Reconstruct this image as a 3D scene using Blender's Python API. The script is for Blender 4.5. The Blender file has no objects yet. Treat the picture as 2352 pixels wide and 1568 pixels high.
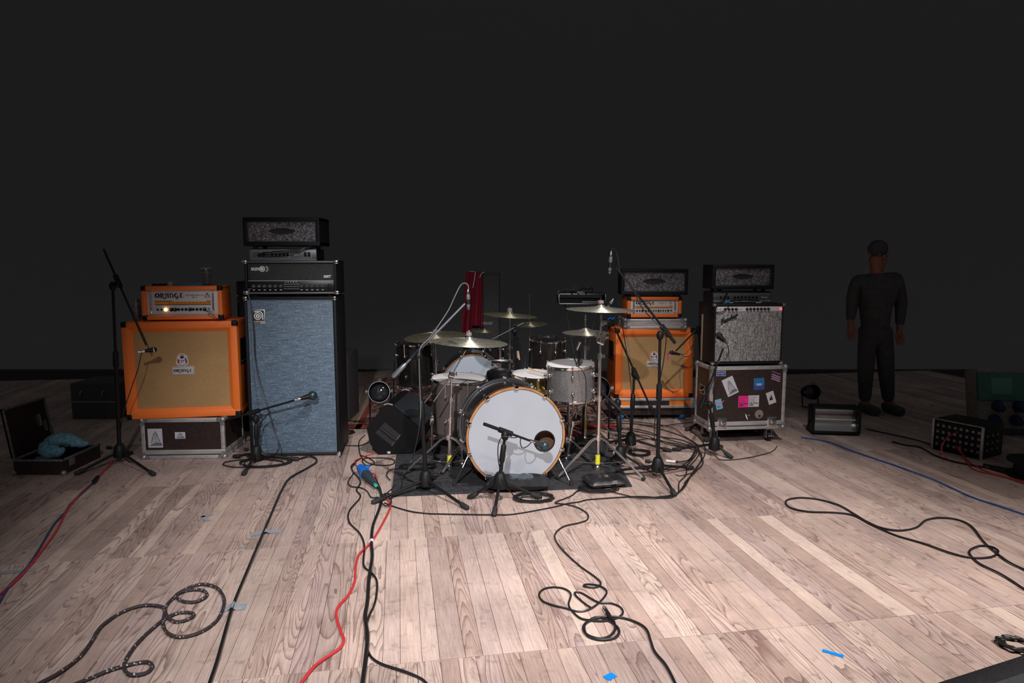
import bpy, bmesh, math, random
from mathutils import Vector, Matrix
PI = math.pi
R = math.radians
rnd = random.Random(7)
scene = bpy.context.scene
COL = scene.collection

# ------------------------------------------------------------------ camera, world, lights, exposure
TILT = R(6.69); CH = 1.45; F = 1568.0
cam_data = bpy.data.cameras.new('camera')
cam_data.lens = 24.0; cam_data.sensor_width = 36.0; cam_data.clip_end = 200
cam = bpy.data.objects.new('camera', cam_data)
cam.location = (0, 0, CH); cam.rotation_euler = (PI/2 - TILT, 0, 0)
COL.objects.link(cam); scene.camera = cam

world = bpy.data.worlds.new('dark_hall'); scene.world = world
world.use_nodes = True
wn = world.node_tree.nodes['Background']
wn.inputs[0].default_value = (1.0, 0.98, 0.99, 1); wn.inputs[1].default_value = 0.048

scene.view_settings.view_transform = 'Standard'
scene.view_settings.look = 'None'
scene.view_settings.exposure = 0.0
scene.view_settings.gamma = 1.0
scene.view_settings.use_curve_mapping = False

def spot(name, loc, target, power, angle, blend, size, color=(1, 1, 1)):
    d = bpy.data.lights.new(name, 'SPOT')
    d.energy = power; d.spot_size = R(angle); d.spot_blend = blend; d.shadow_soft_size = size; d.color = color
    o = bpy.data.objects.new(name, d); COL.objects.link(o)
    o.location = loc
    v = Vector(target) - Vector(loc)
    o.rotation_euler = v.to_track_quat('-Z', 'Y').to_euler()
    return o
spot('stage_spot', (3.0, 1.0, 3.52), (2.0, 2.14, 0.0), 730, 73.2, 1.0, 0.05, (1.0, 0.92, 0.88))
spot('stage_spot', (-0.53, -0.56, 3.28), (-0.5, 3.84, 0.0), 905, 54.3, 1.0, 0.05, (1.0, 0.97, 0.99))
spot('stage_spot', (1.43, 1.0, 5.5), (0.41, 4.0, 0.0), 1370, 55.0, 1.0, 0.06, (1.0, 0.95, 0.94))

# ------------------------------------------------------------------ projection helpers (photograph pixel -> place on the stage)
CT, ST = math.cos(TILT), math.sin(TILT)
def ray(px, py):
    x = (px - 1176) / F; y = -(py - 784) / F
    return Vector((x, CT + y * ST, -ST + y * CT))
def P(px, py, Y):
    d = ray(px, py); s = Y / d.y
    return Vector((d.x * s, Y, CH + d.z * s))
def G(px, py, z=0.0):
    d = ray(px, py); s = (z - CH) / d.z
    return Vector((d.x * s, d.y * s, z))
def fwd(Y, z): return Y * CT + (CH - z) * ST
def XP(px, Y, z): return (px - 1176) / F * fwd(Y, z)

# ------------------------------------------------------------------ object helpers
def props(o, label=None, cat=None, group=None, kind=None):
    if label: o['label'] = label
    if cat: o['category'] = cat
    if group: o['group'] = group
    if kind: o['kind'] = kind
    return o
def thing(name, label, cat, loc=(0, 0, 0), rot=(0, 0, 0), group=None):
    o = bpy.data.objects.new(name, None); COL.objects.link(o)
    o.location = loc; o.empty_display_size = 0.05
    o.rotation_euler = rot if not isinstance(rot, (int, float)) else (0, 0, rot)
    return props(o, label, cat, group)
def mesh_of(name, mb, mat, smooth=40):
    me = bpy.data.meshes.new(name)
    me.from_pydata([tuple(v) for v in mb.v], [], mb.f)
    me.validate(); me.update()
    if mat: me.materials.append(mat)
    if smooth:
        for p in me.polygons: p.use_smooth = True
        me.set_sharp_from_angle(angle=R(smooth))
    return me
def obj(name, mb, mat=None, parent=None, loc=None, rot=None, label=None, smooth=40):
    """mb: a builder or an existing mesh; world-made builders are shifted to the parent by mb.world"""
    if isinstance(mb, bpy.types.Mesh): me = mb
    else:
        if mb.world and parent is not None:
            off = Vector(parent.location)
            if parent.parent: off = off + Vector(parent.parent.location)
            mb.v = [Vector(v) - off for v in mb.v]
        me = mesh_of(name, mb, mat, smooth)
    o = bpy.data.objects.new(name, me); COL.objects.link(o)
    if parent is not None: o.parent = parent
    if loc is not None: o.location = loc
    if rot is not None: o.rotation_euler = rot
    if label: o['label'] = label
    return o
def wthing(name, label, cat, mb, mat, group=None, origin=None, smooth=40):
    """a thing that is one mesh, built in world coordinates; origin moved to its base"""
    vs = [Vector(v) for v in mb.v]
    if origin is None:
        origin = Vector((sum(v.x for v in vs)/len(vs), sum(v.y for v in vs)/len(vs), min(v.z for v in vs)))
    mb.v = [v - origin for v in vs]; mb.world = False
    o = obj(name, mb, mat, smooth=smooth); o.location = origin
    return props(o, label, cat, group)

class MB:
    def __init__(s, world=False): s.v = []; s.f = []; s.world = world
    def add(s, vs, fs):
        n = len(s.v); s.v += [Vector(v) for v in vs]; s.f += [tuple(i + n for i in f) for f in fs]; return s
    def box(s, x0, x1, y0, y1, z0, z1, M=None):
        vs = [Vector((x, y, z)) for z in (z0, z1) for y in (y0, y1) for x in (x0, x1)]
        if M is not None: vs = [M @ v for v in vs]
        return s.add(vs, [(0, 2, 3, 1), (4, 5, 7, 6), (0, 1, 5, 4), (2, 6, 7, 3), (0, 4, 6, 2), (1, 3, 7, 5)])
    def rbox(s, x0, x1, y0, y1, z0, z1, b=0.004, M=None, seg=2):
        bm = bmesh.new(); bmesh.ops.create_cube(bm, size=1)
        for v in bm.verts: v.co = Vector(((x0+x1)/2 + v.co.x*(x1-x0), (y0+y1)/2 + v.co.y*(y1-y0), (z0+z1)/2 + v.co.z*(z1-z0)))
        bmesh.ops.bevel(bm, geom=list(bm.edges), offset=b, segments=seg, affect='EDGES', profile=0.5)
        bm.verts.index_update()
        vs = [v.co.copy() for v in bm.verts]
        if M is not None: vs = [M @ v for v in vs]
        fs = [tuple(v.index for v in f.verts) for f in bm.faces]
        bm.free(); return s.add(vs, fs)
    def lathe(s, prof, n=32, M=None, closed=False):
        vs = []; fs = []
        for r, z in prof:
            for k in range(n):
                a = 2*PI*k/n; vs.append(Vector((r*math.cos(a), r*math.sin(a), z)))
        m = len(prof)
        for i in range(m - (0 if closed else 1)):
            j = (i+1) % m
            for k in range(n):
                fs.append((i*n+k, i*n+(k+1) % n, j*n+(k+1) % n, j*n+k))
        if not closed:
            if prof[0][0] > 1e-6: fs.append(tuple(reversed(range(n))))
            if prof[-1][0] > 1e-6: fs.append(tuple((m-1)*n+k for k in range(n)))
        if M is not None: vs = [M @ v for v in vs]
        return s.add(vs, fs)
    def tube(s, pts, r, n=8, caps=True):
        pts = [Vector(p) for p in pts]; m = len(pts)
        rr = r if isinstance(r, (list, tuple)) else [r]*m
        t0 = (pts[1]-pts[0]).normalized()
        up = Vector((0, 0, 1)) if abs(t0.z) < 0.9 else Vector((1, 0, 0))
        nrm = (up - t0*up.dot(t0)).normalized()
        vs = []; fs = []
        for i in range(m):
            t = (pts[min(i+1, m-1)] - pts[max(i-1, 0)]).normalized()
            nrm = nrm - t*nrm.dot(t)
            if nrm.length < 1e-5: nrm = t.orthogonal()
            nrm.normalize(); b = t.cross(nrm)
            for k in range(n):
                a = 2*PI*k/n; vs.append(pts[i] + (nrm*math.cos(a) + b*math.sin(a))*rr[i])
        for i in range(m-1):
            for k in range(n): fs.append((i*n+k, i*n+(k+1) % n, (i+1)*n+(k+1) % n, (i+1)*n+k))
        if caps:
            fs.append(tuple(reversed(range(n)))); fs.append(tuple((m-1)*n+k for k in range(n)))
        return s.add(vs, fs)
    def sphere(s, c, r, n=16, sc=(1, 1, 1)):
        h = n//2
        prof = [(r*math.sin(PI*i/h), -r*math.cos(PI*i/h)) for i in range(h+1)]
        prof[0] = (0, -r); prof[-1] = (0, r)
        M = Matrix.Translation(Vector(c)) @ Matrix.Diagonal((sc[0], sc[1], sc[2], 1))
        return s.lathe(prof, n, M)
    def prism(s, poly, y0, y1, M=None):
        """poly of (x, z), extruded along y"""
        n = len(poly)
        vs = [Vector((x, y0, z)) for x, z in poly] + [Vector((x, y1, z)) for x, z in poly]
        if M is not None: vs = [M @ v for v in vs]
        fs = [tuple(range(n)), tuple(reversed(range(n, 2*n)))]
        fs += [(i, i+n, (i+1) % n + n, (i+1) % n) for i in range(n)]
        return s.add(vs, fs)
    def ribbon(s, pts, w, y=0.0, th=0.001):
        """flat brush stroke in the x-z plane"""
        m = len(pts); ww = w if isinstance(w, (list, tuple)) else [w]*m
        L = []; Rr = []
        for i in range(m):
            a = Vector(pts[max(i-1, 0)]); b = Vector(pts[min(i+1, m-1)]); d = (b-a)
            if d.length < 1e-9: d = Vector((1, 0))
            d.normalize(); n_ = Vector((-d.y, d.x)); p = Vector(pts[i])
            L.append(p + n_*ww[i]/2); Rr.append(p - n_*ww[i]/2)
        for i in range(m-1):
            q = [L[i], L[i+1], Rr[i+1], Rr[i]]
            s.prism([(v.x, v.y) for v in q], y - th, y)
        return s

def align(p0, p1, up=None):
    """matrix that takes local z onto p0->p1, origin at p0"""
    d = (Vector(p1)-Vector(p0)).normalized()
    return Matrix.Translation(Vector(p0)) @ d.to_track_quat('Z', 'Y').to_matrix().to_4x4()
def spline(pts, sub=6, closed=False):
    pts = [Vector(p) for p in pts]; out = []; n = len(pts)
    for i in range(n-1):
        p0 = pts[max(i-1, 0)]; p1 = pts[i]; p2 = pts[i+1]; p3 = pts[min(i+2, n-1)]
        for k in range(sub):
            t = k/sub
            out.append(0.5*((2*p1) + (p2-p0)*t + (2*p0-5*p1+4*p2-p3)*t*t + (3*p1-3*p2-p0+p3)*t**3))
    out.append(pts[-1]); return out
def arc(cx, cz, rx, rz, a0, a1, n=14):
    return [(cx + rx*math.cos(R(a0+(a1-a0)*i/n)), cz + rz*math.sin(R(a0+(a1-a0)*i/n))) for i in range(n+1)]

def text_mb(txt, size, x, z, y, bold=0.0, shear=0.0, align_x='LEFT', sx=1.0, th=0.0008, spacing=1.0, line=1.0):
    cu = bpy.data.curves.new('writing', 'FONT'); cu.body = txt; cu.size = size; cu.offset = bold
    cu.shear = shear; cu.align_x = align_x; cu.extrude = th/2; cu.resolution_u = 3
    cu.space_character = spacing; cu.space_line = line
    o = bpy.data.objects.new('writing', cu); COL.objects.link(o)
    bpy.context.view_layer.update()
    me = bpy.data.meshes.new_from_object(o.evaluated_get(bpy.context.evaluated_depsgraph_get()))
    mb = MB()
    mb.add([Vector((x + v.co.x*sx, y - v.co.z, z + v.co.y)) for v in me.vertices], [tuple(p.vertices) for p in me.polygons])
    bpy.data.objects.remove(o); bpy.data.curves.remove(cu); bpy.data.meshes.remove(me)
    return mb

# ------------------------------------------------------------------ materials
MATS = {}
def mat(name, base=(0.5, 0.5, 0.5), rough=0.5, metal=0.0, spec=0.5, emit=None, es=0.0, **kw):
    m = bpy.data.materials.new(name); m.use_nodes = True
    b = m.node_tree.nodes['Principled BSDF']
    b.inputs['Base Color'].default_value = (*base, 1); b.inputs['Roughness'].default_value = rough
    b.inputs['Metallic'].default_value = metal; b.inputs['Specular IOR Level'].default_value = spec
    if emit: b.inputs['Emission Color'].default_value = (*emit, 1); b.inputs['Emission Strength'].default_value = es
    for k, v in kw.items(): b.inputs[k.replace('_', ' ')].default_value = v
    MATS[name] = m; return m
class NT:
    def __init__(s, m): s.t = m.node_tree; s.b = s.t.nodes['Principled BSDF']
    def n(s, typ, **kw):
        nd = s.t.nodes.new(typ)
        for k, v in kw.items():
            if k.startswith('i_'):
                key = k[2:].replace('_', ' ')
                if key.isdigit(): key = int(key)
                nd.inputs[key].default_value = v
            else: setattr(nd, k, v)
        return nd
    def l(s, a, b): s.t.links.new(a, b)
    def ramp(s, fac, stops):
        r = s.n('ShaderNodeValToRGB'); els = r.color_ramp.elements
        while len(els) < len(stops): els.new(0.5)
        for e, (p, c) in zip(els, stops): e.position = p; e.color = (*c, 1)
        s.l(fac, r.inputs[0]); return r.outputs[0]
    def math(s, op, a, b=None, c=None):
        m = s.n('ShaderNodeMath', operation=op)
        for i, v in enumerate((a, b, c)):
            if v is None: continue
            if isinstance(v, (int, float)): m.inputs[i].default_value = v
            else: s.l(v, m.inputs[i])
        return m.outputs[0]
    def bump(s, h, strength=0.3, dist=0.002):
        b = s.n('ShaderNodeBump'); b.inputs['Strength'].default_value = strength; b.inputs['Distance'].default_value = dist
        s.l(h, b.inputs['Height']); s.l(b.outputs[0], s.b.inputs['Normal'])
    def coord(s, scale=(1, 1, 1)):
        tc = s.n('ShaderNodeTexCoord'); mp = s.n('ShaderNodeMapping'); mp.inputs['Scale'].default_value = scale
        s.l(tc.outputs['Object'], mp.inputs[0]); return mp.outputs[0]
    def noise(s, vec, scale, detail=3, rough=0.5, out=0):
        t = s.n('ShaderNodeTexNoise'); t.inputs['Scale'].default_value = scale; t.inputs['Detail'].default_value = detail
        t.inputs['Roughness'].default_value = rough; s.l(vec, t.inputs['Vector']); return t.outputs[out]

def noisy(name, c0, c1, scale, rough=0.6, bump=0.2, dist=0.001, detail=4, stretch=(1, 1, 1), metal=0, spec=0.5, lo=0.35, hi=0.65):
    m = mat(name, c0, rough, metal, spec); t = NT(m); v = t.coord(stretch)
    h = t.noise(v, scale, detail)
    t.l(t.ramp(h, [(lo, c0), (hi, c1)]), t.b.inputs['Base Color'])
    if bump: t.bump(h, bump, dist)
    return m
def sparkle(name, base, dark, bright, cell, dens, rough=0.4, stretch=(1, 1, 1), cloth=None, metal=0.0, bumpd=0.0006):
    """glitter: a share of small cells is pale, the rest is the ground colour"""
    m = mat(name, base, rough, metal); t = NT(m); v = t.coord(stretch)
    vo = t.n('ShaderNodeTexVoronoi'); vo.inputs['Scale'].default_value = cell; t.l(v, vo.inputs['Vector'])
    sep = t.n('ShaderNodeSeparateColor'); t.l(vo.outputs['Color'], sep.inputs[0])
    isb = t.math('GREATER_THAN', sep.outputs[0], 1-dens)
    close = t.math('LESS_THAN', vo.outputs['Distance'], 0.34)
    k = t.math('MULTIPLY', isb, close)
    k = t.math('MULTIPLY', k, t.math('ADD', t.math('MULTIPLY', sep.outputs[1], 0.7), 0.3))
    g = t.noise(v, cell*0.45, 3)
    basec = t.ramp(g, [(0.3, dark), (0.7, base)])
    if cloth:
        w = t.n('ShaderNodeTexNoise'); w.inputs['Scale'].default_value = 1.0; w.inputs['Detail'].default_value = 2
        mp = t.n('ShaderNodeMapping'); mp.inputs['Scale'].default_value = cloth
        tc = t.n('ShaderNodeTexCoord'); t.l(tc.outputs['Object'], mp.inputs[0]); t.l(mp.outputs[0], w.inputs['Vector'])
        mx = t.n('ShaderNodeMix', data_type='RGBA', blend_type='MULTIPLY'); mx.inputs[0].default_value = 1
        t.l(basec, mx.inputs[6]); t.l(t.ramp(w.outputs[0], [(0.38, (0.62, 0.62, 0.64)), (0.6, (1.12, 1.12, 1.12))]), mx.inputs[7])
        basec = mx.outputs[2]; t.bump(w.outputs[0], 0.35, 0.001)
    mx = t.n('ShaderNodeMix', data_type='RGBA'); t.l(k, mx.inputs[0]); t.l(basec, mx.inputs[6]); mx.inputs[7].default_value = (*bright, 1)
    t.l(mx.outputs[2], t.b.inputs['Base Color'])
    return m
def weave(name, c0, c1, freq, rough=0.85, bump=0.4):
    m = mat(name, c0, rough); t = NT(m); v = t.coord()
    sx = t.n('ShaderNodeSeparateXYZ'); t.l(v, sx.inputs[0])
    a = t.math('SINE', t.math('MULTIPLY', sx.outputs[0], freq)); b = t.math('SINE', t.math('MULTIPLY', sx.outputs[2], freq))
    h = t.math('MULTIPLY', a, b)
    nn = t.noise(v, 60, 3); big = t.noise(v, 3, 2)
    s_ = t.math('ADD', t.math('MULTIPLY', h, 0.22), t.math('ADD', t.math('MULTIPLY', nn, 0.25), t.math('MULTIPLY', big, 0.45)))
    t.l(t.ramp(s_, [(0.25, c0), (0.75, c1)]), t.b.inputs['Base Color'])
    t.bump(h, bump, 0.0006); return m

black_metal = mat('black_metal', (0.009, 0.009, 0.010), 0.42, 0.0, 0.25)
black_plastic = mat('black_plastic', (0.009, 0.009, 0.010), 0.5, 0, 0.25)
rubber = noisy('rubber', (0.007, 0.007, 0.008), (0.015, 0.015, 0.015), 60, 0.75, 0.2)
cable_black = mat('cable_black', (0.009, 0.009, 0.010), 0.4)
cable_red = mat('cable_red', (0.55, 0.03, 0.035), 0.45)
cable_blue = mat('cable_blue', (0.02, 0.08, 0.35), 0.45)
cable_navy = mat('cable_navy', (0.03, 0.05, 0.14), 0.5)
cable_grey = mat('cable_grey', (0.13, 0.145, 0.155), 0.35)
chrome = mat('chrome', (0.82, 0.80, 0.80), 0.15, 1.0)
chrome_warm = mat('chrome_warm', (0.86, 0.80, 0.77), 0.20, 0.97)
grey_metal = mat('grey_metal', (0.30, 0.33, 0.36), 0.34, 1.0)
alu = noisy('aluminium', (0.42, 0.41, 0.41), (0.60, 0.58, 0.58), 30, 0.42, 0.15, 0.0005, stretch=(0.2, 1, 1), metal=0.55)
alu_dark = noisy('worn_steel', (0.20, 0.21, 0.21), (0.36, 0.37, 0.37), 60, 0.4, 0.2, 0.0005, metal=0.6)
orange_tolex = noisy('orange_vinyl', (0.84, 0.16, 0.022), (0.97, 0.23, 0.032), 260, 0.55, 0.5, 0.0008)
black_tolex = noisy('black_vinyl', (0.006, 0.006, 0.007), (0.014, 0.014, 0.016), 220, 0.55, 0.5, 0.001, spec=0.25)
grey_piping = mat('grey_piping', (0.10, 0.11, 0.12), 0.4)
cane = weave('woven_grille_cloth', (0.37, 0.215, 0.085), (0.62, 0.41, 0.19), 1500)
svt_cloth = sparkle('silver_blue_grille_cloth', (0.135, 0.20, 0.27), (0.085, 0.135, 0.19), (0.70, 0.76, 0.82), 240, 0.09, 0.6, (0.6, 1, 1), cloth=(10, 1, 190))
silver_cloth = sparkle('silver_sparkle_grille_cloth', (0.36, 0.35, 0.345), (0.13, 0.13, 0.13), (1.0, 1.0, 1.0), 150, 0.24, 0.5, (1, 1, 0.75), cloth=(110, 1, 9))
glitter = sparkle('glitter_grille', (0.20, 0.19, 0.22), (0.03, 0.03, 0.036), (1.0, 1.0, 1.0), 150, 0.55, 0.35)
drum_glitter = sparkle('dark_sparkle_wrap', (0.20, 0.175, 0.165), (0.145, 0.125, 0.12), (0.75, 0.72, 0.70), 300, 0.05, 0.3, metal=0.35)
drum_silver = sparkle('silver_sparkle_wrap', (0.26, 0.25, 0.25), (0.16, 0.155, 0.155), (0.9, 0.9, 0.9), 330, 0.10, 0.28, metal=0.45)
drum_black = mat('glossy_black_lacquer', (0.012, 0.012, 0.014), 0.12, 0, 0.6)
drum_black_sparkle = sparkle('black_sparkle_wrap', (0.022, 0.018, 0.018), (0.010, 0.009, 0.009), (0.40, 0.25, 0.17), 260, 0.05, 0.22)
head_white = noisy('coated_drum_head', (0.84, 0.82, 0.81), (0.90, 0.89, 0.88), 6, 0.55, 0.0)
kick_white = noisy('kick_drum_head', (0.37, 0.395, 0.44), (0.41, 0.435, 0.48), 3, 0.5, 0.0)
head_clear = mat('white_blue_drum_head', (0.50, 0.58, 0.66), 0.25)
hoop_wood = noisy('natural_wood_hoop', (0.34, 0.15, 0.05), (0.50, 0.24, 0.09), 14, 0.4, 0.1, stretch=(1, 1, 1))
wood_pale = noisy('pale_wood', (0.55, 0.38, 0.24), (0.72, 0.54, 0.37), 20, 0.5, 0.05)
wood_inside = noisy('bare_wood_ply', (0.30, 0.15, 0.08), (0.40, 0.22, 0.12), 12, 0.6, 0.05)
brass = mat('brass', (0.55, 0.42, 0.12), 0.2, 1.0)
white_plate = mat('white_faceplate', (0.62, 0.60, 0.61), 0.4)
ink = mat('black_ink', (0.012, 0.012, 0.012), 0.6)
white_ink = mat('white_ink', (0.75, 0.76, 0.77), 0.5)
stripe_orange = mat('orange_stripe_print', (0.80, 0.27, 0.02), 0.45)
red_ink = mat('red_ink', (0.5, 0.03, 0.03), 0.5)
purple_ink = mat('purple_ink', (0.14, 0.05, 0.16), 0.5)
green_ink = mat('green_ink', (0.03, 0.22, 0.10), 0.5)
pink_ink = mat('pink_ink', (0.80, 0.02, 0.25), 0.5)
pale_pink_ink = mat('pale_pink_ink', (0.62, 0.33, 0.60), 0.5)
cyan_ink = mat('light_blue_ink', (0.13, 0.38, 0.50), 0.5)
blue_ink = mat('blue_ink', (0.02, 0.16, 0.38), 0.5)
navy_ink = mat('navy_ink', (0.03, 0.08, 0.28), 0.5)
grey_ink = mat('grey_ink', (0.16, 0.16, 0.17), 0.5)
light_paper = mat('light_grey_paper', (0.52, 0.52, 0.56), 0.6)
brown_board = noisy('dark_brown_ply', (0.022, 0.013, 0.012), (0.034, 0.020, 0.018), 30, 0.42, 0.1)
case_orange = mat('orange_ply', (0.80, 0.20, 0.02), 0.5)
carpet = noisy('black_felt_carpet', (0.012, 0.012, 0.014), (0.034, 0.034, 0.038), 26, 0.95, 0.6, 0.006, detail=6)
fabric_black = noisy('black_cloth', (0.007, 0.007, 0.008), (0.018, 0.018, 0.020), 20, 0.9, 0.5, 0.004)
dark_clothing = noisy('shade_lifted_clothing', (0.060, 0.060, 0.064), (0.080, 0.080, 0.085), 20, 0.95, 0.4, 0.004)  # black clothes, dim ambient light put into the colour to match the wall
shade_lifted_vinyl = noisy('shade_lifted_black_vinyl', (0.055, 0.055, 0.058), (0.085, 0.085, 0.09), 90, 0.8, 0.3)  # black vinyl for unlit gear, its shade tone lifted in the colour
leather_black = noisy('black_soft_leather', (0.010, 0.010, 0.011), (0.020, 0.020, 0.022), 30, 0.35, 0.4, 0.003)
red_fabric = noisy('maroon_jersey', (0.20, 0.006, 0.022), (0.30, 0.012, 0.035), 90, 0.85, 0.4, 0.001)
blue_towel_m = noisy('teal_towelling', (0.10, 0.24, 0.32), (0.20, 0.40, 0.50), 60, 0.95, 0.9, 0.006)
tape_grey = noisy('grey_gaffer_tape', (0.22, 0.25, 0.28), (0.30, 0.33, 0.36), 20, 0.5, 0.3)
tape_blue = mat('blue_tape', (0.0, 0.20, 0.75), 0.5)
tape_yellow = mat('yellow_tape', (0.72, 0.68, 0.03), 0.5)
tape_pink = mat('pink_tape', (0.85, 0.02, 0.28), 0.5)
plug_blue = mat('blue_plug_plastic', (0.01, 0.14, 0.55), 0.4)
wheel_blue = mat('blue_wheel_rubber', (0.01, 0.16, 0.48), 0.5)
teal_dot = mat('teal_plastic', (0.02, 0.45, 0.32), 0.4)
clear_plastic = mat('clear_plastic', (0.9, 0.9, 0.9), 0.08, Transmission_Weight=1.0, IOR=1.3)
skin = noisy('skin', (0.25, 0.10, 0.065), (0.33, 0.135, 0.085), 30, 0.55, 0.1)
lamp_amber = mat('glowing_pilot_lamp', (0.9, 0.5, 0.1), 0.4, emit=(1.0, 0.50, 0.12), es=7)
lamp_red = mat('glowing_red_jewel', (0.6, 0.02, 0.02), 0.3, emit=(1.0, 0.10, 0.12), es=1.6)
green_light = mat('green_marker', (0.0, 0.55, 0.15), 0.5)
mirror_silver = mat('polished_reflector', (0.75, 0.73, 0.72), 0.18, 1.0)
green_box = noisy('green_plastic_lid', (0.03, 0.13, 0.10), (0.05, 0.19, 0.15), 8, 0.4, 0.1)
grey_box = noisy('dirty_grey_box', (0.16, 0.15, 0.13), (0.30, 0.28, 0.25), 90, 0.6, 0.3)
dark_glass = mat('dark_lens', (0.02, 0.02, 0.025), 0.06, 0, 0.8)
mesh_grille = noisy('black_mesh_grille', (0.006, 0.007, 0.009), (0.036, 0.040, 0.048), 420, 0.5, 0.5, 0.001, spec=0.3)

def cymbal_mat(name, c0, c1, rough=0.27):
    m = mat(name, c1, rough, 0.8); t = NT(m); v = t.coord()
    ln = t.n('ShaderNodeVectorMath', operation='LENGTH')
    fl = t.n('ShaderNodeVectorMath', operation='MULTIPLY'); fl.inputs[1].default_value = (1, 1, 0)
    t.l(v, fl.inputs[0]); t.l(fl.outputs[0], ln.inputs[0])
    rings = t.math('SINE', t.math('MULTIPLY', ln.outputs['Value'], 1500))
    nn = t.noise(v, 45, 5, 0.7)
    c = t.math('ADD', t.math('MULTIPLY', rings, 0.06), nn)
    t.l(t.ramp(c, [(0.36, c0), (0.62, c1)]), t.b.inputs['Base Color'])
    t.bump(rings, 0.12, 0.0004)
    tg = t.n('ShaderNodeTangent', direction_type='RADIAL', axis='Z'); t.l(tg.outputs[0], t.b.inputs['Tangent'])
    t.b.inputs['Anisotropic'].default_value = 0.95; t.b.inputs['Anisotropic Rotation'].default_value = 0.25
    return m
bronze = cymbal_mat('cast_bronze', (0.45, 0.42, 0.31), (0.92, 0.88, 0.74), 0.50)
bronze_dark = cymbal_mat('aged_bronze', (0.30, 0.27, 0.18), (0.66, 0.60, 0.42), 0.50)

def plank_material():
    m = mat('pale_oiled_larch', (0.5, 0.36, 0.28), 0.5, spec=0.35); t = NT(m)
    tc = t.n('ShaderNodeTexCoord'); oi = t.n('ShaderNodeObjectInfo')
    at = t.n('ShaderNodeAttribute', attribute_name='tint')
    r0 = t.math('FRACT', t.math('ADD', oi.outputs['Random'], at.outputs['Fac']))
    r1 = t.math('FRACT', t.math('MULTIPLY', r0, 37.7)); r2 = t.math('FRACT', t.math('MULTIPLY', r0, 91.3))
    off = t.n('ShaderNodeCombineXYZ'); t.l(t.math('MULTIPLY', r1, 50), off.inputs[0]); t.l(t.math('MULTIPLY', r2, 40), off.inputs[1]); t.l(t.math('MULTIPLY', r0, 30), off.inputs[2])
    mp = t.n('ShaderNodeMapping'); mp.inputs['Scale'].default_value = (1, 0.11, 1); t.l(tc.outputs['Object'], mp.inputs[0])
    ad = t.n('ShaderNodeVectorMath', operation='ADD'); t.l(mp.outputs[0], ad.inputs[0]); t.l(off.outputs[0], ad.inputs[1])
    # growth rings: contours of a stretched noise
    wob = t.noise(ad.outputs[0], 14, 3, 0.55)
    big = t.n('ShaderNodeTexNoise'); big.inputs['Detail'].default_value = 1.2; big.inputs['Roughness'].default_value = 0.5
    t.l(t.math('ADD', t.math('MULTIPLY', r2, 8.0), 4.5), big.inputs['Scale']); t.l(ad.outputs[0], big.inputs['Vector'])
    field = t.math('ADD', big.outputs[0], t.math('MULTIPLY', wob, 0.10))
    nr = t.math('ADD', t.math('MULTIPLY', r1, 14), 13)
    saw = t.math('FRACT', t.math('MULTIPLY', field, nr))
    ring = t.math('POWER', saw, 3.4)
    fine_v = t.n('ShaderNodeMapping'); fine_v.inputs['Scale'].default_value = (300, 7, 1); t.l(tc.outputs['Object'], fine_v.inputs[0])
    fine = t.noise(fine_v.outputs[0], 1.0, 3, 0.6)
    tone = t.ramp(r0, [(0.0, (0.451, 0.331, 0.286)), (0.25, (0.666, 0.514, 0.446)), (0.5, (0.529, 0.404, 0.374)), (0.75, (0.706, 0.567, 0.490)), (1.0, (0.392, 0.294, 0.270))])
    strength = t.math('ADD', t.math('MULTIPLY', t.math('GREATER_THAN', r1, 0.42), 0.62), 0.16)
    k = t.math('MULTIPLY', ring, strength)
    mx = t.n('ShaderNodeMix', data_type='RGBA'); t.l(k, mx.inputs[0]); t.l(tone, mx.inputs[6]); mx.inputs[7].default_value = (0.17, 0.09, 0.078, 1)
    m2 = t.n('ShaderNodeMix', data_type='RGBA', blend_type='MULTIPLY'); m2.inputs[0].default_value = 1
    t.l(mx.outputs[2], m2.inputs[6]); t.l(t.ramp(fine, [(0.3, (0.74, 0.72, 0.71)), (0.7, (1.10, 1.10, 1.10))]), m2.inputs[7])
    # dirt and wear, continuous over the boards
    geo = t.n('ShaderNodeNewGeometry')
    d1 = t.noise(geo.outputs['Position'], 1.6, 5, 0.65); d2 = t.noise(geo.outputs['Position'], 13, 4, 0.7)
    dm = t.math('MULTIPLY', t.ramp(d1, [(0.35, (0.72, 0.72, 0.72)), (0.6, (1.0, 1.0, 1.0))]), t.ramp(d2, [(0.27, (0.62, 0.62, 0.62)), (0.45, (1.0, 1.0, 1.0))]))
    m3 = t.n('ShaderNodeMix', data_type='RGBA', blend_type='MULTIPLY'); m3.inputs[0].default_value = 1
    t.l(m2.outputs[2], m3.inputs[6]); t.l(dm, m3.inputs[7])
    m4 = t.n('ShaderNodeMix', data_type='RGBA', blend_type='MULTIPLY'); m4.inputs[0].default_value = 1
    t.l(m3.outputs[2], m4.inputs[6]); t.l(oi.outputs['Color'], m4.inputs[7])
    t.l(m4.outputs[2], t.b.inputs['Base Color'])
    t.l(t.math('ADD', 0.42, t.math('MULTIPLY', ring, 0.15)), t.b.inputs['Roughness'])
    t.bump(t.math('SUBTRACT', fine, ring), 0.15, 0.0008)
    return m
plank_mat = plank_material()

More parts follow.
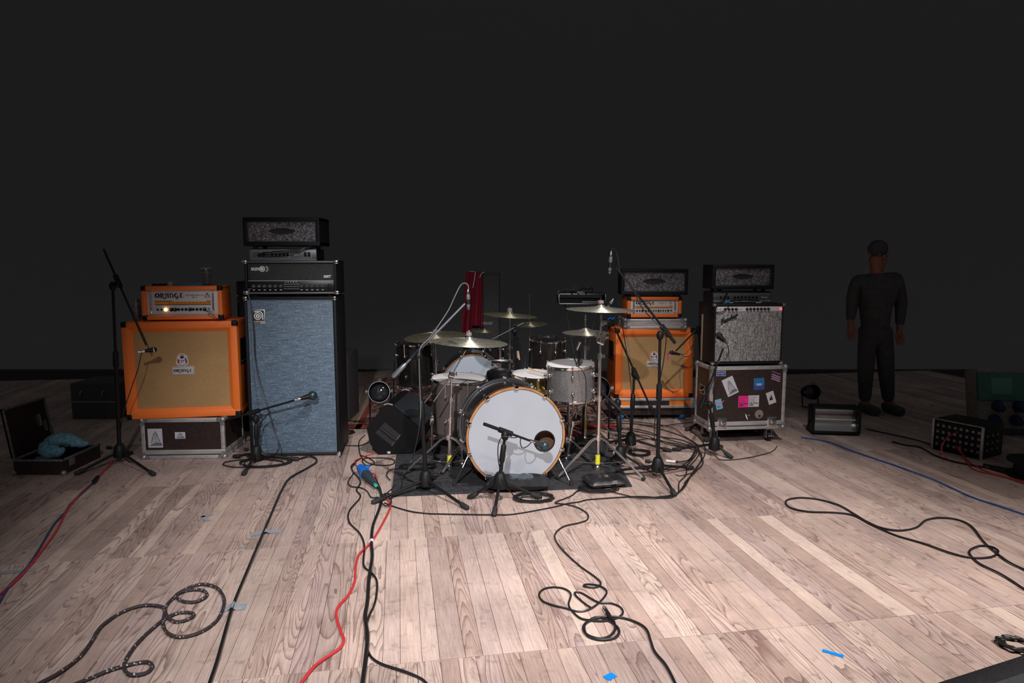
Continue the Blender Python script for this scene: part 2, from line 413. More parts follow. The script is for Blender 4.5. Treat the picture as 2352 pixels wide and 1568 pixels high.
def braid_material():
    m = mat('braided_jacket', (0.03, 0.02, 0.02), 0.7); t = NT(m)
    geo = t.n('ShaderNodeNewGeometry')
    vo = t.n('ShaderNodeTexVoronoi'); vo.inputs['Scale'].default_value = 75; t.l(geo.outputs['Position'], vo.inputs['Vector'])
    t.l(t.ramp(vo.outputs['Distance'], [(0.16, (0.42, 0.44, 0.42)), (0.26, (0.03, 0.02, 0.022))]), t.b.inputs['Base Color'])
    return m
braid = braid_material()
def rug_material():
    m = mat('persian_rug_wool', (0.2, 0.05, 0.03), 0.95); t = NT(m); v = t.coord()
    vo = t.n('ShaderNodeTexVoronoi'); vo.inputs['Scale'].default_value = 34; t.l(v, vo.inputs['Vector'])
    sep = t.n('ShaderNodeSeparateColor'); t.l(vo.outputs['Color'], sep.inputs[0])
    c = t.ramp(sep.outputs[0], [(0.0, (0.10, 0.02, 0.015)), (0.3, (0.24, 0.13, 0.09)), (0.5, (0.36, 0.28, 0.22)), (0.7, (0.05, 0.06, 0.08)), (0.9, (0.30, 0.05, 0.03))])
    c.node.color_ramp.interpolation = 'CONSTANT'
    t.l(c, t.b.inputs['Base Color']); t.bump(t.noise(v, 300, 2), 0.5, 0.002); return m
rug_mat = rug_material()
rug_red = noisy('rug_red_border', (0.16, 0.022, 0.014), (0.24, 0.036, 0.022), 60, 0.95, 0.4, 0.002)
rug_tan = noisy('rug_tan_border', (0.22, 0.15, 0.11), (0.33, 0.24, 0.18), 50, 0.95, 0.4, 0.002)
joint_gap = mat('dark_joint', (0.03, 0.02, 0.018), 0.9)  # dark base colour seen through the plank joints
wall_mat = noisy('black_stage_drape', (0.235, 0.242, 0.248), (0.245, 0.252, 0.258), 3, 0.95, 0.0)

# ================================================================== THE SETTING
wb = MB().box(-24, 24, 0, 0.1, -3, 13)
wall_back = obj('wall_back', wb, wall_mat, loc=(0, 14.0, 0), smooth=None); wall_back['kind'] = 'structure'
tb = MB().rbox(-12, 12, 0, 0.03, -0.30, 0.012, 0.003)
baseboard = obj('trim_1', tb, noisy('scuffed_skirting', (0.05, 0.04, 0.04), (0.10, 0.085, 0.08), 9, 0.6, 0.1), loc=(0, 9.05, 0)); baseboard['kind'] = 'structure'

fl = MB().box(-12, 12, -3, 9.05, -0.30, -0.012)
floor = obj('floor', fl, joint_gap, smooth=None); floor['kind'] = 'structure'
YAW = R(9.46)
U = Vector((-math.sin(YAW), math.cos(YAW), 0)); V = Vector((math.cos(YAW), math.sin(YAW), 0))
g1 = G(704.6, 1252); g2 = G(605, 1552); g3 = G(1513.4, 1213.8)
ROW = (g1 - g2).dot(U)
PAN = (g3 - g1).dot(V)
NPL = 24; PW = PAN / NPL
pl = MB(); gp = 0.0008
pl.add([(0+gp, 0+gp, -0.012), (PW-gp, 0+gp, -0.012), (PW-gp, ROW-0.0022, -0.012), (0+gp, ROW-0.0022, -0.012),
        (0+gp, 0+gp, -0.0006), (PW-gp, 0+gp, -0.0006), (PW-gp, ROW-0.0022, -0.0006), (0+gp, ROW-0.0022, -0.0006),
        (2*gp, 2*gp, 0), (PW-2*gp, 2*gp, 0), (PW-2*gp, ROW-0.0035, 0), (2*gp, ROW-0.0035, 0)],
       [(0, 1, 5, 4), (1, 2, 6, 5), (2, 3, 7, 6), (3, 0, 4, 7), (4, 5, 9, 8), (5, 6, 10, 9), (6, 7, 11, 10), (7, 4, 8, 11), (8, 9, 10, 11)])
plank_me = mesh_of('plank', pl, plank_mat, None)
def seen(p):
    v = p - Vector((0, 0, CH)); d = v.y*CT - v.z*ST
    if d < 0.3: return None
    x = 1176 + F*v.x/d; y = 784 - F*(v.z*CT + v.y*ST)/d
    return (x, y, d)
cands = []; PANEL = {}
for i in range(-3, 9):
    for j in range(-90, 110):
        n_, k_ = j // NPL, j % NPL
        if (i, n_) not in PANEL:
            q_ = random.Random(i*101+n_*17+5); ws_ = [q_.choice((0.82, 0.95, 1.0, 1.0, 1.08, 1.2)) for _ in range(NPL)]; tot = sum(ws_)
            ws_ = [w*PAN/tot for w in ws_]; acc = [sum(ws_[:t]) for t in range(NPL)]; PANEL[(i, n_)] = (ws_, acc, q_.uniform(0.84, 1.0))
        ws_, acc, tone_ = PANEL[(i, n_)]
        o = g1 + U*(i*ROW) + V*(n_*PAN + acc[k_])
        c = o + U*ROW/2 + V*PW/2
        if (o + U*ROW + V*PW).y > 9.05 or (o + U*ROW).y > 9.05 or abs(c.x) > 9.5 or c.y < -0.5: continue
        pts = [seen(o + U*a*ROW + V*b*PW) for a in (0, 0.5, 1) for b in (0, 1)]
        vis = any(q and -20 < q[0] < 2372 and q[1] < 1590 for q in pts)
        cands.append((0 if vis else 1, (c - Vector((0, 0, CH))).length, i, j, o))
cands.sort(key=lambda t: (t[0], t[1]))
TOTAL_YAW = YAW
for k, (a, d, i, j, o) in enumerate(cands[:300]):
    ws_, acc, tone_ = PANEL[(i, j // NPL)]
    b = bpy.data.objects.new('plank', plank_me); COL.objects.link(b); b.parent = floor
    dz = ((j // NPL)*7 + i*3) % 3 * 0.0007 + ((j*13 + i*7) % 5)*0.00012
    b.location = o + Vector((0, 0, -dz)); b.rotation_euler = (0, 0, YAW); b.scale = (ws_[j % NPL]/PW, 1, 1); b.color = (tone_, tone_*0.985, tone_*0.97, 1)
far = MB(); tints = []
pr = random.Random(3)
for a, d, i, j, o in cands[300:]:
    t = pr.random(); z = -pr.random()*0.0008 - (((j // NPL)*7 + i*3) % 3)*0.0007
    base = o - g1
    x0 = base.dot(V); y0 = base.dot(U)
    n0 = len(far.f)
    sxx = PANEL[(i, j // NPL)][0][j % NPL]/PW
    far.add([(v.x*sxx + x0, v.y + y0, v.z + z) for v in pl.v], pl.f); tints += [t]*(len(far.f)-n0)
fme = mesh_of('planks_far', far, plank_mat, None)
at_ = fme.attributes.new('tint', 'FLOAT', 'FACE')
for q, t in enumerate(tints[:len(at_.data)]): at_.data[q].value = t
fo = bpy.data.objects.new('distant_planks', fme); COL.objects.link(fo); fo.parent = floor
fo.location = g1; fo.rotation_euler = (0, 0, YAW); fo['kind'] = 'stuff'

# ================================================================== BUILDERS FOR AMPLIFIERS AND CASES
def orient(px0, px1, Y, z, yaw_deg):
    """front bottom centre from its left and right pixel at depth Y"""
    xa = XP(px0, Y, z); xb = XP(px1, Y, z)
    return Vector(((xa+xb)/2, Y, z)), (xb-xa)/math.cos(R(yaw_deg))

def frame_mb(w, h, d, rail, rec, b=0.006):
    """open-fronted cabinet: four walls standing proud round a recessed front; origin at the front bottom centre"""
    m = MB()
    m.rbox(-w/2, w/2, 0, d, 0, rail, b); m.rbox(-w/2, w/2, 0, d, h-rail, h, b)
    m.rbox(-w/2, -w/2+rail, 0.0008, d-0.001, 0.001, h-0.001, b); m.rbox(w/2-rail, w/2, 0.0008, d-0.001, 0.001, h-0.001, b)
    m.box(-w/2+rail*0.8, w/2-rail*0.8, rec+0.012, d-0.004, rail*0.8, h-rail*0.8)
    return m
def corner_caps(parent, w, h, d, s, mt, name='corner', which=None, y=0.0):
    for i, (sx, sz) in enumerate(((-1, 0), (1, 0), (-1, 1), (1, 1))):
        if which and i not in which: continue
        m = MB(); x = sx*w/2; z = h if sz else 0
        zz = (z-s, z+0.003) if sz else (z-0.003, z+s)
        xx = (x-s, x+0.003) if sx > 0 else (x-0.003, x+s)
        m.rbox(xx[0], xx[1], y-0.003, y+s*0.9, zz[0], zz[1], s*0.28, seg=3)
        obj(name, m, mt, parent)

def psychedelic_word(W, x0, z0, y, th=0.0012):
    """the word ORANGE in swash capitals, drawn with a broad brush; W = full width"""
    m = MB(); u = W/6.05; H = u*1.05
    def S(pts, w): m.ribbon([(x0 + a*u, z0 + b*u) for a, b in pts], [q*u for q in w] if isinstance(w, list) else w*u, y, th)
    # O
    n = 22; pts = []; ws = []
    for k in range(n+1):
        a = R(90 + 360*k/n); pts.append((0.52+0.36*math.cos(a), 0.50+0.40*math.sin(a))); ws.append(0.16 + 0.20*abs(math.cos(a)))
    S(pts, ws)
    # R with a long tail
    S([(1.27, 1.0), (1.27, 0.0)], 0.26); S([(1.08, 0.98), (1.34, 0.98)], 0.10); S([(1.08, 0.04), (1.46, 0.04)], 0.10)
    S(arc(1.42, 0.72, 0.30, 0.23, 95, -90), [0.10+0.16*math.sin(PI*i/14) for i in range(15)])
    S([(1.45, 0.50), (1.62, 0.30), (1.74, 0.05), (1.90, -0.18), (2.12, -0.22)], [0.14, 0.24, 0.24, 0.16, 0.10]); S(arc(2.13, -0.15, 0.08, 0.08, -90, 200), 0.12)
    # A
    S([(2.10, 0.04), (2.48, 0.04)], 0.09); S([(2.26, 0.0), (2.30, 0.60), (2.44, 1.0)], [0.16, 0.14, 0.12]); S([(2.38, 0.98), (2.80, 0.98)], 0.12)
    S([(2.74, 1.0), (2.74, 0.0)], 0.25); S([(2.62, 0.04), (2.96, 0.04)], 0.09); S([(2.26, 0.48), (2.7, 0.48)], 0.10); S(arc(2.14, 0.82, 0.13, 0.13, 0, 300), 0.10)
    # n
    S([(3.18, 1.0), (3.18, 0.0)], 0.24); S([(3.04, 0.97), (3.22, 0.97)], 0.10); S([(3.04, 0.04), (3.36, 0.04)], 0.09)
    S(arc(3.46, 0.62, 0.26, 0.36, 165, 0), [0.10+0.12*i/14 for i in range(15)]); S([(3.73, 0.66), (3.73, 0.0)], 0.25); S([(3.62, 0.04), (3.92, 0.04)], 0.09)
    # G with a hook
    S(arc(4.48, 0.52, 0.34, 0.42, 50, 300), [0.12+0.18*math.sin(PI*i/14) for i in range(15)])
    S([(4.52, 0.42), (4.86, 0.42)], 0.09); S([(4.74, 0.44), (4.76, 0.05), (4.70, -0.20), (4.50, -0.30)], [0.24, 0.24, 0.20, 0.12]); S(arc(4.44, -0.22, 0.08, 0.08, -90, 180), 0.12)
    # E
    S([(5.34, 1.0), (5.34, 0.0)], 0.27); S([(5.14, 0.97), (5.78, 0.97)], 0.11); S([(5.14, 0.04), (5.84, 0.04)], 0.11); S([(5.4, 0.52), (5.66, 0.52)], 0.10)
    S([(5.76, 1.0), (5.82, 0.78)], 0.07); S([(5.82, 0.02), (5.90, 0.26)], 0.07)
    return m

def crest(parent, cx, cz, s, y, name='crest_badge', label='small black, red and white crest badge', plate=False):
    """a shield between two supporters under a crest, on a white cut-out"""
    m = MB(); 
    if plate: m.prism([(cx-0.42*s, cz-0.52*s), (cx+0.42*s, cz-0.52*s), (cx+0.42*s, cz+0.52*s), (cx-0.42*s, cz+0.52*s)], y-0.0006, y+0.002)
    else:
        pts = [(-.22, .5), (.2, .5), (.24, .36), (.36, .34), (.40, .1), (.46, -.2), (.40, -.36), (.2, -.48), (-.2, -.48), (-.42, -.36), (-.46, -.16), (-.38, .1), (-.34, .34), (-.22, .36)]
        m.prism([(cx+a*s, cz+b*s) for a, b in pts][::-1], y-0.0006, y+0.002)
    b = obj(name, m, white_plate, parent, label=label, smooth=None)
    def blob(pts, mt, nm):
        q = MB(); q.prism([(cx+a*s, cz+c*s) for a, c in pts][::-1], y-0.0012, y-0.0006); obj(nm, q, mt, b, smooth=None)
    el = lambda x, z, rx, rz, n=10: [(x+rx*math.cos(2*PI*k/n), z+rz*math.sin(2*PI*k/n)) for k in range(n)]
    blob(el(0, .22, .15, .11), ink, 'crest_helm'); blob(el(0, .24, .06, .06), red_ink, 'crest_crown')
    blob([(-.16, .43), (.17, .43), (.17, .37), (-.16, .37)], red_ink, 'crest_ribbon')
    blob([(-.30, .08), (-.20, .06), (-.19, -.22), (-.26, -.28), (-.34, -.2), (-.36, -.02)], red_ink, 'supporter')
    blob([(.19, .2), (.30, .12), (.36, -.1), (.36, -.28), (.24, -.24), (.2, 0)], purple_ink, 'supporter')
    blob([(-.15, .0), (.15, .0), (.14, -.06), (-.13, -.05)], navy_ink, 'shield_bar'); blob(el(-.06, -.16, .05, .05), ink, 'shield_mark'); blob(el(.08, -.12, .05, .03), red_ink, 'shield_mark')
    blob([(-.3, -.30), (0, -.42), (.3, -.30), (.3, -.34), (0, -.46), (-.3, -.34)], ink, 'motto_ribbon')
    return b

def knob(parent, x, z, r, y, mt, pointer=white_ink, ln=0.012, name='knob', n=14):
    m = MB().lathe([(r*1.12, 0), (r*1.1, ln*0.3), (r*0.86, ln*0.45), (r*0.8, ln), (0, ln)], n, Matrix.Translation((x, y, z)) @ Matrix.Rotation(PI/2, 4, 'X'))
    k = obj(name, m, mt, parent)
    if pointer:
        p = MB().box(x-r*0.12, x+r*0.12, y-ln-0.0006, y-ln, z+r*0.1, z+r*0.75); obj('pointer', p, pointer, k, smooth=None)
    return k

def orange_head(name, label, loc, yaw, w, h, d, lit, group=None, shadow_feet=True):
    t = thing(name, label, 'amplifier', loc, R(yaw), group)
    f = 0.010
    for sx in (-1, 1):
        for y in (0.05, d-0.05):
            obj('foot', MB().lathe([(0.015, 0), (0.018, f+0.001), (0, f+0.001)], 12, Matrix.Translation((sx*(w/2-0.05), y, 0))), rubber, t)
    r = MB(); m = frame_mb(w, h-f, d, 0.030, 0.022); m.v = [v + Vector((0, 0, f)) for v in m.v]; obj('cabinet', m, orange_tolex, t)
    iw = w-0.06; ih = h-f-0.06; z0 = f+0.03; y = 0.020
    fp = MB().rbox(-iw/2, iw/2, y, y+0.014, z0, z0+ih, 0.002); obj('faceplate', fp, white_plate, t)
    # bevel line frame
    fl_ = MB()
    for a, b, c, e in ((-iw/2+.004, iw/2-.004, z0+ih-.010, z0+ih-.007), (-iw/2+.004, iw/2-.004, z0+.007, z0+.010)): fl_.box(a, b, y-0.0006, y, c, e)
    obj('border_line', fl_, grey_ink, t, smooth=None)
    obj('logo', psychedelic_word(iw*0.405, -iw*0.385, z0+ih*0.70, y-0.0002), ink, t, smooth=None, label='black swash lettering')
    obj('model_name', text_mb('ROCKERVERB 100\nMK II', ih*0.085, iw*0.165, z0+ih*0.765, y-0.0005, 0.0, align_x='CENTER', sx=1.0), ink, t, smooth=None)
    crest(t, iw*0.345, z0+ih*0.775, ih*0.27, y, plate=True, label='small crest badge in a thin square')
    s = MB().box(-iw*0.39, iw*0.39, y-0.0008, y, z0+ih*0.445, z0+ih*0.55); sb = obj('control_stripe', s, stripe_orange, t, label='orange printed stripe', smooth=None)
    k = MB(); k.box(-iw*0.39, -iw*0.145, y-0.0008, y, z0+ih*0.55, z0+ih*0.575); k.box(iw*0.33, iw*0.39, y-0.0008, y, z0+ih*0.55, z0+ih*0.575); k.box(-iw*0.39, iw*0.39, y-0.0008, y, z0+ih*0.415, z0+ih*0.445)
    for q in range(11): k.box(iw*(-0.2+q*0.055), iw*(-0.2+q*0.055)+iw*0.03, y-0.0014, y-0.0008, z0+ih*0.488, z0+ih*0.505)
    obj('printed_marks', k, ink, t, smooth=None)
    big = {0, 1, 5, 9}
    for q in range(10):
        x = iw*(-0.168+q*0.0515); x += iw*0.004 if q in big else 0
        knob(t, x, z0+ih*0.235, ih*(0.068 if q in big else 0.05), y, black_plastic, None if q not in big else white_ink, 0.014)
    for q in range(2):
        m = MB().lathe([(0.008, 0), (0.008, 0.004), (0.003, 0.006), (0.003, 0.014), (0, 0.014)], 10, Matrix.Translation((iw*(-0.355+q*0.055), y, z0+ih*0.235)) @ Matrix.Rotation(PI/2, 4, 'X')); obj('toggle_switch', m, black_plastic if q else black_metal, t)
    m = MB().lathe([(0.011, 0), (0.011, 0.006), (0.007, 0.010), (0, 0.011)], 14, Matrix.Translation((iw*(-0.245), y, z0+ih*0.235)) @ Matrix.Rotation(PI/2, 4, 'X'))
    obj('pilot_lamp', m, lamp_amber if lit else dark_glass, t, label='glowing amber pilot lamp' if lit else None)
    m = MB().lathe([(0.009, 0), (0.009, 0.004), (0.004, 0.004), (0.004, 0.001), (0, 0.001)], 12, Matrix.Translation((iw*0.362, y, z0+ih*0.25)) @ Matrix.Rotation(PI/2, 4, 'X')); obj('input_jack', m, chrome, t)
    for sx in (-1, 1):
        x = sx*iw*0.432
        m = MB().tube(spline([(x, y, z0+ih*0.06), (x, y-0.016, z0+ih*0.10), (x, y-0.02, z0+ih*0.5), (x, y-0.016, z0+ih*0.9), (x, y, z0+ih*0.94)], 4), 0.0052, 8); obj('bar_handle', m, chrome, t)
    corner_caps(t, w, h-f, d, 0.036, black_plastic); 
    for ch in [c for c in t.children if c.name.startswith('corner')]: ch.location.z = f
    return t

def orange_cab(name, label, loc, yaw, w, h, d, recess_side, group=None):
    t = thing(name, label, 'speaker', loc, R(yaw), group)
    obj('cabinet', frame_mb(w, h, d, 0.052, 0.03, 0.008), orange_tolex, t)
    # bevelled inner lip
    rl = 0.052; a = 0.030
    lip = MB()
    x0, x1, z0, z1 = -w/2+rl-0.002, w/2-rl+0.002, rl-0.002, h-rl+0.002
    o_ = [(x0, 0.004, z0), (x1, 0.004, z0), (x1, 0.004, z1), (x0, 0.004, z1)]
    i_ = [(x0+a*.75, 0.022, z0+a*.75), (x1-a*.75, 0.022, z0+a*.75), (x1-a*.75, 0.022, z1-a*.75), (x0+a*.75, 0.022, z1-a*.75)]
    bk = [(x, 0.03, z) for x, y, z in i_]
    lip.add(o_ + i_ + bk, [(0, 1, 5, 4), (1, 2, 6, 5), (2, 3, 7, 6), (3, 0, 4, 7), (4, 5, 9, 8), (5, 6, 10, 9), (6, 7, 11, 10), (7, 4, 8, 11)])
    obj('grille_frame', lip, orange_tolex, t, smooth=None)
    gx0, gx1, gz0, gz1 = x0+a*.7, x1-a*.7, z0+a*.7, z1-a*.7
    n = 8; m = MB(); vs = []
    for j in range(n+1):
        for i in range(n+1):
            u, v = i/n, j/n; vs.append((gx0+(gx1-gx0)*u, 0.026 - 0.004*math.sin(PI*u)*math.sin(PI*v), gz0+(gz1-gz0)*v))
    m.add(vs, [(j*(n+1)+i, j*(n+1)+i+1, (j+1)*(n+1)+i+1, (j+1)*(n+1)+i) for j in range(n) for i in range(n)])
    obj('grille_cloth', m, cane, t, label='tan woven grille cloth')
    crest(t, 0.0, h*0.60, h*0.135, 0.0215)
    pw = w*0.19; ph = pw*0.40; pz = h*0.49; px = 0.004
    pm = MB().rbox(px-pw/2, px+pw/2, 0.018, 0.0225, pz-ph/2, pz+ph/2, 0.0012)
    np_ = obj('name_plate', pm, white_plate, t, label='white plate with black swash lettering')
    q = MB(); e = 0.0045; b_ = 0.0016
    for xa, xb, za, zb in ((-pw/2+e, pw/2-e, ph/2-e-b_, ph/2-e), (-pw/2+e, pw/2-e, -ph/2+e, -ph/2+e+b_), (-pw/2+e, -pw/2+e+b_, -ph/2+e, ph/2-e), (pw/2-e-b_, pw/2-e, -ph/2+e, ph/2-e)): q.box(px+xa, px+xb, 0.0174, 0.018, pz+za, pz+zb)
    obj('plate_border', q, ink, np_, smooth=None)
    obj('lettering', psychedelic_word(pw*0.86, px-pw*0.43, pz-ph*0.16, 0.0178), ink, np_, smooth=None)
    corner_caps(t, w, h, d, 0.042, black_plastic)
    sx = recess_side
    m = MB(); x = sx*w/2
    m.rbox(x-0.003, x+0.004, d*0.22, d*0.80, h*0.52, h*0.80, 0.002); hs = obj('side_handle', m, black_plastic, t, label='black recessed side handle')
    m = MB().tube([(x+sx*0.008, d*0.26, h*0.56), (x+sx*0.010, d*0.76, h*0.56)], 0.007, 8); obj('grip', m, rubber, hs)
    return t

def rail_mb(m, a, b, s):
    """square-edged aluminium angle along an edge a->b (axis aligned), s = face width"""
    x0, x1 = sorted((a[0], b[0])); y0, y1 = sorted((a[1], b[1])); z0, z1 = sorted((a[2], b[2]))
    return m
def flight_case(name, label, cat, loc, yaw, w, h, d, z_off=0.0, face=None, split=0.23, rail=0.028, group=None, ball=True):
    """origin front bottom centre at floor; body starts at z_off"""
    face = face or brown_board
    t = thing(name, label, cat, loc, R(yaw), group)
    z0 = z_off; z1 = z_off + h
    obj('panel_body', MB().box(-w/2+0.004, w/2-0.004, 0.004, d-0.004, z0+0.004, z1-0.004), face, t, smooth=None)
    def rail_obj(x0, x1, y0, y1, za, zb): obj('edge_rail', MB().rbox(x0, x1, y0, y1, za, zb, 0.003), alu, t)
    for z, up in ((z0, 1), (z1, -1)):
        za, zb = sorted((z, z+up*rail))
        for y in (0, d): ya, yb = (0, 0.012) if y == 0 else (d-0.012, d); rail_obj(-w/2, w/2, ya, yb, za, zb)
        for sx in (-1, 1):
            xa, xb = sorted((sx*w/2, sx*(w/2-0.012))); rail_obj(xa, xb, 0.001, d-0.001, za, zb)
            xa, xb = sorted((sx*w/2, sx*(w/2-rail)))
            zz = (z-0.001, z+0.009) if up > 0 else (z-0.009, z+0.001)
    for z in (z1,):
        for sx in (-1, 1): xa, xb = sorted((sx*(w/2-0.001), sx*(w/2-rail))); rail_obj(xa, xb, 0.002, d-0.002, z-0.008, z+0.001)
        rail_obj(-w/2+0.002, w/2-0.002, 0.001, rail, z-0.008, z+0.001)
    for sx in (-1, 1):
        for y in (0, 1):
            xa, xb = sorted((sx*w/2, sx*(w/2-rail))); ya, yb = (-0.0005, 0.012) if y == 0 else (d-0.012, d+0.0005)
            rail_obj(xa, xb, ya, yb, z0+0.001, z1-0.001)
        xa, xb = sorted((sx*(w/2+0.0005), sx*(w/2-0.012)))
        rail_obj(xa, xb, 0, rail, z0+0.001, z1-0.001); rail_obj(xa, xb, d-rail, d, z0+0.001, z1-0.001)
    if split:
        zs = z0 + rail*1.05
        m = MB().rbox(-w/2, w/2, -0.001, 0.012, zs+0.004, zs+rail*1.35, 0.003); obj('lid_rail', m, alu, t)
        m = MB().box(-w/2+0.001, w/2-0.001, 0.000, 0.01, zs-0.003, zs+0.005); obj('lid_joint', m, ink, t, smooth=None)
        for sx in (-1, 1):
            xa, xb = sorted((sx*(w/2+0.001), sx*(w/2-0.012))); obj('lid_rail', MB().rbox(xa, xb, 0, d, zs+0.004, zs+rail*1.35, 0.003), alu, t)
    riv = MB()
    for q in range(7):
        x = -w/2+0.05+q*(w-0.1)/6
        for z in (z0+rail/2, z1-rail/2): riv.lathe([(0.0036, 0), (0.003, 0.0016), (0, 0.002)], 6, Matrix.Translation((x, -0.0002, z)) @ Matrix.Rotation(PI/2, 4, 'X'))
    obj('rivets', riv, alu_dark, t)['kind'] = 'stuff'
    if ball:
        for sx in (-1, 1):
            for y in (0, d):
                for z in (z0, z1):
                    m = MB().sphere((sx*(w/2-0.009), y+(0.009 if y == 0 else -0.009), z+(0.011 if z == z0 else -0.011)), 0.0235, 14)
                    for dx, dz in ((1, 0), (0, 1)):
                        xc = sx*(w/2-0.012-0.026*dx); zc = z+(0.012+0.026*dz if z == z0 else -0.012-0.026*dz)
                        m.lathe([(0.017, 0), (0.016, 0.004), (0, 0.005)], 10, Matrix.Translation((xc, 0.0 if y == 0 else d, zc)) @ Matrix.Rotation(PI/2 if y == 0 else -PI/2, 4, 'X'))
                    obj('ball_corner', m, alu_dark, t)
    return t
def latch(parent, x, z, s, y=0.0):
    m = MB().rbox(x-s, x+s, y-0.006, y+0.004, z-s*1.05, z+s*1.05, 0.004); f = obj('butterfly_latch', m, chrome, parent, label='recessed metal butterfly latch')
    obj('dish', MB().rbox(x-s*.74, x+s*.74, y-0.0075, y-0.002, z-s*.78, z+s*.78, 0.003), grey_metal, f)
    m = MB().lathe([(s*.34, 0), (s*.34, .004), (s*.2, .007), (0, .008)], 14, Matrix.Translation((x, y-0.0075, z)) @ Matrix.Rotation(PI/2, 4, 'X')); m.box(x-s*.5, x+s*.5, y-0.013, y-0.008, z-s*.07, z+s*.07); obj('wing', m, chrome, f)
def side_handle(parent, sx, w, d, z, s, yc=None):
    x = sx*w/2; yc = yc if yc is not None else d/2
    m = MB().rbox(x-0.003, x+0.003, yc-s, yc+s, z-s*.75, z+s*.75, 0.0025); f = obj('case_handle', m, alu_dark, parent, label='sprung metal side handle')
    obj('dish', MB().rbox(x+sx*0.001-0.003, x+sx*0.001+0.003, yc-s*.72, yc+s*.72, z-s*.5, z+s*.5, 0.002), black_plastic, f)
    m = MB().tube(spline([(x+sx*0.004, yc-s*.6, z+s*.25), (x+sx*0.010, yc-s*.5, z-s*.1), (x+sx*0.010, yc+s*.5, z-s*.1), (x+sx*0.004, yc+s*.6, z+s*.25)], 4), s*0.09, 8); obj('grip', m, chrome, f)
def caster(parent, x, y, ztop, r, wheel_mat, brake=True):
    rt = obj('caster', MB().rbox(x-r*.9, x+r*.9, y-r*.9, y+r*.9, ztop-0.006, ztop, 0.002), alu_dark, parent)
    m = MB()
    for sx in (-1, 1): m.rbox(x+sx*r*.55-0.003, x+sx*r*.55+0.003, y-r*.5, y+r*.7, r*.7, ztop-0.004, 0.002)
    m.rbox(x-r*.6, x+r*.6, y-r*.5, y+r*.7, ztop-0.022, ztop-0.005, 0.003); obj('fork', m, alu_dark, rt)
    M = Matrix.Translation((x-r*.38, y+r*.1, r)) @ Matrix.Rotation(PI/2, 4, 'Y')
    obj('wheel', MB().lathe([(r*.45, 0), (r*.9, 0), (r, r*.12), (r, r*.64), (r*.9, r*.76), (r*.45, r*.76)], 24, M), wheel_mat, rt)
    obj('wheel_hub', MB().lathe([(0, -0.001), (r*.5, -0.001), (r*.5, r*.77), (0, r*.77)], 16, M), alu_dark, rt)
    if brake:
        m = MB().rbox(x-r*.62, x+r*.62, y-r*1.5, y-r*.5, r*1.2, r*1.5, 0.004); obj('brake_pedal', m, chrome, rt)

def glitter_head(name, label, loc, yaw, w, h, d, group):
    t = thing(name, label, 'amplifier', loc, R(yaw), group)
    f = 0.018
    for sx in (-1, 1):
        for y in (0.04, d-0.04): obj('foot', MB().lathe([(0.014, 0), (0.02, f+0.001), (0, f+0.001)], 12, Matrix.Translation((sx*(w/2-0.075), y, 0))), rubber, t)
    m = frame_mb(w, h-f, d, 0.030, 0.03); m.v = [v+Vector((0, 0, f)) for v in m.v]; obj('cabinet', m, black_tolex, t)
    x0, x1, z0, z1 = -w/2+0.032, w/2-0.032, f+0.034, h-0.034
    for a, b, c, e in ((x0, x1, z0-.003, z0), (x0, x1, z1, z1+.003), (x0-.003, x0, z0, z1), (x1, x1+.003, z0, z1)): obj('piping', MB().rbox(a, b, 0.006, 0.012, c, e, 0.001), grey_piping, t)
    obj('grille', MB().box(x0, x1, 0.020, 0.034, z0, z1), glitter, t, smooth=None, label='glitter grille panel')
    zc = (z0+z1)/2+0.004; rw, rh = (x1-x0)*0.20, (z1-z0)*0.17
    pts = [(rw*math.cos(a)*1.0, rh*math.sin(a)*(0.55+0.45*abs(math.sin(a)))) for a in [2*PI*k/28 for k in range(28)]]
    vs = [(x, 0.0195, zc+z) for x, z in pts] + [(x*.86, 0.019, zc+z*.8) for x, z in pts] + [(x*.82, 0.0196, zc+z*.74) for x, z in pts]
    m = MB().add(vs, [(k, (k+1) % 28, (k+1) % 28+28, k+28) for k in range(28)] + [(k+28, (k+1) % 28+28, (k+1) % 28+56, k+56) for k in range(28)] + [tuple(56+k for k in range(28))])
    obj('logo_plate', m, ink, t, label='black oval logo cut-out')
    return t

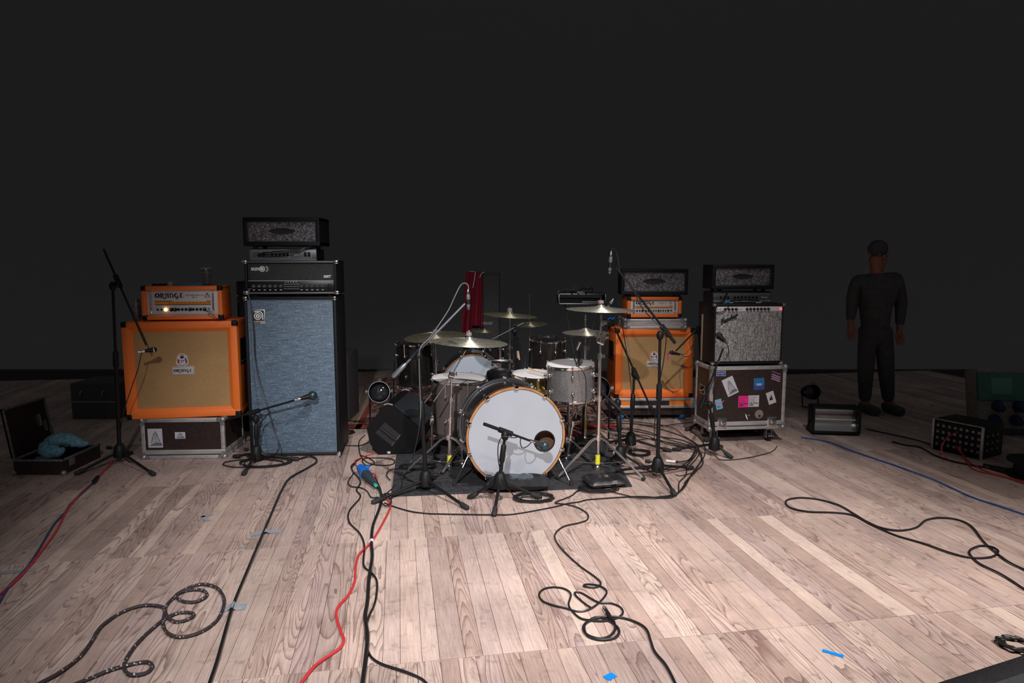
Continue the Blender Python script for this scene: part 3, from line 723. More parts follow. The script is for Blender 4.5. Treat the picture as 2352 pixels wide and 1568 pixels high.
# ================================================================== BUILDERS FOR DRUMS, STANDS, MICROPHONES, CABLES
def drum(name, label, loc, rot, r, dep, shell, n=8, hoop_mat=None, top_head=None, bottom_head=None, wood_hoops=False, port=None, group=None, lug_mid=None, log=None):
    """axis along local z, rear/bottom hoop at 0, top/front hoop at dep"""
    hoop_mat = hoop_mat or chrome; top_head = top_head or head_white; bottom_head = bottom_head or head_white
    t = thing(name, label, 'drum', loc, rot, group)
    rs = r*0.955; hh = 0.038 if wood_hoops else 0.018
    n_ = 64 if r > 0.25 else 40
    obj('shell', MB().lathe([(rs, hh*.6), (rs, dep-hh*.6), (rs-0.007, dep-hh*.6), (rs-0.007, hh*.6)], n_, closed=True), shell, t)
    if wood_hoops: obj('shell_lining', MB().lathe([(rs-0.0075, hh*.8), (rs-0.0075, dep-hh*.8), (rs-0.0095, dep-hh*.8), (rs-0.0095, hh*.8)], n_, closed=True), wood_inside, t)
    # heads
    def head(z, mt, hole=None, nm='drum_head', up=1):
        m = MB(); N = 72
        if hole:
            hx, hy, hr = hole; vs = []; 
            for k in range(N):
                a = 2*PI*k/N; vs.append(Vector((rs*math.cos(a), rs*math.sin(a), z)))
            for k in range(N):
                a = 2*PI*k/N; vs.append(Vector((hx+hr*math.cos(a), hy+hr*math.sin(a), z)))
            m.add(vs, [(k, (k+1) % N, (k+1) % N+N, k+N) for k in range(N)])
        else: m.lathe([(rs, z-0.0015*up), (rs*.98, z), (rs*.5, z+0.0004*up), (0, z+0.0005*up)], 48)
        return obj(nm, m, mt, t)
    hd = head(dep-(hh*.45 if not wood_hoops else .006), top_head, port)
    head(hh*.45 if not wood_hoops else .006, bottom_head, None, 'drum_head', -1)
    if port:
        hx, hy, hr = port
        obj('port_ring', MB().lathe([(hr-0.004, -0.0015), (hr+0.004, -0.0015), (hr+0.004, 0.002), (hr-0.004, 0.002)], 40, Matrix.Translation((hx, hy, dep-.006)), closed=True), black_plastic, hd)
    for z0, sgn in ((0, 1), (dep, -1)):
        za = z0; zb = z0 + sgn*hh
        if zb < za: za, zb = zb, za
        if wood_hoops: prof = [(r*.962, za), (r*1.0, za), (r*1.0, zb), (r*.962, zb)]
        else: prof = [(r*.965, za), (r*.985, za), (r*.99, za+hh*.3), (r*.99, zb-hh*.3), (r*1.0, zb-hh*.15) if sgn > 0 else (r*1.0, zb), (r*.965, zb)]
        if wood_hoops:
            m = MB().lathe(prof, 72, closed=True); hp = obj('hoop', m, hoop_wood if sgn < 0 else hoop_mat, t)
            if sgn < 0:
                obj('hoop_inlay', MB().lathe([(r*1.001, za+hh*.30), (r*1.004, za+hh*.30), (r*1.004, za+hh*.72), (r*1.001, za+hh*.72)], 72, closed=True), drum_black, hp)
                obj('hoop_edge', MB().lathe([(r*.955, zb-0.014), (r*.9625, zb-0.014), (r*.9625, zb-.003), (r*.955, zb-.003)], 72, closed=True), drum_black, hp)
        else: hp = obj('hoop', MB().lathe(prof, 56, closed=True), hoop_mat, t)
    zl = [dep*.5] if lug_mid else [dep*.27, dep*.73]
    lug_me = None; rod_me = {}; claw_me = None
    for k in range(n):
        a = 2*PI*(k+.5)/n
        for z in zl:
            if lug_me is None:
                m = MB().sphere((rs+0.010, 0, 0), 0.0135, 12, (1, .85, 1.5)); m.lathe([(0.010, -.004), (0.010, .014), (.006, .016)], 10, Matrix.Translation((rs-0.004, 0, 0)) @ Matrix.Rotation(PI/2, 4, 'Y'))
                lug_me = mesh_of('lug', m, chrome)
            obj('lug', lug_me, parent=t, loc=(0, 0, z), rot=(0, 0, a))
        for z0, sgn in ((0, 1), (dep, -1)):
            if sgn not in rod_me:
                zt = zl[-1] if sgn < 0 else zl[0]
                m = MB().tube([(rs+0.013, 0, z0-sgn*0.006 if not wood_hoops else z0-sgn*.012), (rs+0.013, 0, zt)], 0.0032, 6)
                m.lathe([(0.0075, -.004), (0.0075, .006), (0, .007)], 8, Matrix.Translation((rs+0.013, 0, z0)))
                if wood_hoops: m.rbox(rs*1.0+.004, r+.010, -.013, .013, *sorted((z0-sgn*.010, z0+sgn*.020)), .003); m.rbox(r*.95, r+.010, -.013, .013, *sorted((z0-sgn*.010, z0-sgn*.004)), .002)
                else: m.rbox(r*.97, r*1.0+.006, -.008, .008, *sorted((z0+sgn*.001, z0+sgn*.012)), .003)
                rod_me[sgn] = mesh_of('tension_rod', m, chrome)
            obj('tension_rod' if not wood_hoops else 'claw', rod_me[sgn], parent=t, rot=(0, 0, a))
    return t

def cymbal(name, label, loc, tilt, r, mt, bell=0.13, h=0.10, group=None, washer=None):
    m = MB()
    prof = [(0.006, h*r*1.0+0.012)] 
    bz = h*r
    prof = [(0.006, bz+bell*r*.42), (bell*r*.5, bz+bell*r*.36), (bell*r*.85, bz+bell*r*.17), (bell*r*1.0, bz), (bell*r*1.15, bz-bell*r*.06)]
    for k in range(1, 11):
        u = k/10; prof.append((bell*r*1.15+(r-bell*r*1.15)*u, (bz-bell*r*.06)*(1-u)**1.25))
    lo = [(a, b-0.0016) for a, b in reversed(prof)]
    m.lathe(prof + lo, 72, closed=True)
    o = obj(name, m, mt, smooth=60); o.location = loc; o.rotation_euler = tilt
    return props(o, label, 'cymbal', group), bz+bell*r*.42

def tripod(t, x, y, hc, spread, angs, mt, tube_r=0.012, braced=True, foot=None):
    """double-braced drum stand legs below a collar at height hc, in world coordinates under root t"""
    obj('leg_collar', MB(True).lathe([(tube_r+.004, hc-.02), (tube_r+.009, hc-.018), (tube_r+.009, hc+.018), (tube_r+.004, hc+.02)], 16, Matrix.Translation((x, y, 0))), mt, t)
    for a in angs:
        a = R(a); dx, dy = math.cos(a), math.sin(a); px, py = -dy*.009, dx*.009
        top = Vector((x+dx*.02, y+dy*.02, hc)); bend = Vector((x+dx*.06, y+dy*.06, hc-.012)); foot_p = Vector((x+dx*spread, y+dy*spread, .012))
        m = MB(True)
        for s in (-1, 1):
            o = Vector((px*s, py*s, 0)); m.tube([top+o, bend+o, foot_p+o*.5], .0045, 6)
        lg = obj('leg', m, mt, t)
        mid = bend.lerp(foot_p, .55)
        obj('brace', MB(True).tube([(x+dx*.01, y+dy*.01, .05), mid], .0035, 6), mt, lg) if False else None
        b = MB(True); b.tube([(x+dx*.012, y+dy*.012, .055), mid], .004, 6); obj('leg_brace', b, mt, t)
        f = MB(True).sphere(foot_p + Vector((0, 0, .006)), .017, 12, (1, 1, .95))
        fo_ = foot_p; ob = MB(True); ob.tube([foot_p.lerp(mid, .10), foot_p.lerp(mid, -.02)], [.013, .016], 10); o2 = obj('rubber_foot', ob, rubber, t)
    return

def pole(t, name, p0, p1, r, mt, n=12): return obj(name, MB(True).tube([p0, p1], r, n), mt, t)
def clamp(t, p, r, mt, axis=(0, 0, 1), wing=None, name='clamp'):
    ax = Vector(axis).normalized()
    m = MB(True).tube([Vector(p)-ax*.018, Vector(p)+ax*.018], r, 12)
    side = Vector((1, 0, 0)) if wing is None else Vector(wing)
    m.tube([Vector(p), Vector(p)+side*(r+.016)], .006, 8); m.tube([Vector(p)+side*(r+.016)+Vector((0, 0, -.012)), Vector(p)+side*(r+.016)+Vector((0, 0, .012))], .0045, 8)
    return obj(name, m, mt, t)

def drum_stand(name, label, base_px, top_px, hc=.26, spread=.33, angs=(200, 320, 80), mt=None, tape=None, group=None, lean=0, tubes=(.014, .011, .008)):
    mt = mt or chrome_warm
    b = G(*base_px); x, y = b.x, b.y; top = P(*top_px, y)
    t = thing(name, label, 'stand', (x, y, 0), group=group)
    h = top.z; dx = top.x-x
    pt = lambda z: Vector((x + dx*z/h, y, z))
    z1 = max(hc+.12, h*.47); z2 = h*.74
    obj('lower_tube', MB(True).tube([pt(.03), pt(z1)], tubes[0], 16), mt, t)
    obj('tube_foot', MB(True).lathe([(0.018, .006), (.02, .012), (.02, .03), (.013, .04)], 14, Matrix.Translation((x, y, 0))), mt, t)
    obj('middle_tube', MB(True).tube([pt(z1), pt(z2)], tubes[1], 14), mt, t)
    obj('upper_tube', MB(True).tube([pt(z2), pt(h)], tubes[2], 12), mt, t)
    clamp(t, pt(z1), tubes[0]+.006, mt, wing=(-.8, -.5, 0)); clamp(t, pt(z2), tubes[1]+.006, mt, wing=(.8, -.5, 0))
    tripod(t, x, y, hc, spread, angs, mt)
    if tape:
        a, c = tape; obj('yellow_tape', MB(True).tube([pt(a), pt(c)], tubes[0]+.003, 14), tape_yellow, t, label='band of yellow tape round the lower tube')
    return t, pt, h

def mic_stand(label, hub_px, feet_px, top_px, boom=None, mt=None, low_r=.0125, leg_z=.085, group=None, boom_dY=(0, 0), knob_side=-1, top_y=None, clip=True, name='microphone_stand', thick_end=None, counter=0, boom_mt=None):
    """hub_px: ground pixel under the pole; feet_px: ground pixels of leg ends; top_px: pivot; boom: (tail px, tip px)"""
    mt = mt or black_metal
    b = G(*hub_px); x, y = b.x, b.y; top = P(*top_px, top_y or y)
    t = thing(name, label, 'stand', (x, y, 0), group=group)
    obj('hub', MB(True).lathe([(.020, leg_z-.045), (.042, leg_z-.035), (.044, leg_z-.01), (.032, leg_z+.045), (.022, leg_z+.06), (.016, leg_z+.062)], 16, Matrix.Translation((x, y, 0))), black_plastic, t)
    k = MB(True).tube([(x, y, leg_z+.02), (x+knob_side*.06, y-.01, leg_z+.035)], .006, 8); k.tube([(x+knob_side*.055, y-.01, leg_z+.033), (x+knob_side*.085, y-.012, leg_z+.037)], [.014, .012], 10); obj('hub_knob', k, black_plastic, t)
    for f in feet_px:
        e = G(f[0], f[1], .012) if len(f) == 2 else Vector(f)
        s = Vector((x, y, leg_z)); d = (Vector((e.x, e.y, 0))-Vector((x, y, 0))).normalized()
        lg = obj('leg', MB(True).tube([s+d*.02, e], .0095, 10), mt, t)
        v = (e - s).normalized()
        obj('rubber_foot', MB(True).tube([e-v*.055, e-v*.04, e+v*.01, e+v*.018], [.012, .0155, .0165, .010], 12), rubber, t)
    mid = Vector((x, y, leg_z+.05)).lerp(top, .55)
    pole(t, 'lower_pole', (x, y, leg_z+.04), mid, low_r, mt); pole(t, 'upper_pole', mid, top, low_r*.72, mt)
    ax = (top-mid).normalized()
    obj('clutch', MB(True).tube([mid-ax*.06, mid-ax*.05, mid+ax*.045, mid+ax*.055], [low_r+.001, low_r+.006, low_r+.005, low_r*.8], 12), black_plastic, t)
    if boom:
        a = P(*boom[0], y+boom_dY[0]); c = P(*boom[1], y+boom_dY[1])
        obj('pivot', MB(True).sphere(top, .030, 14, (.8, .9, 1.1)), black_plastic, t)
        bd = (c-a).normalized()
        pv = MB(True); q = a + bd*max(0.02, min((top-a).dot(bd), (c-a).length-.02))
        pv.tube([q-bd*.045, q+bd*.045], .017, 12); pv.tube([q, top], .012, 8); obj('boom_clamp', pv, black_plastic, t)
        obj('boom', MB(True).tube([a, c], .0072, 10), boom_mt or mt, t)
        if counter: obj('counterweight', MB(True).tube([a, a+bd*.012, a+bd*counter*.8, a+bd*counter], [.012, .016, .016, .009], 12), boom_mt or mt, t)
        if thick_end: obj('boom_sleeve', MB(True).tube([a, a+bd*thick_end], .0105, 12), mt, t)
    else:
        obj('top_ferrule', MB(True).tube([top, top+Vector((0, 0, .03))], .008, 8), chrome, t)
    return t

def pencil_mic(label, a, b, group=None):
    """small condenser microphone from cable end a to capsule end b (world points)"""
    a = Vector(a); b = Vector(b); d = b-a
    t = thing('microphone', label, 'microphone', b, group=group)
    obj('connector', MB(True).tube([a, a+d*.06, a+d*.24], [.006, .0095, .0095], 12), chrome, t)
    obj('body', MB(True).tube([a+d*.24, a+d*.30, a+d*.52, a+d*.55, a+d*.97], [.009, .012, .012, .0115, .0115], 14), mat_mic, t)
    obj('capsule', MB(True).tube([a+d*.86, a+d*.98, b], [.0122, .0122, .010], 14), grey_metal, t)
    obj('clip', MB(True).tube([a+d*.50, a+d*.72], .0145, 12), black_plastic, t)
    return t
mat_mic = mat('grey_microphone_body', (0.10, 0.11, 0.13), 0.4)
def dynamic_mic(label, tail, head, r=.024, group=None, ball=0, gm=None, body=None):
    a = Vector(tail); b = Vector(head); d = b-a
    t = thing('microphone', label, 'microphone', a, group=group)
    obj('handle', MB(True).tube([a, a+d*.1, a+d*.78, a+d*.86], [r*.42, r*.5, r*.78, r*.9], 14), body or mat_mic, t)
    m = MB(True); M = align(a+d*.82, b); L = d.length*.18
    prof = [(r*.9, 0), (r, .004)] + [(r*math.cos(R(q))*1.0, .004+r*1.15*math.sin(R(q))) for q in (15, 35, 55, 75, 90)]
    prof[-1] = (0, prof[-1][1]); m.lathe(prof, 20, M); obj('grille_head', m, gm or grey_metal, t)
    m = MB(True); m.lathe([(r*1.02, .001), (r*1.04, .003), (r*1.04, .007), (r*1.02, .009)], 20, M); obj('ring', m, chrome, t)
    if ball: obj('round_head', MB(True).sphere(b, ball, 20), gm or grey_metal, t)
    obj('connector', MB(True).tube([a-d.normalized()*.045, a-d.normalized()*.04, a+d*.02], [.006, .0085, .0085], 10), chrome, t)
    return t

def cable(label, pts, r=.0035, mt=None, name='cable', sub=6, group=None, n=6, cat='cable'):
    return wthing(name, label, cat, MB().tube(spline(pts, sub), r, n), mt or cable_black, group, origin=Vector(pts[0]))
def floor_px(pl_, r, ox=0, oy=0, sc=1.0, z=0.0):
    out = []
    for i, p in enumerate(pl_):
        g = G(ox+p[0]/sc, oy+p[1]/sc, r+z); g.z = r+z+0.0012*(i % 3); out.append(g)
    return out
def coil_pts(cx, cy, rx, ry, turns, r, wob=.012, z=0.0, seed=1, step=22, a0=0):
    q = random.Random(seed); out = []; N = int(turns*step)
    for k in range(N+1):
        a = a0+2*PI*k/step; w = 1+q.uniform(-1, 1)*wob/max(rx, .01)*.6
        t_ = k/step
        out.append(Vector((cx+rx*w*math.cos(a)+.012*math.sin(t_*2.1), cy+ry*w*math.sin(a)+.01*math.cos(t_*1.7), z+r+(t_*r*.9))))
    return out

# ================================================================== CARPETS
def ground_sheet(name, label, cat, corners_px, th, mt, wrinkle=0.0, nx=40, ny=20, kind_label=None, z=0.0):
    c = [G(*p) for p in corners_px]; m = MB(); q = random.Random(5)
    from mathutils import noise as mn
    N = 0
    vs = []
    for j in range(ny+1):
        for i in range(nx+1):
            u, v = i/nx, j/ny
            p = c[0].lerp(c[1], u).lerp(c[3].lerp(c[2], u), v)
            h = th + (wrinkle*max(0, mn.noise(Vector((p.x*7, p.y*11, 2)))) if wrinkle else 0)
            vs.append(Vector((p.x, p.y, z+h)))
    n = len(vs); vs += [Vector((v.x, v.y, z+0.0004)) for v in vs]
    fs = []
    for j in range(ny):
        for i in range(nx):
            a = j*(nx+1)+i; fs.append((a, a+1, a+nx+2, a+nx+1))
    edge = [i for i in range(nx+1)] + [(j+1)*(nx+1)-1 for j in range(1, ny+1)] + [ny*(nx+1)+i for i in range(nx-1, -1, -1)] + [j*(nx+1) for j in range(ny-1, 0, -1)]
    for k in range(len(edge)): a, b = edge[k], edge[(k+1) % len(edge)]; fs.append((a, a+n, b+n, b))
    m.add(vs, fs)
    return wthing(name, label, cat, m, mt, origin=Vector(c[0]))
ground_sheet('drum_mat', 'black felt carpet under the front drum kit, its corner reaching the kick drum microphone stand', 'carpet', [(898, 1141), (1452, 1118), (1385, 1002), (915, 1013)], .006, carpet, .010)
# persian rug under the rear kit
pa, pb, pc, pd = [G(*p) for p in ((789, 985), (1420, 985), (1330, 868), (862, 868))]
rug = thing('persian_rug', 'patterned red and tan rug under the rear drum kit, behind the floor wedge', 'rug', (pa.x, pa.y, 0))
def quad_on(c4, th, z=0):
    m = MB(True); n = 4; vs = [Vector((p.x, p.y, z+th)) for p in c4] + [Vector((p.x, p.y, z+.0003)) for p in c4]
    return m.add(vs, [(0, 1, 2, 3), (7, 6, 5, 4)] + [(i, i+4, (i+1) % 4+4, (i+1) % 4) for i in range(4)])
obj('rug_field', quad_on([pa, pb, pc, pd], .005), rug_mat, rug)
L_ = lambda a, b, t: a.lerp(b, t)
obj('outer_band', quad_on([L_(pa, pb, .0), L_(pa, pb, .04), L_(pd, pc, .04), pd], .0055), rug_tan, rug, smooth=None)
obj('red_band', quad_on([L_(pa, pb, .04), L_(pa, pb, .062), L_(pd, pc, .062), L_(pd, pc, .04)], .0062), rug_red, rug, smooth=None)
obj('red_band', quad_on([L_(pa, pd, .0), pb, L_(pb, pc, .06), L_(pa, pd, .06)], .0062), rug_red, rug, smooth=None)

# ================================================================== LEFT STACK (orange cabinet)
Yc = G(422, 1053).y
l0, w0 = orient(330, 516, Yc, 0.0, 3)
hcase = P(330, 961, Yc).z
fc = flight_case('flight_case', 'low black flight case with aluminium edges under the left orange cabinet', 'case', (l0.x, l0.y, 0), 3, w0, hcase, .42)
def sticker_quad(parent, cx, cz, w, h, rot, mt, y=-0.0006, name='sticker', label=None):
    c, s = math.cos(R(rot)), math.sin(R(rot))
    pts = [(cx+c*a-s*b, cz+s*a+c*b) for a, b in ((-w/2, -h/2), (w/2, -h/2), (w/2, h/2), (-w/2, h/2))]
    return obj(name, MB().prism(pts, y, y+.003), mt, parent, label=label, smooth=None)
def coaster_print(parent, cx, cz, w, h, rot, y, mt=None):
    """a pale photograph of a wooden rollercoaster hill: arch, struts and dark trees"""
    c, s = math.cos(R(rot)), math.sin(R(rot)); mt = mt or grey_ink
    T = lambda a, b: (cx+c*a*w-s*b*h, cz+s*a*w+c*b*h)
    m = MB()
    hill = [(-.30, -.30), (-.18, .05), (-.06, .30), (.03, .38), (.12, .26), (.24, -.05), (.40, -.34)]
    m.ribbon([T(*p) for p in hill], w*.05, y, .0006)
    for k in range(1, 6):
        p = hill[k]; m.ribbon([T(p[0], p[1]), T(p[0]+.01, -.36)], w*.03, y, .0006)
    for k in (1, 2, 3): m.ribbon([T(hill[k][0], hill[k][1]-.1), T(hill[k+2][0], hill[k+1][1]-.25)], w*.018, y, .0006)
    m.prism([T(-.46, -.44), T(.46, -.44), T(.46, -.30), T(.1, -.24), (T(-.2, -.33))], y-.0006, y)
    obj('printed_picture', m, mt, parent, smooth=None)
yf = 0.0032
k = MB()
s1 = sticker_quad(fc, -w0*.335, hcase*.52, w0*.175, hcase*.47, 0, light_paper, yf, label='grey picture sticker of a rollercoaster'); coaster_print(s1, -w0*.335, hcase*.52, w0*.17, hcase*.44, 0, yf-.0004)
s2 = sticker_quad(fc, -w0*.035, hcase*.58, w0*.125, hcase*.165, 0, light_paper, yf, label='small grey picture sticker'); coaster_print(s2, -w0*.035, hcase*.58, w0*.12, hcase*.15, 0, yf-.0004)
latch(fc, -w0*.25, 0.02, .001) if False else None

yaw = 10
zc = hcase
Yo = Yc + .02
l1, w1 = orient(303, 545, Yo, zc, yaw); w1 *= 1.0
h1 = P(410, 739, Yo).z - zc
oc = orange_cab('speaker_cabinet', 'large scuffed orange speaker cabinet on the low flight case, front left of stage', (l1.x, l1.y, zc+.002), yaw, w1, h1, .36, 1)
zh = zc + .002 + h1
l2, w2 = orient(334, 507, Yo+.03, zh, 8)
h2 = P(415, 657, Yo+.03).z - zh
oh = orange_head('amplifier_head', 'orange amplifier head with glowing lamp on the left orange cabinet', (l2.x, l2.y, zh+.001), 8, w2, h2, .25, True)
# can on the cabinet
def at_on(px, Y, z): return Vector((XP(px, Y, z), Y, z))
p = at_on(315, Yo+.10, zh+.001)
can = thing('drink_can', 'grey drink can standing on the left orange cabinet beside the head', 'can', p)
hc_ = P(315, 687, p.y).z - p.z
obj('can_body', MB().lathe([(.024, 0), (.030, .008), (.031, .012), (.031, hc_-.016), (.026, hc_-.003), (.027, hc_), (.025, hc_), (.024, hc_-.004), (0, hc_-.004)], 24), noisy('grey_printed_can', (.10, .10, .11), (.34, .34, .36), 45, .35, .05, metal=.5), can)
obj('pull_tab', MB().rbox(-.008, .008, -.014, .006, hc_-.004, hc_-.001, .0008), chrome, can)
zt = zh + .001 + h2
p = at_on(474, Yo+.12, zt)
cup = thing('plastic_cup', 'clear plastic cup on top of the left orange amplifier head', 'cup', p)
hc_ = P(474, 615, p.y).z - p.z
obj('cup_wall', MB().lathe([(.028, .0), (.040, hc_-.004), (.0425, hc_-.003), (.0425, hc_), (.040, hc_), (.0388, hc_-.005), (.0268, .002), (0, .002)], 32), clear_plastic, cup)
obj('rim_highlight', MB().lathe([(.0425, hc_-.003), (.0435, hc_-.0015), (.0425, hc_), (.0415, hc_-.0015)], 32, closed=True), light_paper, cup)  # pale ring painted as the highlight along the rim
obj('foam_line', MB().lathe([(.0368, hc_*.72), (.0374, hc_*.74), (0, hc_*.74)], 24), mat('stale_drink', (.30, .28, .27), .3), cup)
# cable and clip on the head
a_ = [at_on(x, Yo+.10+dy, zt+z) for x, dy, z in ((398, .02, .012), (425, .0, .016), (450, .0, .02), (466, .02, .012), (480, .06, .008), (500, .15, .007))]
cable('grey cable looped on top of the left orange head', a_, .004, cable_grey)
a_ = [at_on(x, Yo+.09+dy, zt+z) for x, dy, z in ((402, .02, .006), (425, -.02, .006), (445, -.02, .006), (470, .02, .006))]
cable('short blue cable lying on the left orange head', a_, .004, mat('cable_bright_blue', (.01, .22, .6), .4))
p = at_on(393, Yo+.12, zt)
wthing('power_adapter', 'small pale adapter plug lying on the left orange head', 'adapter', MB().rbox(p.x-.013, p.x+.013, p.y-.012, p.y+.012, p.z, p.z+.028, .004), mat('pale_plastic', (.42, .44, .36), .5))
p = at_on(363, Yo+.12, zt)
pd_ = thing('effects_pedal', 'dark low pedal on the left of the left orange head', 'pedal', p)
obj('pedal_case', MB().rbox(-.035, .05, -.02, .04, 0, .014, .003), black_metal, pd_); obj('footswitch', MB().lathe([(.005, .013), (.005, .019), (0, .02)], 10), chrome, pd_)
# guitar lead plugged into the head
ex = (l2.x + w2*.36*math.cos(R(8)), l2.y + w2*.36*math.sin(R(8)) + .01)
a_ = [Vector((ex[0], ex[1]-.012, zh+.07)), P(474, 714, Yo-.02), P(487, 722, Yo-.03), P(497, 731, Yo-.01), P(520, 736, Yo+.12)]
cable('navy lead plugged into the input of the left orange head', a_, .003, cable_navy)
# microphone on the left orange cabinet and its tall stand
mic_stand('tall black boom stand in the dark left of the orange cabinet', (277, 1064), [(352, 1088), (178, 1086), (300, 1040)], (259, 657), ((238, 572), (336, 792)), low_r=.0135, boom_dY=(-.05, -.10), thick_end=.0, counter=0)
Ym = G(277, 1064).y - .10
dynamic_mic('black microphone at the grille of the left orange cabinet', P(332, 806, Ym-.02), P(354, 803, Ym+.02), .022, gm=black_metal, body=black_plastic)
cable('black cable drooping from the microphone at the left orange cabinet', [P(331, 807, Ym-.02), P(325, 812, Ym-.03), P(316, 850, Ym-.02), P(298, 902, Ym), P(283, 950, Ym), P(277, 985, Ym+.1), G(270, 1030, .004), G(285, 1050, .004), G(300, 1062, .004)], .0032)

# ================================================================== BASS STACK
Yb = G(680, 1047).y
yaw = 4
l3, w3 = orient(578, 780, Yb, 0, yaw)
h3 = P(675, 681, Yb).z
cab = thing('speaker_cabinet', 'tall bass speaker cabinet with silver blue grille, tallest thing on the left', 'speaker', (l3.x, l3.y, 0), R(yaw))
d3 = .38
obj('cabinet', frame_mb(w3, h3, d3, .022, .016, .008), black_tolex, cab)
gx = w3/2-.024
obj('grille_cloth', MB().rbox(-gx, gx, .004, .02, .030, h3-.028, .003), svt_cloth, cab, label='silver blue sparkling grille cloth')
for za in (.024, h3-.028): obj('grille_trim', MB().box(-gx, gx, .001, .006, za, za+.006), grey_piping, cab, smooth=None)
bs = .090; bx, bz = -gx+.045+.035, h3-.028-.115
bd = obj('logo_badge', MB().rbox(bx-bs/2, bx+bs/2, -.002, .004, bz-bs*.62, bz+bs*.55, .002), alu, cab, label='square metal badge with a ringed letter a')
obj('badge_field', MB().box(bx-bs*.44, bx+bs*.44, -.003, -.002, bz-bs*.36, bz+bs*.49), ink, bd, smooth=None)
m = MB(); cxx, czz = bx-bs*.06, bz+bs*.02
for r_, w_ in ((bs*.13, bs*.26), ): pass
for rr_, ww_ in ((.11, .11), (.27, .075)):
    m.ribbon(arc(cxx, czz, bs*rr_, bs*rr_, 0, 360, 28), bs*ww_, -.003, .0008)
m.ribbon([(cxx-bs*.28, czz+bs*.36)] + arc(cxx+bs*.08, czz+bs*.08, bs*.31, bs*.31, 100, 0, 10) + [(cxx+bs*.39, czz-bs*.30)], bs*.09, -.003, .0008)
obj('badge_emblem', m, white_ink, bd, smooth=None)
obj('badge_lettering', text_mb('Ampeg', bs*.17, bx-bs*.38, bz-bs*.56, -.0022, .0006), ink, bd, smooth=None)
for i, (sx, z) in enumerate(((-1, 0), (1, 0), (-1, h3), (1, h3))):
    x = sx*w3/2; z_ = (z-.002, z+.028) if z == 0 else (z-.028, z+.003)
    xx = (x-.002, x+.026) if sx < 0 else (x-.026, x+.002)
    obj('corner', MB().rbox(xx[0]-(.002 if sx < 0 else 0), xx[1]+(.002 if sx > 0 else 0), -.004, .03, z_[0], z_[1], .008), chrome if i != 0 else black_plastic, cab)
zt = h3
l4, w4 = orient(566, 772, Yb+.0, zt, yaw)
h4 = P(668, 598, Yb).z - zt
ah = thing('amplifier_head', 'large black bass amplifier head with chrome knobs on the tall bass cabinet', 'amplifier', (l4.x, l4.y, zt+.001), R(yaw))
f_ = .016
for sx in (-1, 1):
    for y_ in (.05, .28): obj('foot', MB().lathe([(.016, 0), (.019, f_+.001), (0, f_+.001)], 12, Matrix.Translation((sx*(w4/2-.06), y_, 0))), rubber, ah)
mm = frame_mb(w4, h4-f_, .33, .020, .03, .008); mm.v = [v+Vector((0, 0, f_)) for v in mm.v]; obj('cabinet', mm, black_tolex, ah)
for za in (f_+.003, h4-.018): obj('edge_piping', MB().rbox(-w4/2+.01, w4/2-.01, -.002, .004, za, za+.013, .003), grey_piping, ah)
iw = w4-.044; hp_ = (h4-f_)*.30
z0 = f_+.022; z1 = h4-.022
gr = obj('vent_panel', MB().box(-iw/2, iw/2, .022, .034, z0+hp_, z1), sparkle('perforated_steel', (.020, .020, .022), (.012, .012, .013), (.22, .22, .24), 330, .5, .4, (1, 1, 1)), ah, smooth=None)
cp = obj('control_panel', MB().rbox(-iw/2, iw/2, .014, .034, z0, z0+hp_, .002), mat('dark_steel_panel', (.012, .012, .014), .35, .3), ah)
obj('panel_trim', MB().box(-iw/2, iw/2, .012, .016, z0+hp_, z0+hp_+.004), alu, ah, smooth=None)
for q in range(6): knob(ah, -iw*.44+q*iw*.063, z0+hp_*.50, .0105, .014, chrome, ink, .016)
for q in range(5): knob(ah, iw*.12+q*iw*.062, z0+hp_*.50, .0105, .014, chrome, ink, .016)
m = MB()
for q in range(11):
    for a in range(3): m.box(-iw*.085+q*iw*.0168, -iw*.085+q*iw*.0168+.004, .0125, .014, z0+hp_*(.22+a*.22), z0+hp_*(.22+a*.22)+.003)
for q in range(6): m.box(-iw*.45+q*iw*.063, -iw*.45+q*iw*.063+.014, .0132, .014, z0+hp_*.10, z0+hp_*.16)
for q in range(5): m.box(iw*.108+q*iw*.062, iw*.108+q*iw*.062+.014, .0132, .014, z0+hp_*.10, z0+hp_*.16)
obj('printed_scale', m, white_ink, ah, smooth=None)
obj('rocker_switch', MB().rbox(iw*.43, iw*.465, .006, .016, z0+hp_*.22, z0+hp_*.72, .002), black_plastic, ah)
for q in range(5): obj('slider', MB().rbox(-iw*.07+q*iw*.031, -iw*.07+q*iw*.031+.007, .004, .014, z0+hp_*.80, z0+hp_*.95, .001), chrome, ah)
lg = obj('logo', text_mb('sunn', .042, -iw*.465, z1-.050, .0215, .0014), white_ink, ah, smooth=None, label='white rounded lettering')
m = MB(); m.ribbon(arc(-iw*.335, z1-.040, .018, .018, 0, 360, 28), .006, .0215, .001); m.prism([(-iw*.335+.011*math.cos(a*PI/8), z1-.040+.011*math.sin(a*PI/8)) for a in range(16)], .0205, .0215)
obj('logo_rings', m, white_ink, ah, smooth=None); obj('logo_rings', MB().ribbon(arc(-iw*.30, z1-.040, .018, .018, -80, 80, 14), .011, .0218, .001), mat('pale_green_ink', (.30, .42, .36), .5), ah, smooth=None)
obj('model_plate', MB().box(iw*.37, iw*.475, .0195, .0215, z0+hp_+.018, z0+hp_+.05), ink, ah, smooth=None)
obj('model_number', text_mb('300T', .026, iw*.378, z0+hp_+.024, .0192, .001), white_ink, ah, smooth=None)
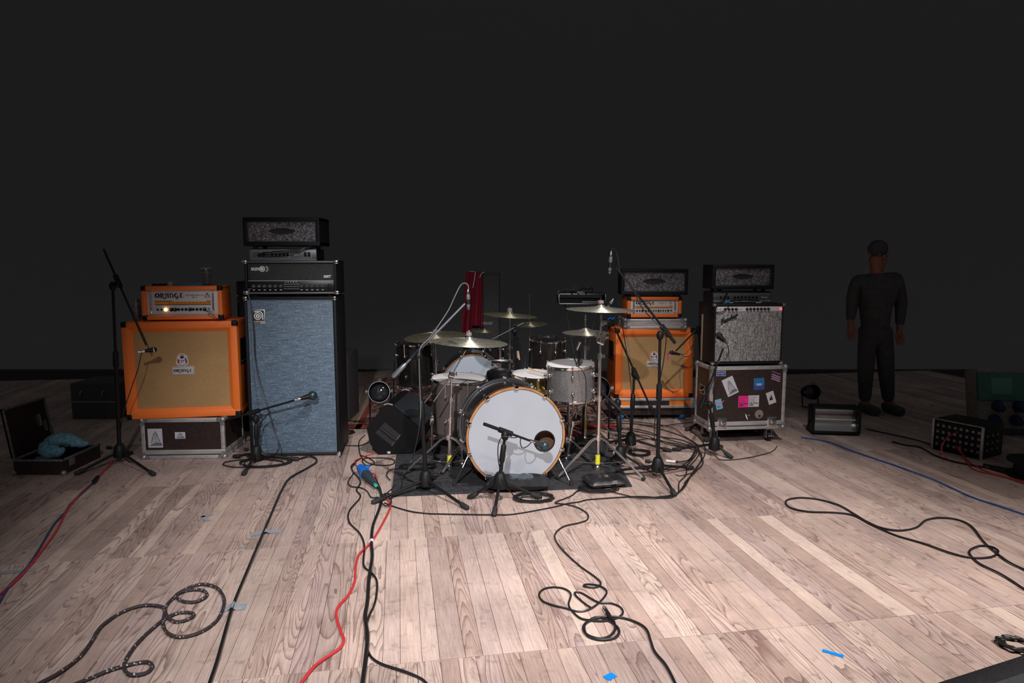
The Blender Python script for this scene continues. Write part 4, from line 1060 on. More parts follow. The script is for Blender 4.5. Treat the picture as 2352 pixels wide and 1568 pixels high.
for sx in (-1, 1):
    for z_ in (f_, h4):
        x = sx*w4/2; obj('corner', MB().rbox(x-.016-(.006 if sx > 0 else -.0), x+.016-(0 if sx > 0 else -.006), -.004, .028, z_-(.002 if z_ == f_ else .026), z_+(.026 if z_ == f_ else .003), .008), chrome, ah)
# feedback hum eliminator sized head
zt2 = zt+.001+h4
l5, w5 = orient(575, 726, Yb+.05, zt2, 3)
h5 = P(650, 571, Yb+.05).z - zt2
sh = thing('amplifier_head', 'slim grey faced amplifier with leads across it, on the large bass head', 'amplifier', (l5.x, l5.y, zt2+.001), R(3))
obj('chassis', MB().rbox(-w5/2, w5/2, .012, .26, 0, h5, .004), black_metal, sh)
obj('faceplate', MB().rbox(-w5/2, w5/2, 0, .013, .003, h5-.006, .002), mat('dark_grey_faceplate', (.15, .16, .18), .4, .3), sh)
m = MB()
for xa, xb, za, zb in ((-w5*.48, w5*.46, h5-.012, h5-.009), (-w5*.5, w5*.5, 0.0, .003)): m.box(xa, xb, -.001, 0.001, za, zb)
obj('edge_lines', m, alu, sh, smooth=None)
for xa, xb in ((-w5*.47, -w5*.33), (-w5*.325, w5*.095), (w5*.10, w5*.43)):
    m = MB(); za, zb = h5*.16, h5*.78; e = .0018
    m.box(xa, xb, -.0008, 0, za, za+e); m.box(xa, xb, -.0008, 0, zb-e, zb); m.box(xa, xa+e, -.0008, 0, za, zb); m.box(xb-e, xb, -.0008, 0, za, zb); obj('printed_box', m, light_paper, sh, smooth=None)
for q in range(6): knob(sh, -w5*.28 + (0 if q == 0 else w5*.06)+q*w5*.058, h5*.5, .0095, 0, black_plastic, None, .014)
obj('model_name', text_mb('SVT', .018, w5*.16, h5*.38, -.0006, .0006, shear=.2), light_paper, sh, smooth=None)
for q in range(2): obj('rocker_switch', MB().rbox(w5*(.315+q*.055), w5*(.355+q*.055), -.003, .001, h5*.32, h5*.70, .001), black_plastic, sh)
Ys = Yb+.05
cable('pair of black leads crossing the slim grey amplifier', [P(592, 585, Ys-.02), P(605, 581, Ys-.05), P(640, 577, Ys-.05), P(680, 574, Ys-.04), P(710, 567, Ys-.02), P(735, 566, Ys+.05)], .0055)
cable('second black lead crossing the slim grey amplifier lower down', [P(594, 588, Ys-.02), P(612, 585, Ys-.05), P(650, 581, Ys-.06), P(678, 577, Ys-.05), P(706, 568, Ys-.03), P(733, 569, Ys+.05)], .005)
zt3 = zt2 + .001 + h5
l6, w6 = orient(559, 735, Yb+.03, zt3, 0)
h6 = P(647, 499, Yb+.03).z - zt3
glitter_head('amplifier_head', 'black head with glitter grille topping the bass stack', (l6.x, l6.y, zt3+.001), 0, w6, h6, .27, 'black glitter heads')
# lead from the bass head down to the floor
Yf = Yb-.03
a_ = [P(571, 668, Yf), P(570, 675, Yf-.01), P(576, 700, Yf-.02), P(583, 760, Yf-.03), P(586, 820, Yf-.03), P(597, 880, Yf-.05), P(614, 935, Yf-.08), P(628, 985, Yf-.10), P(640, 1020, Yf-.12), P(637, 1038, Yf-.13), P(620, 1046, Yf-.12), P(603, 1042, Yf-.12), P(594, 1025, Yf-.11), P(596, 990, Yf-.11), P(601, 968, Yf-.12), P(622, 945, Yf-.15)]
cable('black lead hanging down the silver blue grille from the bass head', a_, .0042)
wthing('jack_plug', 'silver right angled jack plug in the bass head', 'plug', MB().tube([P(579, 663, Yf+.02), P(572, 664, Yf), P(571, 676, Yf-.01)], [.006, .008, .006], 8), chrome)

# dark cabinet between the two left stacks and a trunk behind the bass stack
Yk = 5.75
xa, xb = XP(549, Yk, .7), XP(600, Yk, .7); zk = P(560, 646, Yk).z
dk = thing('speaker_cabinet', 'dark tall cabinet just showing between the orange and the bass stacks', 'speaker', ((xa+xb)/2, Yk, 0))
w_ = xb-xa+.2; obj('cabinet', frame_mb(w_, zk, .3, .02, .012), black_tolex, dk, loc=(.1, 0, 0)); obj('grille_cloth', MB().box(-w_/2+.018+.1, w_/2-.018+.1, .008, .016, .018, zk-.018), fabric_black, dk, smooth=None)
for za in (.25, .6, .9): obj('corner_clip', MB().rbox(-w_/2+.098, -w_/2+.112, -.004, .004, zk*za, zk*za+.012, .002), alu_dark, dk)
Yt = 6.1
xa, xb = XP(770, Yt, .3), XP(801, Yt, .3); zk = P(790, 812, Yt).z
tr = thing('road_case', 'black road case with thin yellow edges behind the bass cabinet', 'case', ((xa+xb)/2, Yt, 0))
w_ = xb-xa; obj('case_body', MB().rbox(-w_/2, w_/2, 0, .4, .0, zk, .008), shade_lifted_vinyl, tr)
m = MB(); ye = .006
for z_, i_ in ((zk, 0), (zk-.11, .03)):
    m.box(-w_/2, w_/2-i_, -.004-i_*.2, .003, z_-ye, z_); m.box(w_/2-i_-ye, w_/2-i_, -.004-i_*.2, .003, z_-.09, z_)
obj('yellow_edging', m, mat('worn_yellow_paint', (.20, .15, .03), .6), tr, smooth=None)

# short stand and microphone in front of the bass cabinet
mic_stand('short black boom stand in front of the bass cabinet', (590, 1060), [(560, 1087), (682, 1054), (540, 1048)], (588, 962), ((520, 964), (694, 914)), low_r=.011, leg_z=.06, boom_dY=(-.0, .0), top_y=None)
Ym = G(590, 1060).y
dynamic_mic('round headed grey microphone aimed at the silver blue grille', P(690, 915, Ym), P(718, 908, Ym+.05), .028, ball=.034, gm=mat('mic_dark_teal', (.05, .075, .085), .32, .6), body=black_plastic)
cg = G(612, 1063)
cable('coil of black cable at the foot of the short bass cabinet stand', coil_pts(cg.x, cg.y, .17, .12, 3.3, .004, seed=2), .0042, cat='cable')
cg = G(585, 1066)
cable('wide black cable loop on the floor left of the short bass stand', coil_pts(cg.x-.02, cg.y, .22, .10, 1.2, .004, seed=5), .0042)

# ================================================================== CASE AND BLUE TOWEL AT FAR LEFT
pA, pB = G(33, 1090), G(147, 1090)
Yq = (pA.y+pB.y)/2
pw_ = pB.x-pA.x
oc2 = thing('open_case', 'open black equipment case with lid up at the far left', 'case', ((pA.x+pB.x)/2, Yq, 0), R(0))
hb = P(90, 1058, Yq).z
dB = .42
m = MB(); 
sk = .32  # the tray runs back to the right
def sk_box(m, x0, x1, y0, y1, z0, z1):
    Mx = Matrix(((1, sk*0, 0, 0), (0, 1, 0, 0), (0, 0, 1, 0), (0, 0, 0, 1))); m.box(x0, x1, y0, y1, z0, z1, Mx)
w_ = pw_/2
obj('tray_wall', MB().box(-w_, w_, 0, .012, 0, hb), brown_board, oc2, smooth=None); obj('tray_wall', MB().box(-w_, w_, dB-.012, dB, 0, hb), brown_board, oc2, smooth=None)
obj('tray_wall', MB().box(-w_, -w_+.012, .012, dB-.012, 0, hb), brown_board, oc2, smooth=None); obj('tray_wall', MB().box(w_-.012, w_, .012, dB-.012, 0, hb), brown_board, oc2, smooth=None)
obj('tray_floor', MB().box(-w_+.012, w_-.012, .012, dB-.012, 0, .012), fabric_black, oc2, smooth=None)
for a, b, c, e in ((-w_-.002, w_+.002, -.003, .014), (-w_-.002, w_+.002, dB-.014, dB+.002), (-w_-.002, -w_+.014, -.002, dB+.002), (w_-.014, w_+.002, -.002, dB+.002)):
    obj('edge_rail', MB().rbox(a, b, c, e, hb-.004, hb+.008, .002), alu_dark, oc2)
for sx in (-1, 1): obj('ball_corner', MB().sphere((sx*w_, 0, .012), .020, 12), alu_dark, oc2)
obj('latch', MB().rbox(w_+.0, w_+.006, .06, .12, hb*.45, hb*.95, .002), alu_dark, oc2)
# lid hinged on the left wall, leaning out a little
lid = MB(); lh = .35
La = Vector((-w_, 0, hb+.01)); 
M = Matrix.Translation((-w_, 0, hb+.012)) @ Matrix.Rotation(R(-8), 4, 'Y')
lo = obj('lid', MB().box(-.012, 0, 0, dB, 0, lh, M), brown_board, oc2, smooth=None, label='raised lid of the case')
for a, b, c, e in ((0, dB, lh-.012, lh), (0, .012, 0, lh), (dB-.012, dB, 0, lh)): obj('lid_rail', MB().rbox(-.015, .010, a, b, c, e, .002, M), alu_dark, lo)
for q in range(3): obj('tool_clip', MB().rbox(0, .012, .30+q*.05, .33+q*.05, lh*.45-q*.05, lh*.70-q*.06, .003, M), chrome if q == 0 else alu_dark, lo)
# towel: lumpy folds draped over the right wall
bm = bmesh.new()
from mathutils import noise as mnoise
tmb = MB()
for path, rad_ in (([P(108, 1016, Yq+.16), P(128, 1010, Yq+.16), P(150, 1010, Yq+.18), P(172, 1014, Yq+.20), P(190, 1018, Yq+.22), P(199, 1022, Yq+.24)], [.030, .048, .046, .040, .028, .010]),
                   ([P(101, 1018, Yq+.14), P(106, 1030, Yq+.12), P(120, 1038, Yq+.10), P(136, 1036, Yq+.10), P(146, 1028, Yq+.12)], [.028, .045, .046, .034, .012])):
    sp = spline(path, 6); q0 = len(tmb.v)
    rr_ = [rad_[min(int(k/6), len(rad_)-1)]*(1-(k % 6)/6)+rad_[min(int(k/6)+1, len(rad_)-1)]*((k % 6)/6) for k in range(len(sp))]
    tmb.tube(sp, rr_, 20)
    for k in range(q0, len(tmb.v)): v = tmb.v[k]; tmb.v[k] = v + Vector((1, .6, 1))*(.011*mnoise.noise(v*22)+.006*mnoise.noise(v*55))
bm.free()
tw = wthing('towel', 'crumpled teal towel in the open case at far left', 'towel', tmb, blue_towel_m, smooth=80)
cgx = oc2.location
cable('pale cable roll inside the open case', coil_pts(cgx.x-.02, cgx.y+.12, .055, .045, 3, .006, z=hb-.03, seed=8), .006, mat('lilac_grey_cable', (.20, .18, .24), .5))
# dim gear behind the far left stack
Yg = 6.2
gx_ = XP(215, Yg, .3)
g_ = thing('equipment_case', 'dim black equipment case in the shadows behind the tall left stand', 'case', (gx_, Yg, 0))
zk = P(215, 880, Yg).z
obj('case_body', MB().rbox(-.22, .22, 0, .4, 0, zk, .01), shade_lifted_vinyl, g_); obj('case_rail', MB().rbox(-.22, .22, -.004, .006, zk*.46, zk*.5, .002), alu_dark, g_)
for sx in (-1, 1): obj('case_clip', MB().tube(spline([(sx*.10-.02, -.004, zk*.62), (sx*.10-.025, -.012, zk*.7), (sx*.10-.01, -.004, zk*.8)], 4), .005, 6), brass, g_)

# ================================================================== FRONT DRUM KIT
YK = 4.28
kr = .324
kx = XP(1186, YK, kr)
kyaw = 12
kd = .38
fd = Vector((math.sin(R(kyaw)), -math.cos(R(kyaw)), 0))
rear = Vector((kx, YK, kr+.008)) - fd*kd
# port hole in kick local coordinates: local x to the right, local y up (axis z towards the audience)
kick = drum('kick_drum', 'big kick drum with plain white head, wooden hoop and round port hole', rear, (PI/2, 0, R(kyaw)), kr, kd, drum_black_sparkle, n=10, hoop_mat=grey_metal, top_head=kick_white, bottom_head=kick_white, wood_hoops=True, port=(.188, -.040, .067))
for sx in (-1, 1):
    a = rear + fd*kd*.72 + Vector((sx*kr*.86, 0, -.12)); b = Vector((a.x+sx*.10, a.y-.10, .012))
    wob = MB(True).tube([a, a.lerp(b, .5)], .008, 10); wob.tube([a.lerp(b, .5), b], .0055, 8); wob.sphere(a, .02, 12)
    M_ = Matrix.Rotation(-R(kyaw), 4, 'Z')
    inv = (Matrix.Translation(rear) @ Matrix.Rotation(R(kyaw), 4, 'Z') @ Matrix.Rotation(PI/2, 4, 'X')).inverted()
    wob.v = [inv @ Vector(v) for v in wob.v]; wob.world = False
    obj('kick_spur', wob, chrome, kick)
    ft = MB(True).tube([b+Vector((0, 0, .035)), b+Vector((0, 0, -.010))], [.010, .014], 10); ft.v = [inv @ Vector(v) for v in ft.v]; ft.world = False; obj('rubber_tip', ft, rubber, kick)

obj('lining_stand_in', MB().lathe([(kr*.9, 0), (kr*.9, .02), (0, .025)], 40, Matrix.Translation((0, 0, kd-.13))), mat('port_disc_brown', (.20, .10, .05), .9), kick, label='added brown disc behind the port hole, standing in for the wooden lining')  # disc added close behind the port to catch light, in place of the inside wall
# floor tom
Yt = 5.18
fr = .215
zt = P(1052, 866, Yt).z
ftx = XP(1051, Yt, zt)
tomd = .42
ft_ = drum('floor_tom', 'dark sparkle floor tom left of the big kick drum', (ftx, Yt, zt-tomd), (R(2), R(1.5), 0), fr, tomd, drum_glitter, n=8)
for a in (215, 325, 90):
    dx, dy = math.cos(R(a))*(fr+.012), math.sin(R(a))*(fr+.012)
    m = MB().tube([(dx, dy, tomd*.42), (dx, dy, -.06), (dx*1.05, dy*1.05, -(zt-tomd)+.02)], .006, 8); obj('leg', m, chrome, ft_)
    obj('leg_bracket', MB().rbox(dx-.016, dx+.016, dy-.016, dy+.016, tomd*.18, tomd*.36, .005), chrome, ft_)
    obj('rubber_foot', MB().tube([(dx*1.05, dy*1.05, -(zt-tomd)+.05), (dx*1.05, dy*1.05, -(zt-tomd)+.006)], [.011, .015], 10), rubber, ft_)
# rack tom
Yr = 4.80
rr = .176
zt = P(1312, 833, Yr).z
rd = .255
rt_ = drum('rack_tom', 'silver sparkle rack tom right above the kick drum', (XP(1312, Yr, zt), Yr, zt-rd), (R(3), R(-1.5), 0), rr, rd, drum_silver, n=6)
# snare
Yn = 5.12
zt = P(1222, 857, Yn).z
sn = drum('snare_drum', 'brass snare drum with a pair of sticks on it behind the kick drum', (XP(1226, Yn, zt), Yn, zt-.165), (R(3), R(2), 0), .178, .165, brass, n=8, lug_mid=True)
st_ = thing('snare_stand', 'low chrome snare stand under the brass snare', 'stand', (sn.location.x, Yn, 0))
obj('tube', MB().tube([(0, 0, .04), (0, 0, zt-.22)], .011, 12), chrome_warm, st_)
for a in (90, 210, 330):
    c_, s_ = math.cos(R(a)), math.sin(R(a))
    obj('arm', MB().tube([(0, 0, zt-.24), (c_*.10, s_*.10, zt-.21), (c_*.186, s_*.186, zt-.175), (c_*.190, s_*.190, zt-.15)], .005, 8), chrome, st_)
    obj('leg', MB().tube([(0, 0, .20), (c_*.24, s_*.24, .012)], .006, 8), chrome, st_)
def stick(label, a, b, r=.0072, group=None):
    a = Vector(a); b = Vector(b); d = b-a
    return wthing('drumstick', label, 'drumstick', MB().tube([a, a+d*.01, a+d*.72, a+d*.93, a+d*.955, a+d*.975, a+d*.99, b], [r*.6, r, r, r*.5, r*.62, r*.8, r*.7, r*.3], 12), wood_pale, group)
stick('upper pale drumstick lying across the snare drum', P(1214, 846, Yn+.02), P(1268, 862, Yn-.14))
stick('lower drumstick leaning over the rear hoop of the kick drum', P(1183, 866, 4.86), P(1228, 893, 4.62), .010)
# throne
Yth = 5.55
zt = P(1152, 850, Yth).z
th = thing('drum_throne', 'round black drum stool behind the kick drum', 'stool', (XP(1152, Yth, zt), Yth, 0))
rr_ = .125
obj('seat', MB().lathe([(rr_*.9, zt-.085), (rr_, zt-.07), (rr_*1.02, zt-.03), (rr_*.96, zt-.008), (rr_*.8, zt), (0, zt+.003)], 40), leather_black, th)
obj('column', MB().tube([(0, 0, .06), (0, 0, zt-.08)], .014, 12), chrome, th)
for a in (30, 150, 270):
    c_, s_ = math.cos(R(a)), math.sin(R(a)); obj('leg', MB().tube([(0, 0, .26), (c_*.25, s_*.25, .012)], .009, 8), chrome, th)

# crash left with boom
t, pt, h = drum_stand('cymbal_stand', 'chrome boom cymbal stand in front of the floor tom, with yellow tape', (1032, 1079), (1037, 862), hc=.235, spread=.34, angs=(205, 330, 85), tape=(.045, .105))
Y1 = t.location.y; j = pt(h)
cc = P(1078, 786, Y1-.03)
clamp(t, j, .022, chrome, axis=(1, .2, -.3), wing=(.9, 0, .3), name='boom_tilter')
obj('boom_arm', MB(True).tube([P(996, 922, Y1-.0), j, cc + Vector((0, 0, -.01))], .0055, 10), chrome_warm, t)
cy, hgt = cymbal('crash_cymbal', 'big crash cymbal on the left of the front kit, above the floor tom', cc, (R(.5), R(3), R(10)), .262, bronze)
top = P(1077, 770, Y1-.03)
nt = obj('wing_nut', MB(True).tube([cc, P(1077, 757, Y1-.03)], .004, 8), chrome, t)
obj('felt_washer', MB(True).lathe([(.016, 0), (.020, .003), (.020, .020), (.016, .024), (0, .024)], 16, Matrix.Translation(P(1077, 771, Y1-.03))), mat('grey_felt', (.22, .21, .22), .9), t)
obj('nut_cap', MB(True).sphere(P(1077, 760, Y1-.03), .010, 10), chrome, t); obj('red_mark', MB(True).sphere(P(1073, 763, Y1-.05), .007, 8), mat('red_plastic', (.7, .04, .05), .4), t)
md = P(1071, 799, Y1-.08)
obj('memory_badge', MB(True).lathe([(0, 0), (.020, 0), (.021, .004), (.018, .006), (0, .006)], 20, align(md, md+Vector((0, -1, .1)))), drum_black, t)
# crash right
t, pt, h = drum_stand('cymbal_stand', 'tall chrome cymbal stand at the front right of the kit, with yellow tape', (1372, 1081), (1381, 722), hc=.235, spread=.36, angs=(215, 322, 80), tape=(.05, .115))
Y2 = t.location.y
cc = P(1380, 711, Y2)
cymbal('crash_cymbal', 'crash cymbal on the tall stand at the right of the front kit', cc, (R(.5), R(1.2), R(0)), .236, bronze)
obj('felt_washer', MB(True).lathe([(.018, 0), (.021, .003), (.021, .018), (.016, .022), (0, .022)], 16, Matrix.Translation(P(1380, 697, Y2))), MATS['grey_felt'], t)
obj('wing_nut', MB(True).tube([cc, P(1380, 684, Y2)], .004, 8), chrome, t); obj('red_mark', MB(True).sphere(P(1376, 692, Y2-.02), .007, 8), MATS['red_plastic'], t)
for (x_, y_, w_) in ((1384, 742, .8), (1376, 770, -.8), (1388, 775, .8)): clamp(t, P(x_, y_, Y2-.01), .016, chrome_warm, wing=(w_, -.4, 0), name='tilter_clamp')
m = MB(True)
for a, b in (((1372, 762), (1372, 785)), ((1372, 785), (1386, 791)), ((1386, 791), (1386, 770))): m.tube([P(*a, Y2-.03), P(*b, Y2-.03)], .007, 8)
obj('bracket', m, chrome_warm, t)
# hi-hat
t, pt, h = drum_stand('hi_hat_stand', 'chrome hi-hat stand behind the rack tom', (1343, 1012), (1345, 722), hc=.30, spread=.27, angs=(200, 335, 90), tape=(.10, .17), tubes=(.013, .010, .0045))
Y3 = t.location.y
pedal = MB(True); p_ = G(1335, 1030); pedal.rbox(p_.x-.045, p_.x+.045, p_.y-.0, p_.y+.26, .03, .042, .004); obj('foot_pedal', pedal, black_metal, t)
hc0 = P(1345, 765, Y3)
hh = thing('hi_hat', 'pair of hi-hat cymbals right of the rack tom', 'cymbal', hc0)
for dz, s_, nm in ((0.004, 1, 'top_cymbal'), (-.004, -1, 'bottom_cymbal')):
    mm = MB(); r_ = .186; b_ = .30; bz = .035
    prof = [(.005, bz+.018), (r_*.12, bz+.014), (r_*.22, bz), (r_*.26, bz-.003)] + [(r_*.26+(r_*.74)*k/8, (bz-.003)*(1-k/8)**1.25) for k in range(1, 9)]
    lo = [(a, b-.0015) for a, b in reversed(prof)]; mm.lathe(prof+lo, 56, closed=True)
    mm.v = [Vector((v.x, v.y, v.z*s_*(.75 if s_ > 0 else .55)+dz)) for v in mm.v]; mm.f = mm.f if s_ > 0 else [tuple(reversed(f)) for f in mm.f]
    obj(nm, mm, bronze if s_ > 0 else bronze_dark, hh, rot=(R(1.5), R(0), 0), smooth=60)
m = MB(True)
for py_, r_ in ((749, .014), (744, .011), (735, .016), (729, .010)): m.lathe([(r_, 0), (r_, .012), (0, .012)], 12, Matrix.Translation(P(1345, py_, Y3)))
obj('clutch', m, chrome, t)
# pedal board of the kick pedal and the clutter of hardware beneath the rack tom
t = thing('drum_hardware_rack', 'tangle of chrome clamps and tubes under the rack tom', 'hardware', (XP(1310, 5.0, .4), 5.0, 0))
hw = random.Random(11)
obj('tube', MB(True).tube([P(1306, 918, 4.85), P(1306, 960, 4.9), G(1306, 1050, .02)], .009, 10), chrome, t)
for a, b, r_ in (((1262, 912), (1302, 935), .005), ((1260, 945), (1318, 955), .006), ((1290, 925), (1345, 905), .006), ((1275, 930), (1290, 975), .007), ((1318, 930), (1300, 985), .006), ((1330, 915), (1322, 960), .006), ((1280, 965), (1330, 985), .005)):
    obj('bracket_arm', MB(True).tube([P(*a, 4.92), P(*b, 4.96)], r_, 8), chrome, t)
for x_, y_ in ((1300, 932), (1320, 925), (1288, 955), (1312, 965), (1330, 940), (1284, 938)): obj('wing_bolt', MB(True).sphere(P(x_, y_, 4.90), .013, 10, (1, 1, .6)), chrome, t)
# sparkly small things: snare-side microphone above the rack tom
tm = thing('clip_microphone', 'small black clip-on microphone on the rim of the rack tom', 'microphone', P(1328, 835, Yr-.13))
Ya = Yr-.13
obj('clip_arm', MB(True).tube(spline([P(1326, 838, Ya), P(1319, 820, Ya), P(1327, 800, Ya), P(1333, 815, Ya), P(1328, 842, Ya)], 4), .004, 8), black_plastic, tm)
obj('mic_body', MB(True).tube([P(1324, 803, Ya), P(1331, 785, Ya)], [.010, .013], 12), chrome, tm); obj('mic_foot', MB(True).tube([P(1329, 808, Ya), P(1329, 835, Ya)], .008, 8), black_plastic, tm)
cable('thin black cable from the rack tom microphone down the front of the drum', [P(1328, 842, Ya-.06), P(1338, 850, Ya-.09), P(1345, 870, Ya-.10), P(1346, 910, Ya-.10), P(1340, 960, Ya-.05), P(1325, 990, Ya+.05), G(1330, 1040, .004)], .0028)
# kick stand tripods close to the drum, throne pedals etc
t, pt, h = drum_stand('cymbal_stand', 'short chrome stand with splayed legs at the right edge of the kick drum', (1300, 1062), (1313, 985), hc=.17, spread=.24, angs=(235, 330, 100), mt=chrome, tubes=(.010, .009, .007))
t, pt, h = drum_stand('cymbal_stand', 'short chrome stand with splayed legs left of the kick drum', (1062, 1073), (1062, 1012), hc=.15, spread=.22, angs=(235, 305, 120), mt=chrome, tubes=(.010, .009, .007))

# cushion, foil wrap and bag on the carpet
p = G(1190, 1134); q = G(1190, 1112)
cu = thing('cushion', 'black cushion with shiny clear wrap jammed under the kick drum', 'cushion', (p.x, p.y, .008))
def pillow(w, d, h, n=14, seed=1):
    from mathutils import noise as mn
    m = MB(); vs = []
    for s in (1, -1):
        for j in range(n+1):
            for i in range(n+1):
                u, v = i/n*2-1, j/n*2-1
                e = (1-abs(u)**4)**.5*(1-abs(v)**4)**.5 if abs(u) < 1 and abs(v) < 1 else 0
                z = s*h/2*e*(1+.18*mn.noise(Vector((u*2.5, v*2.5, seed)))) if s > 0 else -h/2*e*.9
                vs.append((u*w/2, v*d/2+d/2, z+h/2*.95))
    k = (n+1)**2
    fs = []
    for s in (0, 1):
        for j in range(n):
            for i in range(n):
                a = s*k+j*(n+1)+i; f = (a, a+1, a+n+2, a+n+1); fs.append(f if s == 0 else tuple(reversed(f)))
    return m.add(vs, fs)
obj('cushion_body', pillow(.40, .17, .085), fabric_black, cu)
fo2 = pillow(.20, .13, .088, 16, 4); from mathutils import noise as mn2
fo2.v = [Vector((v.x+.02, v.y+.012, v.z+.003+.006*abs(mn2.noise(v*38)))) for v in fo2.v]
obj('shiny_wrap', fo2, mat('crinkled_clear_film', (.03, .045, .055), .10, 0, 1.0), cu, smooth=20)
p = G(1400, 1126)
bg = thing('leather_bag', 'limp black leather pouch with a microphone on it, on the carpet corner', 'bag', (p.x, p.y, .010), R(14))
obj('bag_body', pillow(.26, .19, .060, 16, 9), leather_black, bg)
dynamic_mic('silver headed vocal microphone lying on the black pouch', P(1371, 1108, p.y+.05), P(1393, 1097, p.y+.09), .024, gm=mat('silver_mesh', (.45, .46, .48), .4, .7))
cg = G(1380, 1126)
cable('coil of black cable under the black pouch on the carpet corner', coil_pts(cg.x-.02, cg.y, .12, .06, 4.2, .0035, z=.006, seed=6), .0038)
cg = G(1225, 1146)
cable('neat coil of black cable on the wood in front of the kick drum', coil_pts(cg.x, cg.y, .115, .075, 4.5, .0035, seed=3), .0038)
cg = G(1210, 1149)
cable('small loop of black cable beside the neat coil at the kick drum', coil_pts(cg.x, cg.y, .055, .04, 1.1, .0035, z=.004, seed=13), .0036)
p = G(1312, 1010)
cl = MB(); n = 10
for j in range(n+1):
    for i in range(n+1):
        u, v = i/n, j/n; cl.v.append(Vector((p.x-.08+u*.17+v*.05, p.y-.05+v*.18, .016+.03*math.sin(u*6)*math.sin(v*3)**2+.03*v)))
cl.f = [(j*(n+1)+i, j*(n+1)+i+1, (j+1)*(n+1)+i+1, (j+1)*(n+1)+i) for j in range(n) for i in range(n)]
cw = wthing('cloth', 'crumpled bright red cloth on the floor right of the kick drum', 'cloth', cl, noisy('red_striped_cloth', (.45, .01, .05), (.62, .02, .08), 12, .8, .3), smooth=60)
sm = cw.modifiers.new('thick', 'SOLIDIFY'); sm.thickness = .004

# ================================================================== REAR DRUM KIT
YR = 6.15
r2 = .30
z2 = P(1080, 810, YR).z - r2
kx2 = XP(1078, YR, z2)
drum('kick_drum', 'second kick drum with blue white head behind the floor tom', (kx2, YR+.40, r2+.008), (PI/2, 0, R(6)), r2, .38, drum_black_sparkle, n=8, hoop_mat=grey_metal, top_head=head_clear, wood_hoops=True)
ztom = P(960, 785, 6.2).z
drum('floor_tom', 'black sparkle floor tom of the rear kit at far left under the dark ride cymbal', (XP(955, 6.2, ztom), 6.2, ztom-.40), (R(2), R(-2), 0), .17, .40, drum_black_sparkle, n=8, top_head=dark_glass)
tl = thing('drum_stand', 'chrome legs carrying the black floor tom of the rear kit', 'stand', (XP(955, 6.2, ztom), 6.2, 0))
for a in (200, 340, 90):
    c_, s_ = math.cos(R(a))*.2, math.sin(R(a))*.2; obj('leg', MB().tube([(c_, s_, ztom-.15), (c_*1.1, s_*1.1, .012)], .006, 8), chrome, tl)
ztom = P(1252, 777, 6.0).z
drum('rack_tom', 'brown sparkle tall tom of the rear kit, left of the hi-hat', (XP(1254, 6.0, ztom), 6.0, ztom-.36), (R(3), R(2), 0), .165, .36, drum_black_sparkle, n=8, top_head=dark_glass)
tl = thing('drum_stand', 'chrome legs carrying the brown sparkle tom of the rear kit', 'stand', (XP(1254, 6.0, ztom), 6.0, 0))
for a in (200, 340, 90):
    c_, s_ = math.cos(R(a))*.19, math.sin(R(a))*.19; obj('leg', MB().tube([(c_, s_, ztom-.15), (c_*1.1, s_*1.1, .012)], .006, 8), chrome, tl)
ztom = P(1110, 786, 6.8).z
drum('snare_drum', 'black rack tom of the rear kit, half hidden by the left crash cymbal', (XP(1126, 6.8, ztom), 6.8, ztom-.2), (R(3), R(3), 0), .14, .20, drum_black_sparkle, n=6, top_head=dark_glass)
# rear cymbals and stands
def rear_stand(label, x_px, ycym, Y, r, tilt, mt, cymlabel, washer=True, hh_=False):
    z = P(x_px, ycym, Y).z; x = XP(x_px, Y, z)
    t = thing('cymbal_stand', label, 'stand', (x, Y, 0))
    obj('lower_tube', MB().tube([(0, 0, .03), (0, 0, z*.5)], .013, 12), chrome, t); obj('upper_tube', MB().tube([(0, 0, z*.5), (0, 0, z+.01)], .008, 10), chrome, t)
    for f in (.5, .72): obj('clamp', MB().tube([(0, 0, z*f-.02), (0, 0, z*f+.02)], .018, 10).tube([(0, 0, z*f), (.04, -.02, z*f)], .006, 6), chrome, t)
    for a in (205, 335, 90): 
        c_, s_ = math.cos(R(a)), math.sin(R(a)); obj('leg', MB().tube([(0, 0, .30), (c_*.05, s_*.05, .29), (c_*.30, s_*.30, .012)], .007, 8), chrome, t)
    cymbal('cymbal' , cymlabel, (x, Y, z), tilt, r, mt)
    if washer:
        obj('felt_washer', MB().lathe([(.018, 0), (.022, .003), (.022, .028), (.014, .034), (0, .034)], 14, Matrix.Translation((0, 0, z+.030))), MATS['grey_felt'], t); obj('wing_nut', MB().tube([(0, 0, z), (0, 0, z+.085)], .004, 8), chrome, t)
    return t
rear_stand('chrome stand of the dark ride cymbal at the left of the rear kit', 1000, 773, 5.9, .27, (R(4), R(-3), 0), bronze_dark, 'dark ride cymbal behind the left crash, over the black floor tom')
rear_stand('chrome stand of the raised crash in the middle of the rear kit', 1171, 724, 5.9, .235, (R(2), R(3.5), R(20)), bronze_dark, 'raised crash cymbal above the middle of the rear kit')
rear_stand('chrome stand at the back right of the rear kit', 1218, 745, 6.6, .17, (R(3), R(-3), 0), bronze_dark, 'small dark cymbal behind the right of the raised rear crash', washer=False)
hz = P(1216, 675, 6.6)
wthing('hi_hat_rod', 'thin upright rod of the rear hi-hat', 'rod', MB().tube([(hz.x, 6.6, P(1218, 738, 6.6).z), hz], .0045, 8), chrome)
rear_stand('chrome stand of the low dark cymbal under the red jersey', 1113, 760, 6.6, .15, (R(0), R(1), 0), bronze_dark, 'low dark cymbal under the red jersey', washer=False)
